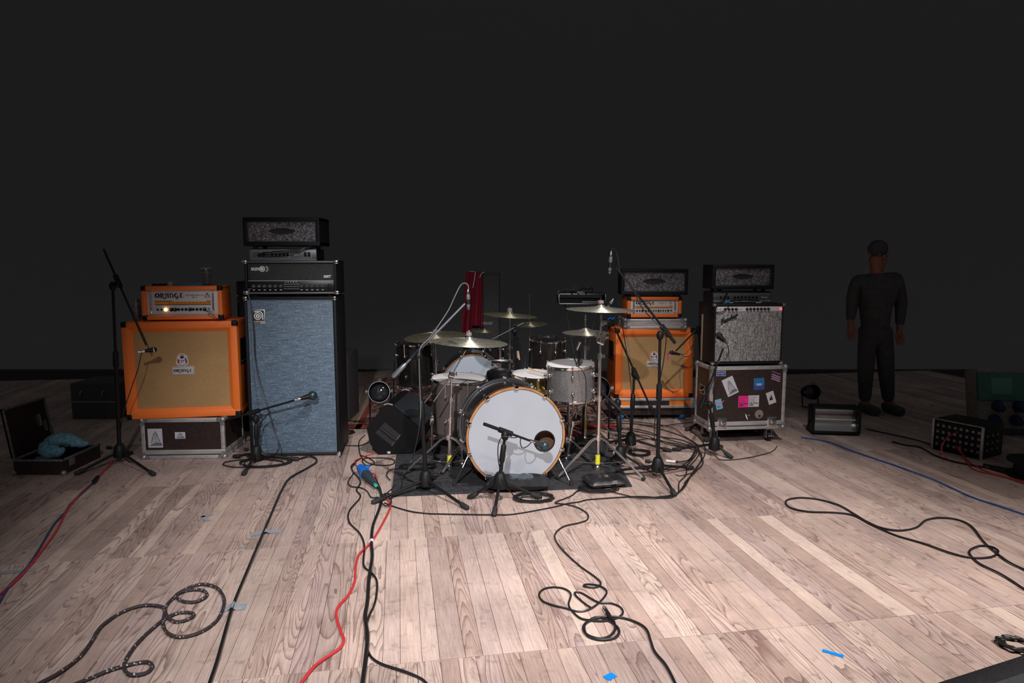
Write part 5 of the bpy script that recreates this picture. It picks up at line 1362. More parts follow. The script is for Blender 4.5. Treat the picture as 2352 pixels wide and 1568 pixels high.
# chrome tom holder of the rear kit
th_ = thing('tom_holder', 'chrome double tom holder between the rear kick drum and the brown tom', 'hardware', (XP(1160, 5.9, .6), 5.9, 0))
obj('holder_bar', MB(True).rbox(XP(1128, 5.9, .6), XP(1178, 5.9, .6), 5.88, 5.92, P(1160, 834, 5.9).z, P(1160, 825, 5.9).z, .006), chrome, th_)
for x_ in (1149, 1182): obj('holder_post', MB(True).tube([P(x_, 780, 5.9), P(x_, 850, 5.9), Vector((XP(x_, 5.9, .02), 5.9, .02))], .010, 10), chrome_warm, th_)
for x_, y_ in ((1124, 816), (1124, 826), (1180, 842), (1168, 800), (1178, 800), (1168, 812), (1184, 812), (1148, 800)): obj('wing_bolt', MB(True).sphere(P(x_, y_, 5.87), .012, 10, (1.2, 1, .7)), chrome, th_)
# black stick bag and sticks hanging on a stand
sb_ = thing('stick_bag', 'black stick holder with pale sticks hanging among the rear stands', 'bag', P(1186, 850, 5.85))
obj('pouch', MB(True).tube([P(1184, 805, 5.85), P(1186, 775, 5.85)], [.02, .016], 10), fabric_black, sb_)
for a, b in (((1183, 806), (1184, 848)), ((1188, 806), (1189, 822)), ((1190, 806), (1193, 826))): obj('drumstick', MB(True).tube([P(*a, 5.83), P(*b, 5.83)], .007, 8), wood_pale, sb_)
# tilted boom and joint behind
bj = thing('boom_stand', 'black ball-jointed boom stand rising through the rear kit', 'stand', (XP(1180, 5.7, .6), 5.7, 0))
obj('boom', MB(True).tube([P(1131, 779, 5.7), P(1203, 741, 5.7)], .005, 8), grey_metal, bj)
obj('ball_joint', MB(True).sphere(P(1182, 761, 5.68), .026, 14), black_plastic, bj)
obj('joint_arm', MB(True).tube([P(1184, 748, 5.68), P(1190, 762, 5.68)], .013, 10), black_plastic, bj)
obj('post', MB(True).tube([P(1183, 765, 5.7), Vector((XP(1184, 5.7, .02), 5.7, .02))], .011, 10), black_metal, bj)
for a in (210, 330, 90): obj('leg', MB(True).tube([Vector((XP(1184, 5.7, .02), 5.7, .10)), Vector((XP(1184, 5.7, .02)+.25*math.cos(R(a)), 5.7+.25*math.sin(R(a)), .012))], .009, 8), black_metal, bj)
# bits of tape and light marks on the rear gear

# ================================================================== MICROPHONE STANDS ROUND THE KIT
# overhead left
satin_steel = mat('satin_steel', (0.24, 0.27, 0.30), 0.3, 0.7)
mic_stand('tall black boom stand at the left front of the drum kit', (978, 1128), [(860, 1152), (1071, 1165), (998, 1096)], (962, 818), ((902, 866), (1068, 697)), low_r=.0135, boom_dY=(0, .05), counter=.12, thick_end=0, boom_mt=satin_steel, knob_side=1, leg_z=.075)
Yl = G(978, 1128).y
obj('x', MB(), None) if False else None
pencil_mic('grey overhead microphone in front of the red jersey, cable curling over it', P(1075, 664, Yl+.06), P(1076, 711, Yl+.06))
cable('grey cable running along the left overhead boom', [P(1076, 664, Yl+.06), P(1075, 655, Yl+.06), P(1068, 650, Yl+.06), P(1058, 655, Yl+.06), P(1045, 680, Yl+.05), P(1030, 712, Yl+.04), P(1005, 750, Yl+.02), P(985, 778, Yl+.01), P(965, 800, Yl-.02), P(963, 850, Yl-.02), P(966, 950, Yl-.02), P(960, 1000, Yl-.02)], .0034, cable_grey)
cable('black cable hanging from the left overhead stand to the knot on the floor', [P(967, 960, Yl-.03), P(958, 1010, Yl-.05), P(948, 1050, Yl-.06), P(935, 1078, Yl-.05), G(925, 1100, .012), G(905, 1118, .006), G(885, 1135, .006), G(872, 1146, .006)], .0036)
# overhead right
mic_stand('tall black boom stand at the right front of the drum kit', (1510, 1098), [(1549, 1134), (1396, 1083), (1588, 1074)], (1516, 770), ((1551, 788), (1415, 614)), low_r=.0135, boom_dY=(0, .05), thick_end=.14, leg_z=.085)
Yv = G(1510, 1098).y
pencil_mic('grey overhead microphone high above the right crash cymbal', P(1404, 577, Yv+.06), P(1400, 628, Yv+.06))
cable('grey cable running along the right overhead boom', [P(1404, 577, Yv+.06), P(1405, 571, Yv+.06), P(1410, 571, Yv+.06), P(1417, 583, Yv+.06), P(1424, 620, Yv+.05), P(1436, 645, Yv+.04), P(1455, 665, Yv+.03), P(1470, 700, Yv+.02), P(1500, 735, Yv+.01), P(1520, 752, Yv-.02), P(1530, 775, Yv-.02), P(1524, 830, Yv-.02), P(1512, 900, Yv-.02), P(1503, 1000, Yv-.03), P(1518, 1050, Yv-.03), G(1535, 1080, .004), G(1560, 1092, .004), G(1592, 1085, .004)], .0034, cable_black)
# kick mic
mic_stand('low black boom stand with its front leg towards the camera, before the kick drum', (1149, 1150), [(1135, 1180), (1080, 1141), (1238, 1141)], (1160, 1000), ((1111, 973), (1240, 1020)), low_r=.0115, leg_z=.12, boom_dY=(-.02, .08), thick_end=.10, top_y=None)
Yk_ = G(1149, 1150).y
dynamic_mic('dark egg shaped microphone aimed into the kick drum port hole', P(1228, 1015, Yk_+.04), P(1250, 1024, Yk_+.10), .026, ball=.033, gm=mat('dark_blue_grey_body', (.05, .07, .085), .28, .5), body=MATS['dark_blue_grey_body'])
cable('black cable looping from the kick microphone down its stand', [P(1222, 1013, Yk_+.02), P(1212, 1024, Yk_), P(1200, 1028, Yk_), P(1195, 1016, Yk_), P(1195, 1003, Yk_), P(1180, 1005, Yk_-.03), P(1155, 1003, Yk_-.04), P(1145, 1020, Yk_-.04), P(1144, 1050, Yk_-.03), P(1150, 1085, Yk_-.02), P(1158, 1110, Yk_-.03), G(1178, 1135, .006), G(1195, 1150, .006)], .0034)
# stand for the hi-hat microphone
mic_stand('black boom stand between the right crash and the right orange cabinet', (1448, 1036), [(1537, 1034), (1392, 1016), (1428, 1052)], (1457, 858), ((1502, 952), (1412, 752)), low_r=.013, boom_dY=(0, -.02), counter=.09, leg_z=.09)
Yh = G(1448, 1036).y
pencil_mic('small grey microphone over the hi-hat, cable looping over it', P(1409, 686, Yh-.02), P(1395, 708, Yh-.02))
cable('black cable from the hi-hat microphone down its boom', [P(1409, 686, Yh-.02), P(1414, 680, Yh-.02), P(1420, 686, Yh-.02), P(1425, 715, Yh-.02), P(1433, 770, Yh-.02), P(1443, 830, Yh-.03), P(1450, 900, Yh-.03), P(1448, 960, Yh-.03), P(1447, 1010, Yh-.04), G(1460, 1044, .004), G(1478, 1052, .004)], .0032)
# short stand with downward boom
mic_stand('short black boom stand right behind the tall right stand, boom sloping down', (1424, 1075), [(1484, 1075), (1392, 1062), (1436, 1058)], (1419, 925), ((1372, 890), (1447, 964)), low_r=.013, boom_dY=(.02, -.05), thick_end=.0, leg_z=.10)
# stand in front of the sticker case
mic_stand('black boom stand before the sticker covered case', (1640, 1046), [(1549, 1032), (1678, 1049), (1656, 1026)], (1630, 930), ((1606, 945), (1661, 800)), low_r=.0115, boom_dY=(.0, .02), leg_z=.085)
Yx = G(1640, 1046).y
dynamic_mic('black microphone on the silver sparkle combo amplifier', P(1665, 784, Yx-.02), P(1650, 770, Yx+.05), .028, gm=black_metal, body=black_plastic)
cable('black cable looping from the microphone on the silver combo to its stand', [P(1667, 784, Yx-.02), P(1672, 795, Yx-.03), P(1673, 812, Yx-.03), P(1665, 825, Yx-.02), P(1648, 834, Yx-.02), P(1642, 860, Yx-.02), P(1632, 890, Yx-.02), P(1625, 915, Yx-.02), P(1634, 950, Yx-.02), P(1636, 990, Yx-.02), G(1632, 1030, .004), G(1645, 1048, .004), G(1660, 1056, .004), G(1712, 1052, .004), G(1770, 1038, .004), G(1785, 1024, .004)], .0032)
# stand of the right orange cabinet
mic_stand('dark boom stand reaching in from behind the sticker case to the right orange cabinet', (1616, 985), [(1578, 986), (1640, 985), (1625, 962)], (1604, 760), ((1618, 738), (1552, 806)), low_r=.011, boom_dY=(0, .0), leg_z=.07, top_y=None)
Yz = G(1616, 985).y
dynamic_mic('black microphone at the pink tape mark on the right orange cabinet', P(1563, 814, Yz-.03), P(1540, 809, Yz+.03), .020, gm=black_metal, body=black_plastic)
cable('black cable hanging from the microphone at the right orange cabinet', [P(1563, 815, Yz-.03), P(1578, 819, Yz-.03), P(1588, 810, Yz), P(1584, 790, Yz+.02), P(1586, 775, Yz+.02)], .003)

# ================================================================== RIGHT ORANGE STACK
Yd = 6.12
zb = P(1500, 937, Yd).z; zt = P(1500, 914, Yd).z
l7, w7 = orient(1405, 1597, Yd, zb, 2)
dl = thing('dolly_case', 'orange and aluminium wheeled case base under the right orange cabinet', 'case', (l7.x, l7.y, 0), R(2))
obj('tray', MB().box(-w7/2+.004, w7/2-.004, .004, .5, zb+.004, zt-.004), case_orange, dl, smooth=None)
hh_ = zt-zb
for z_ in (zb, zt-.024): obj('edge_rail', MB().rbox(-w7/2, w7/2, -.002, .012, z_, z_+.024, .003), alu, dl)
for sx in (-1, 1): xa, xb = sorted((sx*w7/2, sx*(w7/2-.04))); obj('end_rail', MB().rbox(xa, xb, -.003, .012, zb, zt, .003), alu, dl)
obj('blanking_tape', MB().box(-w7*.24, w7*.19, .001, .006, zb+.026, zt-.026), fabric_black, dl, smooth=None, label='black patch on the orange panel')
obj('side_rail', MB().rbox(-w7/2-.001, -w7/2+.01, 0, .5, zb, zt, .003), alu, dl)
obj('underframe', MB().box(-w7/2+.03, w7/2-.03, .03, .48, zb-.07, zb), brown_board, dl, smooth=None)
for sx in (-1, 1): caster(dl, sx*(w7/2-.10), .08, zb, .055, wheel_blue, False)
for sx in (-1, 1): caster(dl, sx*(w7/2-.10), .42, zb, .055, wheel_blue, False)
l8, w8 = orient(1411, 1592, Yd+.02, zt, 4)
h8 = P(1500, 755, Yd+.02).z - zt
oc3 = orange_cab('speaker_cabinet', 'second orange speaker cabinet, on the wheeled case at right, with pink tape mark', (l8.x, l8.y, zt+.001), 4, w8, h8, .36, -1)
# pink corner mark
m = MB(); px_, pz_ = w8*.17, h8*.645
m.box(px_, px_+.052, .0205, .0225, pz_-.008, pz_); m.box(px_, px_+.009, .0205, .0225, pz_-.065, pz_)
obj('tape_mark', m, tape_pink, oc3, smooth=None, label='pink tape corner mark')
zt8 = zt+.001+h8
l9, w9 = orient(1434, 1576, Yd+.01, zt8, 0)
h9 = P(1500, 733, Yd+.01).z - zt8
flight_case('case_lid', 'thin aluminium edged case lid between the orange head and the right orange cabinet', 'case', (l9.x, l9.y, zt8+.001), 0, w9, h9, .30, split=None, rail=.020, face=alu)
zt9 = zt8+.001+h9
l10, w10 = orient(1440, 1566, Yd+.05, zt9, 1)
h10 = P(1500, 682, Yd+.05).z - zt9
orange_head('amplifier_head', 'second orange amplifier head, on the thin case lid of the right stack', (l10.x, l10.y, zt9+.002), 3, w10, h10, .25, False)
zt10 = zt9+.002+h10
l11, w11 = orient(1427, 1579, Yd+.04, zt10, -2)
h11 = P(1500, 618, Yd+.04).z - zt10
glitter_head('amplifier_head', 'black head with glitter grille on the right orange head', (l11.x, l11.y, zt10+.001), -2, w11, h11, .27, 'black glitter heads')
# items behind it on the cabinet
p = at_on(1413, Yd+.22, zt8)
wthing('metal_box', 'small dark box with blue tag beside the right orange head', 'box', MB().rbox(p.x-.10, p.x-.005, p.y, p.y+.12, p.z, p.z+.06, .005), black_metal)
wthing('blue_tag', 'scrap of bright blue ribbon left of the right orange head', 'ribbon', MB().tube(spline([Vector((p.x-.07, p.y-.01, p.z+.064)), Vector((p.x-.05, p.y-.02, p.z+.085)), Vector((p.x-.03, p.y-.01, p.z+.07)), Vector((p.x-.01, p.y-.02, p.z+.09))], 4), .006, 6), tape_blue)
wthing('cable_loop', 'brown strap end beside the right glitter head', 'strap', MB().rbox(*(lambda q: (q.x-.025, q.x+.02, q.y, q.y+.03, q.z-.008, q.z+.008))(P(1417, 676, Yd+.1)), .004), mat('tan_leather', (.30, .18, .07), .6)) if False else None

# ================================================================== RIGHT COMBO ON THE STICKER CASE
Ys_ = G(1712, 1018).y - .0
zb = P(1712, 986, Ys_).z; zt = P(1712, 841, Ys_).z
l12, w12 = orient(1624.6, 1805, Ys_, zb, 7)
sc_ = flight_case('flight_case', 'wheeled dark flight case covered in stickers at right', 'case', (l12.x, l12.y, 0), 7, w12, zt-zb, .30, z_off=zb)
H = zt-zb
for sx in (-1, 1): caster(sc_, sx*(w12/2-.085)-.015, .065, zb, .040, rubber, True)
for sx in (-1, 1): caster(sc_, sx*(w12/2-.085)-.015, .24, zb, .040, rubber, False)
latch(sc_, -w12*.33, zb+H*.115, .040); latch(sc_, w12*.33, zb+H*.115, .040)
side_handle(sc_, -1, w12, .30, zb+H*.60, .055)
u_ = lambda x: (x-916)/1060*w12     # zoomed sticker pixels to case coordinates
def uv(x, y): return ((x-910)/1060*w12, zb + (1075-y)/840*H)
ys = .0032
def stk(x, y, w, h, rot, mt, label): 
    a, b = uv(x, y); return sticker_quad(sc_, a, b, w/1060*w12, h/840*H, rot, mt, ys, label=label), a, b, w/1060*w12, h/840*H
s, a, b, w_, h_ = stk(527, 322, 125, 66, 0, light_paper, 'small blue plate sticker in a pale border'); sticker_quad(s, a, b, w_*.92, h_*.82, 0, navy_ink, ys-.0004, 'printed_field')
m = MB(); m.ribbon([(a-w_*.35, b-h_*.1), (a-w_*.1, b+h_*.15), (a+w_*.1, b-h_*.1), (a+w_*.34, b+h_*.1)], h_*.12, ys-.0006, .0004); obj('printed_script', m, light_paper, s, smooth=None)
s, a, b, w_, h_ = stk(660, 495, 160, 240, 24, light_paper, 'large tilted black and white rollercoaster picture sticker'); coaster_print(s, a, b, w_*.92, h_*.92, 24, ys-.0004)
s, a, b, w_, h_ = stk(1062, 472, 145, 155, 2, blue_ink, 'square blue picture sticker with white words')
sticker_quad(s, a, b-h_*.3, w_, h_*.38, 2, navy_ink, ys-.0004, 'printed_field'); m = MB()
for q in range(3): m.prism([(a-w_*.4+q*w_*.3, b+h_*.1), (a-w_*.36+q*w_*.3, b+h_*.1), (a-w_*.36+q*w_*.3, b+h_*.42), (a-w_*.4+q*w_*.3, b+h_*.42)], ys-.0008, ys-.0004)
obj('printed_trees', m, navy_ink, s, smooth=None); obj('printed_words', text_mb('WE ARE\nOCEAN', h_*.17, a, b+h_*.05, ys-.001, .0003, align_x='CENTER', th=.0004), white_ink, s, smooth=None) if False else obj('printed_words', MB().prism([(a-w_*.25, b-h_*.02), (a+w_*.25, b-h_*.02), (a+w_*.25, b+h_*.03), (a-w_*.25, b+h_*.03)], ys-.001, ys-.0008).prism([(a-w_*.22, b-h_*.12), (a+w_*.24, b-h_*.12), (a+w_*.24, b-h_*.07), (a-w_*.22, b-h_*.07)], ys-.001, ys-.0008), white_ink, s, smooth=None)
m = MB()
for q in range(3):
    x0, y0 = 1232, 345+q*28; pts = []
    for k in range(25): pts.append(uv(x0+k*5.2+q*0, y0+k*1.9+9*math.sin(k*1.05)))
    m.ribbon(pts, .0045, ys, .002)
obj('wave_sticker', m, pale_pink_ink, sc_, smooth=None, label='three pale pink wavy lines')
m = MB()
for q in range(9): a, b = uv(1240+q*14, 312+q*5+(q % 2)*6); m.prism([(a, b), (a+.004, b), (a+.004, b+.006), (a, b+.006)], ys, ys+.002)
obj('faded_lettering', m, pale_pink_ink, sc_, smooth=None)
s, a, b, w_, h_ = stk(1240, 660, 108, 165, 19, light_paper, 'tilted white sticker with a dark figure drawing')
m = MB(); m.prism([(a-.014, b-.022), (a+.016, b-.016), (a+.010, b+.002), (a-.010, b+.004)], ys-.0008, ys-.0003); m.prism([(a-.002, b), (a+.008, b+.003), (a+.002, b+.022), (a-.006, b+.018)], ys-.0008, ys-.0003); obj('printed_figure', m, ink, s, smooth=None)
s, a, b, w_, h_ = stk(512, 728, 90, 135, 14, cyan_ink, 'light blue sticker with pink brush lettering'); m = MB()
m.ribbon([(a-w_*.7, b+h_*.08), (a-w_*.2, b+h_*.18), (a+w_*.1, b+h_*.0), (a+w_*.75, b+h_*.35)], h_*.07, ys-.001, .0005); m.ribbon([(a-w_*.4, b+h_*.2), (a-w_*.35, b-h_*.08)], h_*.06, ys-.001, .0005); m.ribbon([(a-w_*.05, b+h_*.2), (a, b-h_*.08)], h_*.06, ys-.001, .0005); m.ribbon([(a+w_*.3, b+h_*.25), (a+w_*.35, b-h_*.02), (a+w_*.6, b+h_*.3)], h_*.05, ys-.001, .0005)
obj('brush_lettering', m, mat('coral_ink', (.75, .15, .28), .5), s, smooth=None); m = MB()
for q in range(3): m.prism([(a-w_*.25+q*w_*.18, b-h_*.32), (a-w_*.13+q*w_*.18, b-h_*.32), (a-w_*.13+q*w_*.18, b-h_*.18), (a-w_*.25+q*w_*.18, b-h_*.18)], ys-.0008, ys-.0003)
obj('printed_shapes', m, navy_ink, s, smooth=None)
s, a, b, w_, h_ = stk(852, 702, 142, 152, 0, pink_ink, 'bright pink half of a double lettered sticker'); 
for mt_, xx in ((0, a), ):
    obj('thin_words', text_mb('VOLUME\nDELAY\nREVERB', h_*.17, a-w_*.44, b+h_*.28, ys-.0003, -.0, th=.0005, line=.95), mat('dark_pink_ink', (.35, .02, .12), .5), s, smooth=None)
    obj('bold_words', text_mb('THE TIDAL\nSLEEP', h_*.175, a-w_*.44, b-h_*.24, ys-.0003, .0006, th=.0005, line=.9), ink, s, smooth=None)
s, a, b, w_, h_ = stk(996, 698, 150, 152, 0, light_paper, 'pale half of a double lettered sticker')
obj('thin_words', text_mb('VOLUME\nDELAY\nREVERB', h_*.17, a-w_*.44, b+h_*.28, ys-.0003, -.0, th=.0005, line=.95), grey_ink, s, smooth=None)
obj('bold_words', text_mb('THE TIDAL\nSLEEP', h_*.175, a-w_*.44, b-h_*.24, ys-.0003, .0006, th=.0005, line=.9), ink, s, smooth=None)
a, b = uv(1080, 875); rr_ = 62/1060*w12
m = MB(); m.prism([(a+rr_*(1 if k % 2 else .9)*math.cos(2*PI*k/36), b+rr_*(1 if k % 2 else .9)*math.sin(2*PI*k/36)) for k in range(36)], ys, ys+.002)
s = obj('sticker', m, mat('brown_grey_print', (.22, .18, .16), .6), sc_, smooth=None, label='round brown grey sticker'); obj('dark_spot', MB().prism([(a+.004+rr_*.3*math.cos(2*PI*k/14), b-rr_*.4+rr_*.3*math.sin(2*PI*k/14)) for k in range(14)], ys-.0006, ys), ink, s, smooth=None)
m = MB(); m.ribbon([uv(888, 868), uv(898, 895), uv(905, 915), uv(922, 942)], [.004, .008, .009, .005], ys, .002); m.ribbon([uv(905, 905), uv(908, 885)], .004, ys, .002); m.ribbon([uv(935, 880), uv(940, 892)], .004, ys, .002)
obj('sticker', m, white_ink, sc_, smooth=None, label='small torn white sticker')

# combo amplifier
l13, w13 = orient(1635, 1798, Ys_+.015, zt, 6)
h13 = P(1715, 698, Ys_+.015).z - zt
co = thing('combo_amplifier', 'silver sparkle combo amplifier with white control strip on the sticker case', 'amplifier', (l13.x, l13.y, zt+.002), R(6))
fz = .014
for sx in (-1, 1):
    for y_ in (.04, .20): obj('foot', MB().lathe([(.013, 0), (.016, fz+.001), (0, fz+.001)], 12, Matrix.Translation((sx*(w13/2-.03), y_, 0))), rubber, co)
mm = frame_mb(w13, h13-fz, .26, .016, .02, .006); mm.v = [v+Vector((0, 0, fz)) for v in mm.v]; obj('cabinet', mm, black_tolex, co)
gz1 = h13*.875
obj('grille_cloth', MB().rbox(-w13/2+.012, w13/2-.012, .003, .02, fz+.022, gz1, .003), silver_cloth, co, label='silver sparkle grille cloth')
obj('control_strip', MB().rbox(-w13/2+.010, w13/2-.010, .002, .02, gz1+.001, h13-.022, .002), white_plate, co, label='white control strip')
kz = (gz1+h13-.022)/2
for q in range(4): knob(co, -w13*.35+q*w13*.052, kz, .0105, .002, black_plastic, white_ink, .016)
for q in range(7): knob(co, -w13*.035+q*w13*.0515, kz, .0105, .002, black_plastic, white_ink, .016)
for x_ in (-.46, -.42, -.16, -.12): obj('input_jack', MB().lathe([(.007, 0), (.006, .003), (0, .003)], 10, Matrix.Translation((w13*x_, .002, kz)) @ Matrix.Rotation(PI/2, 4, 'X')), alu, co)
obj('pilot_jewel', MB().lathe([(.010, 0), (.009, .004), (0, .008)], 12, Matrix.Translation((w13*.455, .002, kz)) @ Matrix.Rotation(PI/2, 4, 'X')), lamp_red, co, label='red glowing pilot jewel')
obj('logo', text_mb('Fender', .060, -w13*.40, gz1-.105, -.0015, .0028, shear=.35, sx=.85, th=.003), ink, co, smooth=None, label='black script logo plate')
for ch in list(co.children):
    if ch.name.startswith('logo'):
        ch.location = (0, 0, 0); a_ = R(-24); cx_, cz_ = -w13*.40, gz1-.105
        ch.matrix_local = Matrix.Translation((cx_, 0, cz_)) @ Matrix.Rotation(a_, 4, 'Y') @ Matrix.Translation((-cx_, 0, -cz_))
obj('logo_tail', MB().ribbon([(-w13*.41, gz1-.125), (-w13*.38, gz1-.105), (-w13*.16, gz1-.040)], .005, -.0010, .002), white_ink, co, smooth=None)
for sx in (-1, 1): x = sx*w13/2; obj('corner', MB().rbox(x-.013, x+.013, -.004, .026, fz-.002, fz+.022, .006), chrome, co); obj('corner', MB().rbox(x-.012, x+.012, -.003, .026, h13-.02, h13+.002, .006), alu_dark, co)
obj('back_trim', MB().rbox(-w13/2-.004, -w13/2+.002, .235, .262, fz, h13*.8, .002), mat('chipped_edge', (.40, .30, .22), .6), co)
obj('carry_handle', MB().tube(spline([(-.12, .10, h13), (-.10, .09, h13+.022), (.0, .09, h13+.030), (.10, .09, h13+.022), (.12, .10, h13)], 4), .009, 8), rubber, co, label='curved carrying handle')
for sx in (-1, 1): obj('handle_cap', MB().rbox(sx*.115-.022, sx*.115+.022, .085, .115, h13-.001, h13+.010, .003), alu, co)
zt13 = zt+.002+h13
Yj = Ys_+.28
l14, w14 = orient(1637, 1776, Yj, zt13-.0, 4)
zz = P(1705, 697, Yj).z; h14 = P(1705, 676, Yj).z - zz
# small head standing on the case behind: carried by a tall dark riser box
rs_ = thing('equipment_riser', 'dark box standing behind the silver combo', 'box', (l14.x-.02, Yj+.04, 0))
obj('riser_body', MB().rbox(-.26, .26, 0, .26, 0, zz-.001, .006), black_tolex, rs_)
# shown side of the tall dark cabinet left of the combo
ah2 = thing('amplifier_head', 'slim silver faced amplifier head behind the top of the silver combo', 'amplifier', (l14.x, Yj+.03, zz), R(4))
obj('cabinet', MB().rbox(-w14/2, w14/2, .006, .22, 0, h14+.022, .006), black_tolex, ah2)
obj('control_panel', MB().rbox(-w14/2+.008, w14/2-.008, 0, .01, h14*.30, h14+.006, .002), mat('dark_silver_panel', (.12, .125, .13), .4, .4), ah2)
obj('panel_trim', MB().box(-w14/2+.008, w14/2-.008, -.0012, 0, h14+.002, h14+.006).box(-w14/2+.008, w14/2-.008, -.0012, 0, h14*.30, h14*.30+.004), alu, ah2, smooth=None)
obj('grille_strip', MB().box(-w14/2+.008, w14/2-.008, .002, .01, .0, h14*.3), silver_cloth, ah2, smooth=None)
for q in range(10): knob(ah2, -w14*.36+q*w14*.062+(w14*.05 if q > 2 else 0), h14*.68, .0085, 0, black_plastic, None, .012)
for x_ in (-.46, -.43, -.14, -.11): obj('input_jack', MB().lathe([(.007, 0), (.006, .003), (0, .003)], 10, Matrix.Translation((w14*x_, -.001, h14*.68)) @ Matrix.Rotation(PI/2, 4, 'X')), chrome, ah2)
obj('logo', text_mb('Fender', .020, w14*.32, h14*.58, -.001, .0004, shear=.3), light_paper, ah2, smooth=None)
zt14 = zz+h14+.022
l15, w15 = orient(1636, 1781, Yj+.02, zt14, 3)
h15 = P(1708, 608, Yj+.02).z - zt14
glitter_head('amplifier_head', 'black head with glitter grille above the silver combo', (l15.x, Yj+.04, zt14+.001), 3, w15, h15, .25, 'black glitter heads')
cable('blue lead lying over the top of the silver combo', [P(1648, 703, Ys_-.0), P(1655, 702, Ys_+.03)] + [Vector((XP(x, Ys_+.10+dy, zt13), Ys_+.10+dy, zt13+.006+z)) for x, dy, z in ((1668, -.03, 0), (1680, 0, 0), (1690, .06, .015), (1696, .12, .02))], .0042, MATS['cable_bright_blue'])
cable('black lead from the combo inputs up to the slim amplifier head', [P(1637, 714, Ys_-.01), P(1643, 707, Ys_-.03), P(1655, 695, Ys_+.05), P(1662, 686, Ys_+.20), P(1669, 675, Ys_+.27), P(1672, 668, Ys_+.30)], .0055)
cable('thin black lead sagging across the white control strip', [P(1638, 715, Ys_-.01), P(1650, 718, Ys_-.02), P(1665, 712, Ys_-.02), P(1678, 700, Ys_+.02), P(1685, 695, Ys_+.08)], .003)

# ================================================================== MIDDLE BACKGROUND
Yp = 7.4
zt = P(1125, 628, Yp).z; zb = P(1125, 752, Yp).z
sp = thing('speaker_cabinet', 'dim black speaker cabinet with the red jersey on it', 'speaker', (XP(1108, Yp, .8), Yp, 0))
wS = XP(1147, Yp, .8)-XP(1070, Yp, .8)
obj('cabinet', frame_mb(wS, zt, .4, .018, .012), shade_lifted_vinyl, sp); obj('grille', MB().box(-wS/2+.016, wS/2-.016, .006, .016, .016, zt-.016), shade_lifted_vinyl, sp, smooth=None)
obj('logo', text_mb('PEAVEY', .045, wS*.0, zb+.03, .004, .0006, sx=.75), light_paper, sp, smooth=None)
# jersey draped over the left corner
Yw = Yp-.05
m = MB(); nU, nV = 26, 30
top_z = zt+.012
def jersey_sheet(xa_t, xb_t, xa_b, xb_b, y_t, y_b, Y, ph):
    m = MB(); vs = []
    for j in range(nV+1):
        v = j/nV; xl = xa_t+(xa_b-xa_t)*v; xr = xb_t+(xb_b-xb_t)*v
        for i in range(nU+1):
            u = i/nU; p = P(xl+(xr-xl)*u, y_t+(y_b-y_t)*v + 1.5*math.sin(u*7+ph)*v, Y)
            p.y += -.015 - .022*math.sin(u*11+ph+v*1.5)*(.3+v) + .03*(1-v)**6
            vs.append(p)
    m.add(vs, [(j*(nU+1)+i, j*(nU+1)+i+1, (j+1)*(nU+1)+i+1, (j+1)*(nU+1)+i) for j in range(nV) for i in range(nU)])
    return m
je = thing('jersey', 'dark red jersey hanging over the dim speaker behind the drums', 'clothing', P(1086, 760, Yw))
for args in ((1071, 1090, 1060, 1083, 624, 762, Yw, 0), (1087, 1108, 1082, 1109, 624, 749, Yw-.02, 2)):
    mj = jersey_sheet(*args); mj.world = True; o = obj('jersey_body' if args[7] == 0 else 'jersey_sleeve', mj, red_fabric, je, smooth=80); s_ = o.modifiers.new('thick', 'SOLIDIFY'); s_.thickness = .006
obj('white_piping', MB(True).tube(spline([P(1092, 625, Yw-.06), P(1089, 645, Yw-.06), P(1086, 661, Yw-.06)], 4), .0045, 6), white_ink, je); obj('white_piping', MB(True).tube(spline([P(1113, 625, Yw-.02), P(1106, 628, Yw-.05), P(1102, 637, Yw-.06)], 4), .004, 6), white_ink, je); obj('collar_piping', MB(True).tube([P(1078, 623, Yw), P(1092, 624, Yw-.03)], .003, 6), white_ink, je)
# effects rack on a stand in the dark
Ye = 6.9
xa, xb = XP(1283, Ye, 1.1), XP(1393, Ye, 1.1); za, zb_ = P(1330, 699, Ye).z, P(1330, 674, Ye).z
fx = thing('rack_case', 'open metal edged rack case with loose cables on top, left of the right orange head', 'case', ((xa+xb)/2, Ye, 0))
w_ = xb-xa; e = .012
for a in ((-w_/2, w_/2, za, za+e), (-w_/2, w_/2, zb_-e, zb_), (-w_/2, -w_/2+e, za, zb_), (w_/2-e, w_/2, za, zb_)): obj('edge_rail', MB().rbox(a[0], a[1], 0, .014, a[2], a[3], .002), grey_metal, fx)
obj('shell_panel', MB().box(-w_/2+.002, w_/2-.002, .014, .3, zb_-.010, zb_-.002), brown_board, fx, smooth=None); obj('shell_panel', MB().box(-w_/2+.002, w_/2-.002, .014, .3, za+.002, za+.010), brown_board, fx, smooth=None)
for sx in (-1, 1): xx = sorted((sx*(w_/2-.002), sx*(w_/2-.01))); obj('side_panel', MB().box(xx[0], xx[1], .014, .3, za+.01, zb_-.01), brown_board, fx, smooth=None)
obj('rack_unit', MB().box(-w_/2+.012, w_/2-.012, .03, .25, za+.012, (za+zb_)/2), black_metal, fx, smooth=None)
obj('unit_label', MB().box(0, w_*.35, .026, .03, za+.020, za+.030), alu, fx, smooth=None)
for x_ in (-.22, -.08, .08): obj('rail_tape', MB().box(w_*x_-.01, w_*x_+.006, -.002, .002, zb_-.013, zb_+.001), ink, fx, smooth=None)
for sx in (-1, 1): obj('stand_leg', MB().tube([(sx*w_*.35, .12, za), (sx*w_*.15, .12, za*.5), (-sx*w_*.35, .12, .0)], .008, 8), shade_lifted_vinyl, fx)
rc = random.Random(4)
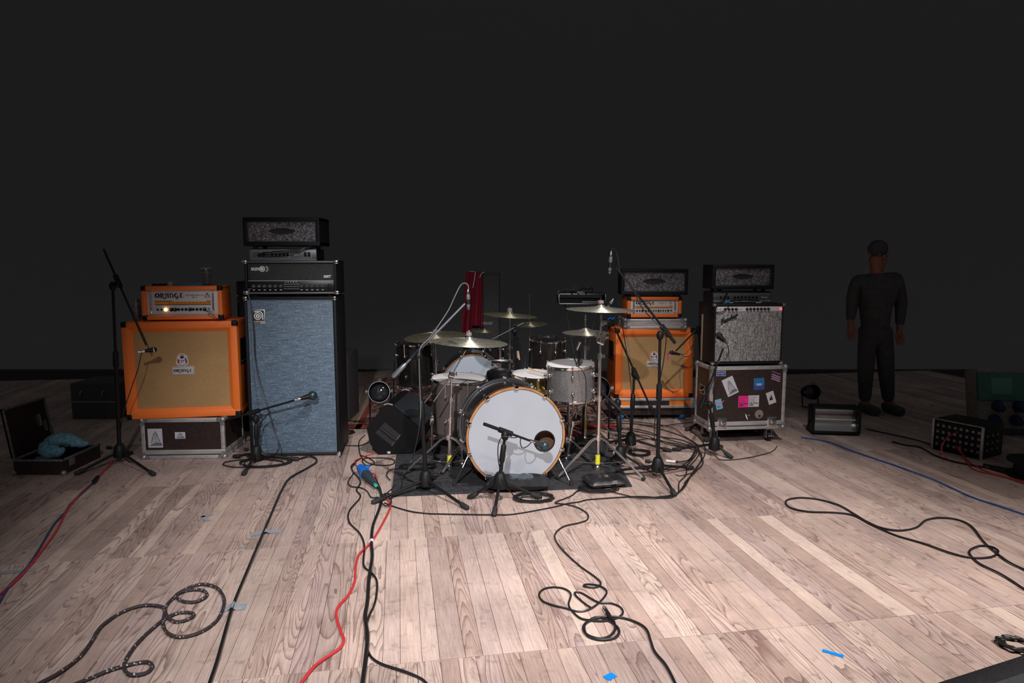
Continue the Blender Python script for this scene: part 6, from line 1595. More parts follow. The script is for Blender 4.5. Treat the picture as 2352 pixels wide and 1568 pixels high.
for k_, (lab, mt_, pts) in enumerate((('grey cable curling on the left of the rack case', cable_grey, ((1296, 665), (1302, 664), (1308, 669))), ('pale cable rising on the rack case', cable_grey, ((1309, 666), (1318, 664), (1320, 657), (1324, 656), (1324, 664))), ('short red lead on the rack case', cable_red, ((1324, 658), (1324, 662), (1324, 667))), ('green yellow lead at the left end of the rack case', mat('yellow_green_cable', (.35, .45, .03), .5), ((1285, 668), (1282, 671), (1281, 675))), ('black cable heap on the rack case', cable_black, ((1330, 668), (1340, 662), (1352, 665), (1360, 660), (1358, 672), (1340, 670), (1350, 674))))):
    cable(lab, [P(x, y, Ye+.08+.01*i) for i, (x, y) in enumerate(pts)], .0055, mt_)
ob = thing('effects_pedal', 'small dark pedals lying on top of the rack case', 'pedal', (fx.location.x-.12, Ye+.08, zb_))
obj('pedal_case', MB().rbox(-.06, .05, -.03, .06, 0, .022, .004), black_metal, ob); obj('pedal_case', MB().rbox(.07, .15, -.03, .06, 0, .018, .004), alu_dark, ob)

# par lamps on the floor
def par_can(label, cx, cy, Y, r, tilt):
    c = P(cx, cy, Y); t = thing('stage_lamp', label, 'lamp', (c.x, c.y, 0))
    d = Vector((math.sin(R(tilt[1])), -math.cos(R(tilt[0])), math.sin(R(tilt[0])))).normalized()
    M = align(c, c+d)
    obj('housing', MB(True).lathe([(r*.55, -r*2.0), (r*.62, -r*1.9), (r*.95, -r*.9), (r, 0), (r*1.03, .004), (r*.98, .004), (r*.92, -r*.85), (0, -r*1.2)], 40, M), black_metal, t)
    obj('rim', MB(True).lathe([(r*.985, 0), (r*1.010, 0), (r*1.010, .006), (r*.985, .006)], 48, M, closed=True), grey_metal, t)
    obj('lens', MB(True).lathe([(r*.80, -r*.55), (r*.6, -r*.42), (r*.3, -r*.36), (0, -r*.34)], 32, M), dark_glass, t)
    led = MB(True); q = random.Random(2)
    for k in range(16): a = q.uniform(0, 2*PI); b = q.uniform(0, r*.55); led.sphere(M @ Vector((b*math.cos(a), b*math.sin(a), -r*.36)), r*.045, 6)
    obj('lens_beads', led, mirror_silver, t)['kind'] = 'stuff'
    for a in (90, 180, 2):
        m = MB(True); v = M @ Vector((0, 0, 0)); 
        ax = M.to_3x3() @ Vector((math.cos(R(a)), math.sin(R(a)), 0)); 
        ax = ax
        p0 = c + ax*r*1.02; tang = ax.cross(d)
        m.tube([p0+ax*.004, p0+ax*r*.26], [r*.16, r*.19], 4); obj('gel_clip', m, alu_dark, t)
    for s_ in (-1, 1):
        m = MB(True); side = Vector((s_, 0, 0)); m.tube([c-d*r*.8+side*r*1.02, Vector((c.x+s_*r*1.05, c.y+r*.6, .02)), Vector((c.x, c.y+r*.7, .012))], .008, 6); obj('yoke', m, black_metal, t)
    return t
par_can('round black stage lamp on the floor behind the floor wedge', 871, 900, 5.75, .090, (12, 4))
par_can('round black stage lamp half hidden behind the rack tom', 1372, 893, 5.35, .100, (8, -6))

# wedge monitor
Ya, Yb2 = 5.02, 5.60
prof_px = [(842, 990), (882, 938), (891, 935), (902, 938), (968, 993), (967, 1015), (948, 1046), (870, 1051), (850, 1027)]
fr_ = [P(x, y, Ya) for x, y in prof_px]
zmin = min(p.z for p in fr_)
for p in fr_: p.z = max(p.z-zmin, 0)+.002 if p.z-zmin < .02 else p.z - zmin + .002
wm = thing('floor_monitor', 'black wedge floor monitor on its side left of the drum kit', 'speaker', (fr_[0].x+.25, Ya, 0))
xz = [(p.x, p.z) for p in fr_]
dX = .04
def ext(poly, y0, y1, dx):
    m = MB(True); n = len(poly); vs = [Vector((x, y0, z)) for x, z in poly] + [Vector((x+dx, y1, z)) for x, z in poly]
    return m.add(vs, [tuple(reversed(range(n))), tuple(range(n, 2*n))] + [(i, (i+1) % n, (i+1) % n+n, i+n) for i in range(n)])
obj('enclosure', ext(xz[::-1], Ya, Yb2, dX), mat('shade_darkened_black', (.004, .004, .005), .6, 0, .2), wm, smooth=30)  # black made deeper, the shade on the front side is in the colour
# perforated grille on the upper right face
a_, b_ = Vector((xz[3][0], 0, xz[3][1])), Vector((xz[4][0], 0, xz[4][1])); n_ = (b_-a_).cross(Vector((0, 1, 0))).normalized(); n_ = n_ if n_.z > 0 else -n_
g4 = []
for e_, (s_, yy) in enumerate(((.02, Ya+.02), (.98, Ya+.02), (.98, Yb2-.02), (.02, Yb2-.02))):
    q_ = a_.lerp(b_, s_); g4.append(Vector((q_.x + dX*(yy-Ya)/(Yb2-Ya), yy, q_.z)))
m = MB(True).add([g+n_*.008 for g in g4] + [g-n_*.004 for g in g4], [(0, 1, 2, 3), (7, 6, 5, 4)] + [(i, i+4, (i+1) % 4+4, (i+1) % 4) for i in range(4)])
obj('speaker_grille', m, mesh_grille, wm, smooth=None, label='dark grey perforated grille')
for yy in (Ya+.003, Yb2-.003):
    dx_ = dX*(yy-Ya)/(Yb2-Ya)
    obj('edge_strip', MB(True).tube([Vector((x+dx_, yy, z+.002)) for x, z in xz[1:4]], .005, 6), alu, wm)
hx = [(862, 1000), (884, 976), (920, 1005), (900, 1030)]
hp = [P(x, y, Ya) for x, y in hx]
hd = obj('handle_cup', MB(True).add([Vector((p.x, Ya-.003, p.z-zmin+.0)) for p in hp] + [Vector((p.x, Ya+.0, p.z-zmin)) for p in hp], [(0, 1, 2, 3)] + [(i, i+4, (i+1) % 4+4, (i+1) % 4) for i in range(4)]), ink, wm, smooth=None, label='recessed side handle')
ha, hb_ = hp[0].lerp(hp[3], .5), hp[1].lerp(hp[2], .5)
obj('grip', MB(True).tube([Vector((hp[0].lerp(hp[1], .5).x, Ya-.008, hp[0].lerp(hp[1], .5).z-zmin)), Vector((hp[2].lerp(hp[3], .5).x, Ya-.008, hp[2].lerp(hp[3], .5).z-zmin))], .010, 8), black_plastic, hd)
obj('rim_strip', MB(True).tube([Vector((hp[k].x, Ya-.004, hp[k].z-zmin)) for k in (2, 3)], .003, 6), alu_dark, hd)
obj('maker_plate', MB(True).box(P(890, 1047, Ya).x, P(897, 1047, Ya).x, Ya-.002, Ya+.001, .010, .026), light_paper, wm, smooth=None)

# ================================================================== FAR RIGHT
# flood lamp
Yf = G(1922, 1000).y
zb = .02; xa, xb = XP(1870, Yf, .1), XP(1975, Yf, .1); ztp = P(1922, 936, Yf).z
fld = thing('flood_lamp', 'low floodlight with shiny striped reflector on the dark floor at right', 'lamp', ((xa+xb)/2, Yf, 0), R(-8))
w_ = xb-xa
mm = frame_mb(w_, ztp-.012, .16, .016, .10, .004); mm.v = [v+Vector((0, 0, .012)) for v in mm.v]; obj('housing', mm, black_metal, fld)
zc0, zc1 = .012+.018, ztp-.018; n = 12
rf = MB(); vs = []
for i in range(n+1):
    v = i/n; z = zc0+(zc1-zc0)*v; y = .03+.055*math.sin(PI*v); vs += [Vector((-w_/2+.018, y, z)), Vector((w_/2-.018, y, z))]
rf.add(vs, [(2*i, 2*i+1, 2*i+3, 2*i+2) for i in range(n)]); obj('reflector', rf, mirror_silver, fld)
obj('lamp_tube', MB().tube([(-w_/2+.03, .05, (zc0+zc1)/2), (w_/2-.03, .05, (zc0+zc1)/2)], .007, 10), light_paper, fld)
for a in (-.012, .012): pass
obj('bracket', MB().tube([(-w_/2-.006, .08, ztp*.5), (-w_/2-.006, .16, .01), (w_/2+.006, .16, .01), (w_/2+.006, .08, ztp*.5)], .006, 6), black_metal, fld)
# dim par lamp behind it
par_can('dim round stage lamp behind the floodlight', 1868, 900, 6.6, .075, (10, 10))
# rack of sockets (stage box)
pL, pR_ = G(2140, 1030), G(2252, 1056)
yw = math.degrees(math.atan2(pR_.y-pL.y, pR_.x-pL.x)); ww = (pR_-pL).length
c_ = (pL+pR_)/2
hS = P(2145, 960, pL.y).z
sbx = thing('stage_box', 'black stage box with rows of sockets and red cables at far right', 'box', (c_.x, c_.y, 0), R(yw))
mm = frame_mb(ww, hS, .30, .012, .02, .003); obj('housing', mm, black_metal, sbx)
obj('socket_panel', MB().box(-ww/2+.01, ww/2-.01, .014, .02, .02, hS-.02), black_plastic, sbx, smooth=None)
sk_me = mesh_of('socket', MB().lathe([(.0115, 0), (.0115, .004), (.008, .004), (.008, .001), (0, .001)], 12, Matrix.Rotation(PI/2, 4, 'X')), alu_dark)
for a in range(4):
    for b in range(8): obj('socket', sk_me, parent=sbx, loc=(-ww*.42+b*ww*.12, .014, hS*(.2+a*.2)))
for sx in (-1, 1): x = sx*ww/2; obj('edge_rail', MB().rbox(x-.009, x+.009, -.004, .01, 0, hS, .002), alu, sbx)
obj('edge_rail', MB().rbox(-ww/2, ww/2, -.003, .01, hS-.006, hS+.004, .002), alu_dark, sbx)
for q in range(3):
    for a in range(3): obj('side_socket', MB().lathe([(.011, 0), (.011, .006), (0, .006)], 10, Matrix.Translation((ww/2, .07+q*.07, hS*(.25+a*.22))) @ Matrix.Rotation(PI/2, 4, 'Y')), alu_dark, sbx)
# red cables from it
def fz(pts, z=.006): return [G(2080+x/3.919, 820+y/3.919, z) for x, y in pts]
Y0 = c_.y-.03
for lab, hang, run in (('red cable looping out of the left of the stage box', [(470, 672), (390, 710), (340, 770), (322, 830), (345, 880)], [(400, 925), (520, 950), (640, 975), (800, 1000), (1066, 1065)]),
                       ('red cable from the middle of the stage box', [(490, 790), (495, 840), (520, 880)], [(560, 930), (640, 985), (760, 1040), (860, 1065), (950, 1095), (1100, 1145)]),
                       ('second red cable running along the first from the stage box', [(455, 800), (490, 850), (530, 900)], [(560, 960), (620, 1010), (740, 1045), (900, 1080), (1100, 1125)])):
    cable(lab, [P(2080+x/3.919, 820+y/3.919, Y0-.03*i) for i, (x, y) in enumerate(hang)] + fz(run), .0042, cable_red)
for i in range(4): cable(('rearmost', 'second', 'third', 'nearest')[i] + ' of four black cables trailing right from the stage box', fz([(700, 960+i*8), (820, 985+i*12), (950, 1010+i*16), (1110, 1045+i*20)]), .005, group='black cables trailing from the stage box')
cable('thick black cable along the shadow edge in front of the stage box', fz([(-120, 760), (0, 790), (130, 810), (260, 880), (420, 935), (560, 965), (700, 990)]), .006)
# power distribution box with green lid
Yw2 = 5.6
cb = P(2300, 985, Yw2)
pd2 = thing('power_box', 'dirty grey power distribution box with green lid and blue plugs at the right edge', 'box', (P(2322, 985, Yw2).x, Yw2, 0), R(-9))
z0b = P(2300, 985, Yw2).z; z1b = P(2290, 852, Yw2).z; wb_ = P(2352, 900, Yw2).x - P(2250, 900, Yw2).x + .25
obj('lower_rack', MB().rbox(-.22, .5, .01, .3, 0, z0b, .006), shade_lifted_vinyl, pd2)
M = Matrix.Translation((0, .0, z0b)) @ Matrix.Rotation(R(-14), 4, 'X')
hb2 = (z1b-z0b)*1.03
obj('box_body', MB().rbox(-.24, .42, 0, .22, 0, hb2, .01, M), grey_box, pd2)
lidg = obj('green_lid', MB().rbox(-.25, .40, -.03, .01, hb2*.46, hb2*.93, .01, M), green_box, pd2, label='green translucent lid')
for x0 in (-.15, .12): obj('breaker_window', MB().rbox(x0, x0+.16, -.036, -.028, hb2*.56, hb2*.84, .004, M), mat('pale_green_window', (.08, .26, .21), .3), lidg)
for q in range(3):
    for a in range(2):
        x = -.13+q*.16+a*.03; z = hb2*(.16+a*.22)
        so = obj('blue_socket', MB().lathe([(.042, 0), (.045, .02), (.04, .05), (.028, .09), (0, .095)], 18, M @ Matrix.Translation((x, 0, z)) @ Matrix.Rotation(PI/2+R(20), 4, 'X')), mat('dim_navy_plug', (.012, .025, .09), .4) if 'dim_navy_plug' not in MATS else MATS['dim_navy_plug'], pd2)
# dark bin at the far right edge
p = G(2345, 1095)
bn = thing('cable_drum', 'dark round cable drum cut by the right edge of the picture', 'cable drum', (p.x+.10, p.y, 0))
obj('flange', MB().lathe([(0, 0), (.17, 0), (.17, .015), (0, .015)], 28), black_plastic, bn); obj('core', MB().lathe([(.12, .01), (.13, .05), (.12, .10)], 24), rubber, bn); obj('flange', MB().lathe([(0, .10), (.17, .10), (.17, .115), (0, .115)], 28), black_plastic, bn)

# foreground wedge at the bottom right
# top edge seen at the picture corner: a box standing in front of the camera's right
zt = .42
t0 = G(2102, 1568, zt); t1 = G(2352, 1489, zt); dv = (t1-t0).normalized(); nn = Vector((dv.y, -dv.x, 0))
fm = thing('floor_monitor', 'black wedge monitor filling the bottom right corner of the picture', 'speaker', (t0.x, t0.y, 0), 0)
def lf(a, b, z): return t0 + dv*a + nn*b + Vector((0, 0, z-zt))
Lm = 1.0
prof_ = [(0, 0), (0, zt), (.04, zt), (.36, .10), (.36, 0)]
prof_ = [(0, 0), (0, zt-.02), (.02, zt), (.06, zt), (.40, zt-.10), (.40, 0)]
m = MB(True); vs = [lf(-.35, b, z) for b, z in prof_] + [lf(Lm, b, z) for b, z in prof_]; n = len(prof_)
m.add(vs, [tuple(range(n)), tuple(reversed(range(n, 2*n)))] + [(i, i+n, (i+1) % n+n, (i+1) % n) for i in range(n)]); obj('enclosure', m, black_tolex, fm, smooth=30)
q4 = [lf(-.33, .075, zt-.0025), lf(Lm-.02, .075, zt-.0025), lf(Lm-.02, .385, zt-.094), lf(-.33, .385, zt-.094)]
m = MB(True).add([p+Vector((0, 0, .006)) for p in q4]+[p-Vector((0, 0, .003)) for p in q4], [(0, 1, 2, 3), (7, 6, 5, 4)]+[(i, i+4, (i+1) % 4+4, (i+1) % 4) for i in range(4)]); obj('speaker_grille', m, mesh_grille, fm, smooth=None)
cc_ = P(2335, 1482, 2.42)
cable('black cable coiled behind the corner wedge monitor', [Vector((cc_.x+.06*math.cos(a)*1.0, cc_.y+.03*math.sin(a), .008+.02*abs(math.sin(a/2)))) for a in [k*.45 for k in range(30)]], .006) if False else None
cg = G(2336, 1484)
cable('black cable coiled behind the corner wedge monitor', coil_pts(cg.x, cg.y, .055, .05, 3.0, .005, seed=21), .006)

# ================================================================== PERSON IN THE DARK
Yp_ = 6.5
def PP(x, y, dy=0): return P(x, y, Yp_+dy)
pj = {'pelvis': PP(2010, 762), 'waist': PP(2010, 722), 'chest': PP(2012, 668), 'neck': PP(2014, 624), 'head0': PP(2016, 603, -.01), 'head1': PP(2018, 582, -.02),
      'shL': PP(1966, 640), 'elL': PP(1957, 697, .03), 'wrL': PP(1953, 742, -.04), 'shR': PP(2060, 640), 'elR': PP(2070, 700, .03), 'wrR': PP(2066, 752, -.04),
      'hpL': PP(1992, 775), 'knL': PP(1988, 856, -.02), 'anL': PP(1986, 932, .03), 'hpR': PP(2030, 775), 'knR': PP(2036, 856, -.02), 'anR': PP(2040, 932, .03)}
foot_z = .05
for k_ in ('anL', 'anR'): pj[k_].z = .09
pj['toL'] = pj['anL'] + Vector((-.02, -.15, -.06)); pj['toR'] = pj['anR'] + Vector((.02, -.15, -.06))
rad = {'pelvis': (.075, .065), 'waist': (.085, .07), 'chest': (.105, .070), 'neck': (.048, .050), 'head0': (.072, .088), 'head1': (.080, .096), 'shL': (.050, .050), 'elL': (.045, .045), 'wrL': (.029, .029), 'shR': (.050, .050), 'elR': (.045, .045), 'wrR': (.029, .029),
       'hpL': (.075, .075), 'knL': (.060, .060), 'anL': (.042, .042), 'hpR': (.075, .075), 'knR': (.060, .060), 'anR': (.042, .042), 'toL': (.04, .03), 'toR': (.04, .03)}
links = [('pelvis', 'waist'), ('waist', 'chest'), ('chest', 'neck'), ('neck', 'head0'), ('head0', 'head1'), ('chest', 'shL'), ('shL', 'elL'), ('elL', 'wrL'), ('chest', 'shR'), ('shR', 'elR'), ('elR', 'wrR'), ('pelvis', 'hpL'), ('hpL', 'knL'), ('knL', 'anL'), ('anL', 'toL'), ('pelvis', 'hpR'), ('hpR', 'knR'), ('knR', 'anR'), ('anR', 'toR')]
def skin_mesh(pts, rads, edges, root, mt, name, parent, sub=2):
    names = list(pts); idx = {n: i for i, n in enumerate(names)}
    off = Vector(parent.location)
    me = bpy.data.meshes.new(name); me.from_pydata([tuple(pts[n]-off) for n in names], [(idx[a], idx[b]) for a, b in edges], []); me.update()
    o = bpy.data.objects.new(name, me); COL.objects.link(o)
    sk_ = o.modifiers.new('skin', 'SKIN'); 
    for i, n in enumerate(names): o.data.skin_vertices[0].data[i].radius = rads[n]; o.data.skin_vertices[0].data[i].use_root = (n == root)
    ss = o.modifiers.new('sub', 'SUBSURF'); ss.levels = sub; ss.render_levels = sub
    bpy.context.view_layer.update()
    me2 = bpy.data.meshes.new_from_object(o.evaluated_get(bpy.context.evaluated_depsgraph_get()))
    bpy.data.objects.remove(o); me2.name = name; me2.materials.clear(); me2.materials.append(mt)
    for p_ in me2.polygons: p_.use_smooth = True
    r_ = bpy.data.objects.new(name, me2); COL.objects.link(r_); r_.parent = parent
    return r_
pe = thing('person', 'person in black standing in the dark at right, only the hands catching light', 'person', (PP(2010, 900).x, Yp_, 0))
pts = dict(pj); rads = dict(rad); lks = list(links)
for s_, w in (('L', 'wrL'), ('R', 'wrR')):
    sg = -1 if s_ == 'L' else 1
    pal = pj[w] + Vector((0, -.015, -.055)); pts['pa'+s_] = pal; rads['pa'+s_] = (.036, .020); lks.append((w, 'pa'+s_))
    for f in range(4):
        a = pal + Vector(((f-1.5)*.019, -.004*f, -.035)); ln = (.072, .080, .074, .058)[f]
        b = a + Vector((0, -.006, -ln*.5)); c = b + Vector((0, -.020, -ln*.42))
        for nm, p_, r_ in (('a', a, .0105), ('b', b, .009), ('c', c, .0075)): pts[f'f{s_}{f}{nm}'] = p_; rads[f'f{s_}{f}{nm}'] = (r_, r_)
        lks += [('pa'+s_, f'f{s_}{f}a'), (f'f{s_}{f}a', f'f{s_}{f}b'), (f'f{s_}{f}b', f'f{s_}{f}c')]
    a = pal + Vector((-sg*.034, -.012, .012)); b = a + Vector((-sg*.018, -.012, -.032)); c = b + Vector((-sg*.002, -.010, -.026))
    for nm, p_, r_ in (('a', a, .012), ('b', b, .0105), ('c', c, .009)): pts[f't{s_}{nm}'] = p_; rads[f't{s_}{nm}'] = (r_, r_)
    lks += [('pa'+s_, f't{s_}a'), (f't{s_}a', f't{s_}b'), (f't{s_}b', f't{s_}c')]
skin_mesh(pts, rads, lks, 'pelvis', skin, 'body', pe)
up = {k_: pj[k_] for k_ in ('pelvis', 'waist', 'chest', 'neck', 'shL', 'elL', 'wrL', 'shR', 'elR', 'wrR')}
up['wrL'] = pj['wrL'] + Vector((0, 0, .012)); up['wrR'] = pj['wrR'] + Vector((0, 0, .012)); up['pelvis'] = pj['pelvis'] + Vector((0, 0, -.06)); up['neck'] = pj['chest'].lerp(pj['neck'], .9)
cr = {k_: (rad[k_][0]*1.13+.008, rad[k_][1]*1.13+.008) for k_ in up}; cr['neck'] = (.066, .070); cr['chest'] = (.175, .135); cr['shL'] = cr['shR'] = (.072, .072); cr['pelvis'] = (.175, .135); cr['waist'] = (.155, .12); cr['wrL'] = cr['wrR'] = (.040, .040)
skin_mesh(up, cr, [l for l in links if l[0] in up and l[1] in up], 'pelvis', dark_clothing, 'shirt', pe)
lo_ = {k_: pj[k_] for k_ in ('waist', 'pelvis', 'hpL', 'knL', 'anL', 'hpR', 'knR', 'anR')}; lo_['waist'] = pj['pelvis'].lerp(pj['waist'], .6)
cr = {k_: (rad[k_][0]*1.12+.010, rad[k_][1]*1.12+.010) for k_ in lo_}; cr['pelvis'] = (.185, .15); cr['waist'] = (.165, .13)
skin_mesh(lo_, cr, [l for l in links if l[0] in lo_ and l[1] in lo_], 'pelvis', dark_clothing, 'trousers', pe)
hd_ = pj['head1']
obj('hair', MB(True).sphere(hd_+Vector((0, .018, .045)), .100, 20, (.86, .95, .85)), dark_clothing, pe)
for sx in (-1, 1):
    obj('eye', MB(True).sphere(hd_+Vector((sx*.031, -.082, -.010)), .010, 10), grey_ink, pe); obj('ear', MB(True).sphere(hd_+Vector((sx*.082, .0, -.015)), .026, 10, (.4, .7, 1)), skin, pe)
    obj('shoe', MB(True).rbox(pj['an'+('L' if sx < 0 else 'R')].x-.048, pj['an'+('L' if sx < 0 else 'R')].x+.048, Yp_-.20, Yp_+.09, .002, .085, .03, seg=3), dark_clothing, pe)
obj('nose', MB(True).sphere(hd_+Vector((0, -.100, -.032)), .016, 10, (.8, 1, 1.3)), skin, pe); obj('mouth', MB(True).sphere(hd_+Vector((0, -.088, -.068)), .02, 10, (1.2, .4, .3)), mat('lips', (.30, .09, .08), .5), pe)

# ================================================================== FLOOR CABLES
def fc_(label, pts, r, mt=None, ox=0, oy=0, sc=1.0, group=None, n=6, sub=6, z=0.0): return cable(label, floor_px(pts, r, ox, oy, sc, z), r, mt, group=group, n=n, sub=sub)
fc_('braided black and white cable looping on the planks at bottom left', [(230, 1600), (290, 1568), (420, 1500), (560, 1390), (640, 1290), (720, 1170), (860, 1070), (1000, 1022), (1120, 1025), (1168, 1050), (1155, 1150), (1200, 1226), (1310, 1240), (1450, 1195), (1550, 1110), (1590, 990), (1550, 905), (1460, 872), (1370, 880), (1270, 930), (1250, 960), (1300, 990), (1390, 993), (1465, 955), (1445, 915), (1370, 908), (1280, 930), (1200, 995), (1170, 1050), (1195, 1110), (1250, 1135), (1330, 1120), (1375, 1090), (1340, 1068), (1260, 1075), (1190, 1105), (1120, 1150), (1000, 1260), (920, 1360), (880, 1440), (900, 1500), (960, 1515), (1040, 1495), (1080, 1455), (1050, 1425), (980, 1425), (900, 1445), (780, 1480), (650, 1530), (560, 1568), (490, 1600)], .0068, braid, 0, 1060, 3.087, n=8)
fc_('long black cable taped to the planks, running from the bass stack to the bottom edge', [(30, 1680), (60, 1568), (110, 1420), (200, 1100), (280, 900), (390, 640), (470, 450), (520, 340), (570, 270), (680, 205), (735, 170), (730, 145), (690, 132), (620, 150), (560, 155)], .0068, None, 460, 1000, 2.76, n=8)
fc_('thin black cable winding down from the blue plug past the white collar', [(985, 175), (960, 215), (1015, 290), (990, 345), (1015, 390), (945, 480), (945, 550), (1010, 620), (1040, 700), (1035, 820), (1085, 870), (1120, 930), (1110, 1050), (1065, 1160), (1050, 1250), (1065, 1370), (1130, 1440), (1300, 1500), (1390, 1535), (1430, 1568), (1490, 1640)], .0050, None, 460, 1000, 2.76)
fc_('thick black power cable straight down from the blue plug', [(1105, 300), (1145, 370), (1140, 450), (1095, 570), (1085, 680), (1090, 770), (1070, 900), (1060, 1050), (1045, 1150), (1060, 1270), (1050, 1400), (1030, 1568), (1020, 1680)], .0082, None, 460, 1000, 2.76, n=8)
cw_ = G(460+1085/2.76, 1000+680/2.76)
wthing('cable_collar', 'white tape collar on the thick power cable', 'tape', MB().tube([cw_+Vector((0, .012, .009)), cw_+Vector((.001, -.012, .009))], .0105, 10), white_ink)
fc_('red cable winding from the knot to the bottom edge', [(1180, 400), (1205, 450), (1150, 570), (1080, 680), (1010, 750), (985, 830), (980, 920), (940, 1010), (880, 1080), (862, 1140), (890, 1240), (910, 1300), (880, 1350), (780, 1420), (720, 1470), (640, 1568), (590, 1640)], .0058, cable_red, 460, 1000, 2.76)
fc_('red cable curling behind the blue plug', [(1120, 330), (1115, 260), (1090, 240), (1000, 200), (980, 165), (1015, 145), (1060, 125), (1100, 118)], .0045, cable_red, 460, 1000, 2.76)
fc_('long thin black cable sweeping right from the knot past the kick drum stand', [(885-1000, 1150-1080), (930-1000, 1168-1080), (980-1000, 1178-1080)] and [(-375, 240), (-300, 270), (-180, 305), (-60, 318), (0, 322), (430, 330), (600, 320), (880, 270), (960, 250), (1060, 232), (1150, 215), (1500, 195), (1700, 205), (1780, 180), (1850, 90), (1910, 0), (1990, -120), (1960, -230), (1830, -330)], .0042, None, 1000, 1080, 3.2136)
fc_('black cable from the carpet corner coil to the front bend', [(1290, 150), (1180, 130), (1060, 150), (1000, 190), (900, 230), (890, 245), (960, 250), (1050, 275), (1120, 320), (1122, 362), (1060, 388), (950, 415), (890, 460), (885, 510), (940, 590), (1060, 700), (1170, 780), (1220, 830), (1200, 858), (1150, 865), (1095, 855), (1120, 840), (1200, 850), (1255, 880), (1260, 915), (1200, 985), (1130, 1030), (1050, 1040), (960, 1018), (860, 995), (790, 962), (766, 918), (800, 878), (880, 862), (960, 878), (1000, 920), (985, 1000), (1060, 1085), (1150, 1110), (1260, 1110), (1350, 1085), (1385, 1050), (1360, 1005), (1290, 980), (1200, 975), (1080, 905), (1030, 903), (1040, 930), (1100, 980), (1145, 1012)], .0044, None, 1000, 1080, 3.2136)
fc_('black cable coiled twice, running off the bottom edge right of centre', [(1295, 1095), (1320, 1120), (1325, 1180), (1280, 1225), (1200, 1240), (1120, 1215), (1090, 1165), (1120, 1120), (1200, 1085), (1300, 1120), (1355, 1180), (1330, 1235), (1220, 1250), (1130, 1225), (1100, 1180), (1110, 1130), (1180, 1095), (1290, 1082), (1400, 1092), (1500, 1130), (1560, 1180), (1590, 1260), (1620, 1340), (1700, 1440), (1770, 1568), (1800, 1640)], .0052, None, 1000, 1080, 3.2136)
xa_, xb_ = G(1000+1245/3.2136, 1080+1010/3.2136, .010), G(1000+1295/3.2136, 1080+1098/3.2136, .010)
xl = thing('cable_connector', 'silver and black connector joining two cables in the loops right of centre', 'connector', (xa_.x, xa_.y, 0))
obj('sleeve', MB(True).tube([xa_.lerp(xb_, -.05), xa_.lerp(xb_, .1), xa_.lerp(xb_, .55)], [.006, .0105, .0105], 12), chrome, xl); obj('boot', MB(True).tube([xa_.lerp(xb_, .55), xa_.lerp(xb_, .9), xa_.lerp(xb_, 1.05)], [.0105, .0095, .006], 12), black_plastic, xl)
fc_('black cable lying in long loops on the planks at right', [(2100, 820), (2012, 765), (1900, 710), (1790, 625), (1720, 560), (1640, 460), (1540, 410), (1420, 398), (1320, 415), (1250, 465), (1130, 488), (1000, 470), (900, 425), (800, 365), (700, 310), (560, 268), (430, 256), (340, 270), (325, 300), (380, 335), (500, 357), (660, 360), (800, 380), (940, 450), (1100, 520), (1300, 580), (1480, 645), (1640, 680), (1780, 675), (1830, 640), (1790, 605), (1700, 597), (1630, 630), (1635, 665), (1700, 725), (1850, 800), (2012, 900), (2100, 960)], .0052, None, 1700, 1060, 3.086)
fc_('long straight blue cable crossing the planks at right', [(1840, 1004), (1900, 1014), (1953, 1034), (2019, 1056), (2066, 1072), (2150, 1104), (2230, 1140), (2290, 1160), (2360, 1184), (2420, 1204)], .0048, cable_blue)
fc_('red cable running with the blue one along the left edge', [(-60, 1000), (0, 940), (80, 875), (180, 775), (290, 640), (400, 490), (450, 390), (500, 310), (600, 200), (700, 110), (770, 30), (800, 0)], .0052, cable_red, 0, 1060, 3.087)
fc_('blue cable running with the red one along the left edge', [(-40, 1060), (0, 990), (60, 890), (190, 750), (290, 600), (380, 450), (460, 360), (510, 290), (640, 170), (690, 110)], .0052, cable_navy, 0, 1060, 3.087)
a_ = G(214, 1110, .008); b_ = G(226, 1093, .008)
wthing('cable_connector', 'black connector joining the red and blue cables by the tall left stand', 'connector', MB().tube([a_, a_.lerp(b_, .2), a_.lerp(b_, .8), b_], [.009, .016, .014, .008], 10), black_plastic)
# bundle at the right of the kit
bun = [[(1300, 985), (1340, 975), (1400, 978), (1460, 990), (1520, 1003), (1570, 1012), (1597, 1028), (1590, 1050), (1566, 1070), (1545, 1078), (1500, 1075), (1440, 1078)],
       [(1320, 972), (1400, 972), (1470, 975), (1540, 992), (1588, 1012), (1606, 1035), (1600, 1052), (1580, 1075), (1575, 1092), (1560, 1108), (1558, 1130), (1540, 1138), (1500, 1142)],
       [(1385, 985), (1440, 995), (1500, 1010), (1560, 1020), (1600, 1030), (1612, 1050), (1600, 1075), (1588, 1090), (1575, 1115), (1562, 1128), (1540, 1140), (1470, 1144), (1430, 1135), (1400, 1128)],
       [(1440, 982), (1490, 992), (1530, 1008), (1590, 1025), (1600, 1040), (1585, 1060), (1575, 1068), (1540, 1074), (1480, 1085), (1430, 1088)],
       [(1400, 1005), (1450, 1012), (1500, 1008), (1560, 1024), (1596, 1030), (1615, 1060), (1600, 1080), (1580, 1100), (1572, 1110)],
       [(1345, 968), (1420, 966), (1500, 974), (1545, 982), (1570, 1000), (1600, 1020), (1605, 1030)],
       [(1470, 975), (1520, 978), (1570, 972), (1620, 968)],
       [(1410, 1000), (1480, 1000), (1530, 1020), (1590, 1032), (1590, 1046), (1578, 1058), (1552, 1062)]]
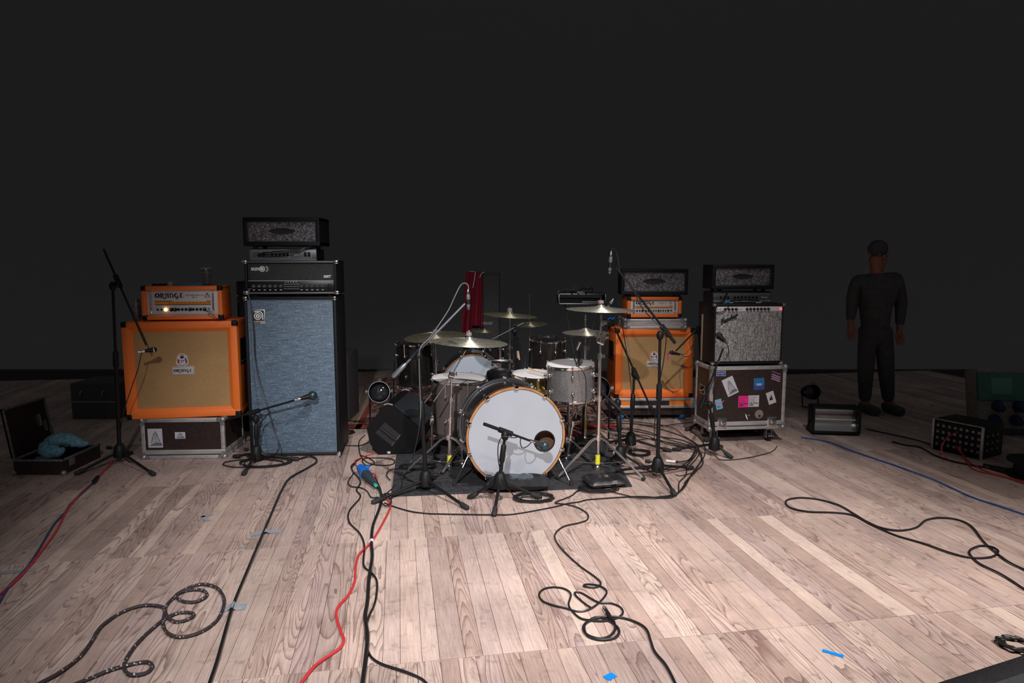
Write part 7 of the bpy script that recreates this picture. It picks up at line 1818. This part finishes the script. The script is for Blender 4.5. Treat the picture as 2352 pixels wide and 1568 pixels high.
bun_labels = ['black cable running along the back of the right hand bundle towards the hi-hat stand', 'black cable of the bundle bending sharply beside the front foot of the tall right stand', 'widest outer loop of black cable right of the tall right stand', 'black cable ending at the white labelled connector by the tall right stand', 'black cable of the bundle running right of the low coil', 'rearmost black cable in front of the wheels of the orange stack', 'short black cable running right behind the sticker covered case', 'black cable passing just behind the tall right stand']
for i, b_ in enumerate(bun): fc_(bun_labels[i], b_, .0040, None, group='black cables bundled right of the kit', z=.002*i)
a_ = G(1530, 1058, .01); b_ = G(1552, 1060, .01)
xl = thing('cable_connector', 'white labelled connector lying right of the tall right stand', 'connector', (a_.x, a_.y, 0)); obj('sleeve', MB(True).tube([a_, b_], .010, 10), white_plate, xl); obj('boot', MB(True).tube([b_, b_.lerp(a_, -.3)], [.009, .005], 8), black_plastic, xl)
cg = G(1468, 1042)
cable('neat flat black cable coil right of the hi-hat microphone stand', coil_pts(cg.x, cg.y, .075, .075, 6, .003, seed=31, wob=.004), .0036)
cg = G(1410, 984)
cable('loose black cable loop behind the short stand', coil_pts(cg.x, cg.y, .06, .08, 1.3, .003, seed=32), .0036)
cg = G(960, 1075)
cable('black cable coil on the carpet left of the yellow taped stand', coil_pts(cg.x, cg.y, .12, .07, 3, .0035, z=.007, seed=33), .0036)
# cables left of the kit, round the floor wedge
def z6(pts): return [(780+x/4.127, 820+y/4.127) for x, y in pts]
fc_('black cable looping in front of the floor wedge', z6([(240, 740), (185, 800), (190, 900), (215, 960), (290, 1010), (400, 1028), (500, 1015), (520, 980), (450, 960), (320, 955), (240, 960), (215, 990), (260, 1030), (330, 1005), (280, 960), (200, 930)]), .0040)
fc_('black cable curving from the bass stack to the plug', z6([(30, 780), (45, 850), (10, 940), (0, 945)]), .0042)
fc_('thin black cable at the left of the blue plug', z6([(200, 960), (110, 1030), (130, 1100), (80, 1180), (110, 1225), (200, 1240), (260, 1270), (300, 1330), (370, 1330)]), .0040)
fc_('thin black cable curling on the planks just left of the carpet', z6([(480, 1165), (445, 1120), (480, 1070), (600, 1050), (700, 1010), (780, 960)]), .0036, z=.008)
fc_('black cables knotted over the foot of the left front stand', z6([(330, 1130), (380, 1230), (400, 1300), (420, 1330), (470, 1330), (490, 1380), (440, 1410), (395, 1370), (400, 1320), (440, 1290), (500, 1310), (480, 1350)]), .0040, z=.010)
fc_('black cable crossing the rug toward the bass cabinet', z6([(20, 600), (120, 605), (240, 615)]), .0040, z=.006)
fc_('black cable crossing the planks behind the bass cabinet', z6([(30, 835), (120, 840), (200, 838), (290, 800)]), .0040)
cg = G(797, 994)
cable('small black cable coil at the right foot of the bass cabinet', coil_pts(cg.x, cg.y, .05, .06, 3, .003, seed=34), .0038)
fc_('red cable under the floor tom', [(960, 1008), (985, 1008), (1010, 1002), (1020, 998)], .0045, cable_red, z=.006)
fc_('red cable among the black ones behind the kick drum', [(1305, 985), (1340, 982), (1380, 978), (1420, 976)], .006, cable_red, z=.006)
fc_('black cable on the floor behind the flood lamp running right', [(1990, 985), (2060, 1000), (2110, 1012), (2170, 1030)], .005)
# blue power plug
a_, b_ = G(831, 1078, .035), G(861, 1112, .03)
pg = thing('power_plug', 'big blue and black power plug on the floor left of the drum carpet', 'plug', (a_.x, a_.y, 0))
d_ = b_-a_
obj('blue_shroud', MB(True).tube([a_-d_*.12, a_+d_*.15, a_+d_*.17, a_+d_*.30], [.028, .028, .036, .036], 20), plug_blue, pg); obj('plug_body', MB(True).tube([a_+d_*.28, a_+d_*.55, a_+d_*.9, b_], [.031, .030, .017, .013], 18), mat('ribbed_black_rubber', (.03, .045, .06), .5), pg)
obj('hinged_flap', MB(True).rbox(a_.x+.012, a_.x+.055, a_.y-.02, a_.y+.012, .045, .062, .006), plug_blue, pg); obj('teal_ring', MB(True).tube([b_+d_*.02, b_+d_*.08], .011, 10), teal_dot, pg)
# tapes on the floor
def tape(label, px0, px1, w, mt, z=.0006, bump=None):
    a, b = G(*px0), G(*px1); d = (b-a); n_ = Vector((-d.y, d.x, 0)).normalized()*w/2; m = MB(); N = 12; vs = []
    for i in range(N+1):
        t_ = i/N; c = a.lerp(b, t_); hz_ = z + (bump*math.exp(-((t_-.5)/.09)**2) if bump else 0)
        vs += [Vector((c.x+n_.x, c.y+n_.y, hz_)), Vector((c.x-n_.x, c.y-n_.y, hz_))]
    k_ = len(vs); vs += [v-Vector((0, 0, .0005)) for v in vs]
    m.add(vs, [(2*i, 2*i+1, 2*i+3, 2*i+2) for i in range(N)] + [(2*i+k_, 2*i+2+k_, 2*i+3+k_, 2*i+1+k_) for i in range(N)])
    return wthing('tape_strip', label, 'tape', m, mt, origin=a)
tape('grey tape over the long black cable, the farther of two', (574, 1227), (647, 1219), .045, tape_grey, bump=.015)
tape('grey tape over the long black cable, the nearer of two', (504, 1398), (565, 1392), .052, tape_grey, bump=.016)
tape('long arm of the small grey tape mark on the planks at left', (462, 1187), (490, 1180), .022, tape_grey)
tape('short arm of the small grey tape mark on the planks at left', (463, 1184), (479, 1196), .026, tape_grey)
tape('small scrap of grey tape on the plank joint at left', (545, 1259), (566, 1255), .022, tape_grey)
tape('tiny scrap of grey tape right of the winding thin cable', (823, 1194), (838, 1192), .020, tape_grey)
tape('grey tape over the red and blue cables at the left edge', (-20, 1318), (80, 1307), .035, tape_grey, bump=.0)
tape('bent scrap of bright blue tape at the bottom centre', (1391, 1559), (1411, 1549), .030, tape_blue, z=.002)
tape('slim strip of bright blue tape at the bottom right', (1889, 1493), (1938, 1507), .020, tape_blue)
tape('yellowish scrap of tape under the leg of the hi-hat microphone stand', (1487, 1020), (1515, 1026), .02, mat('dull_yellow_tape', (.45, .36, .10), .6))
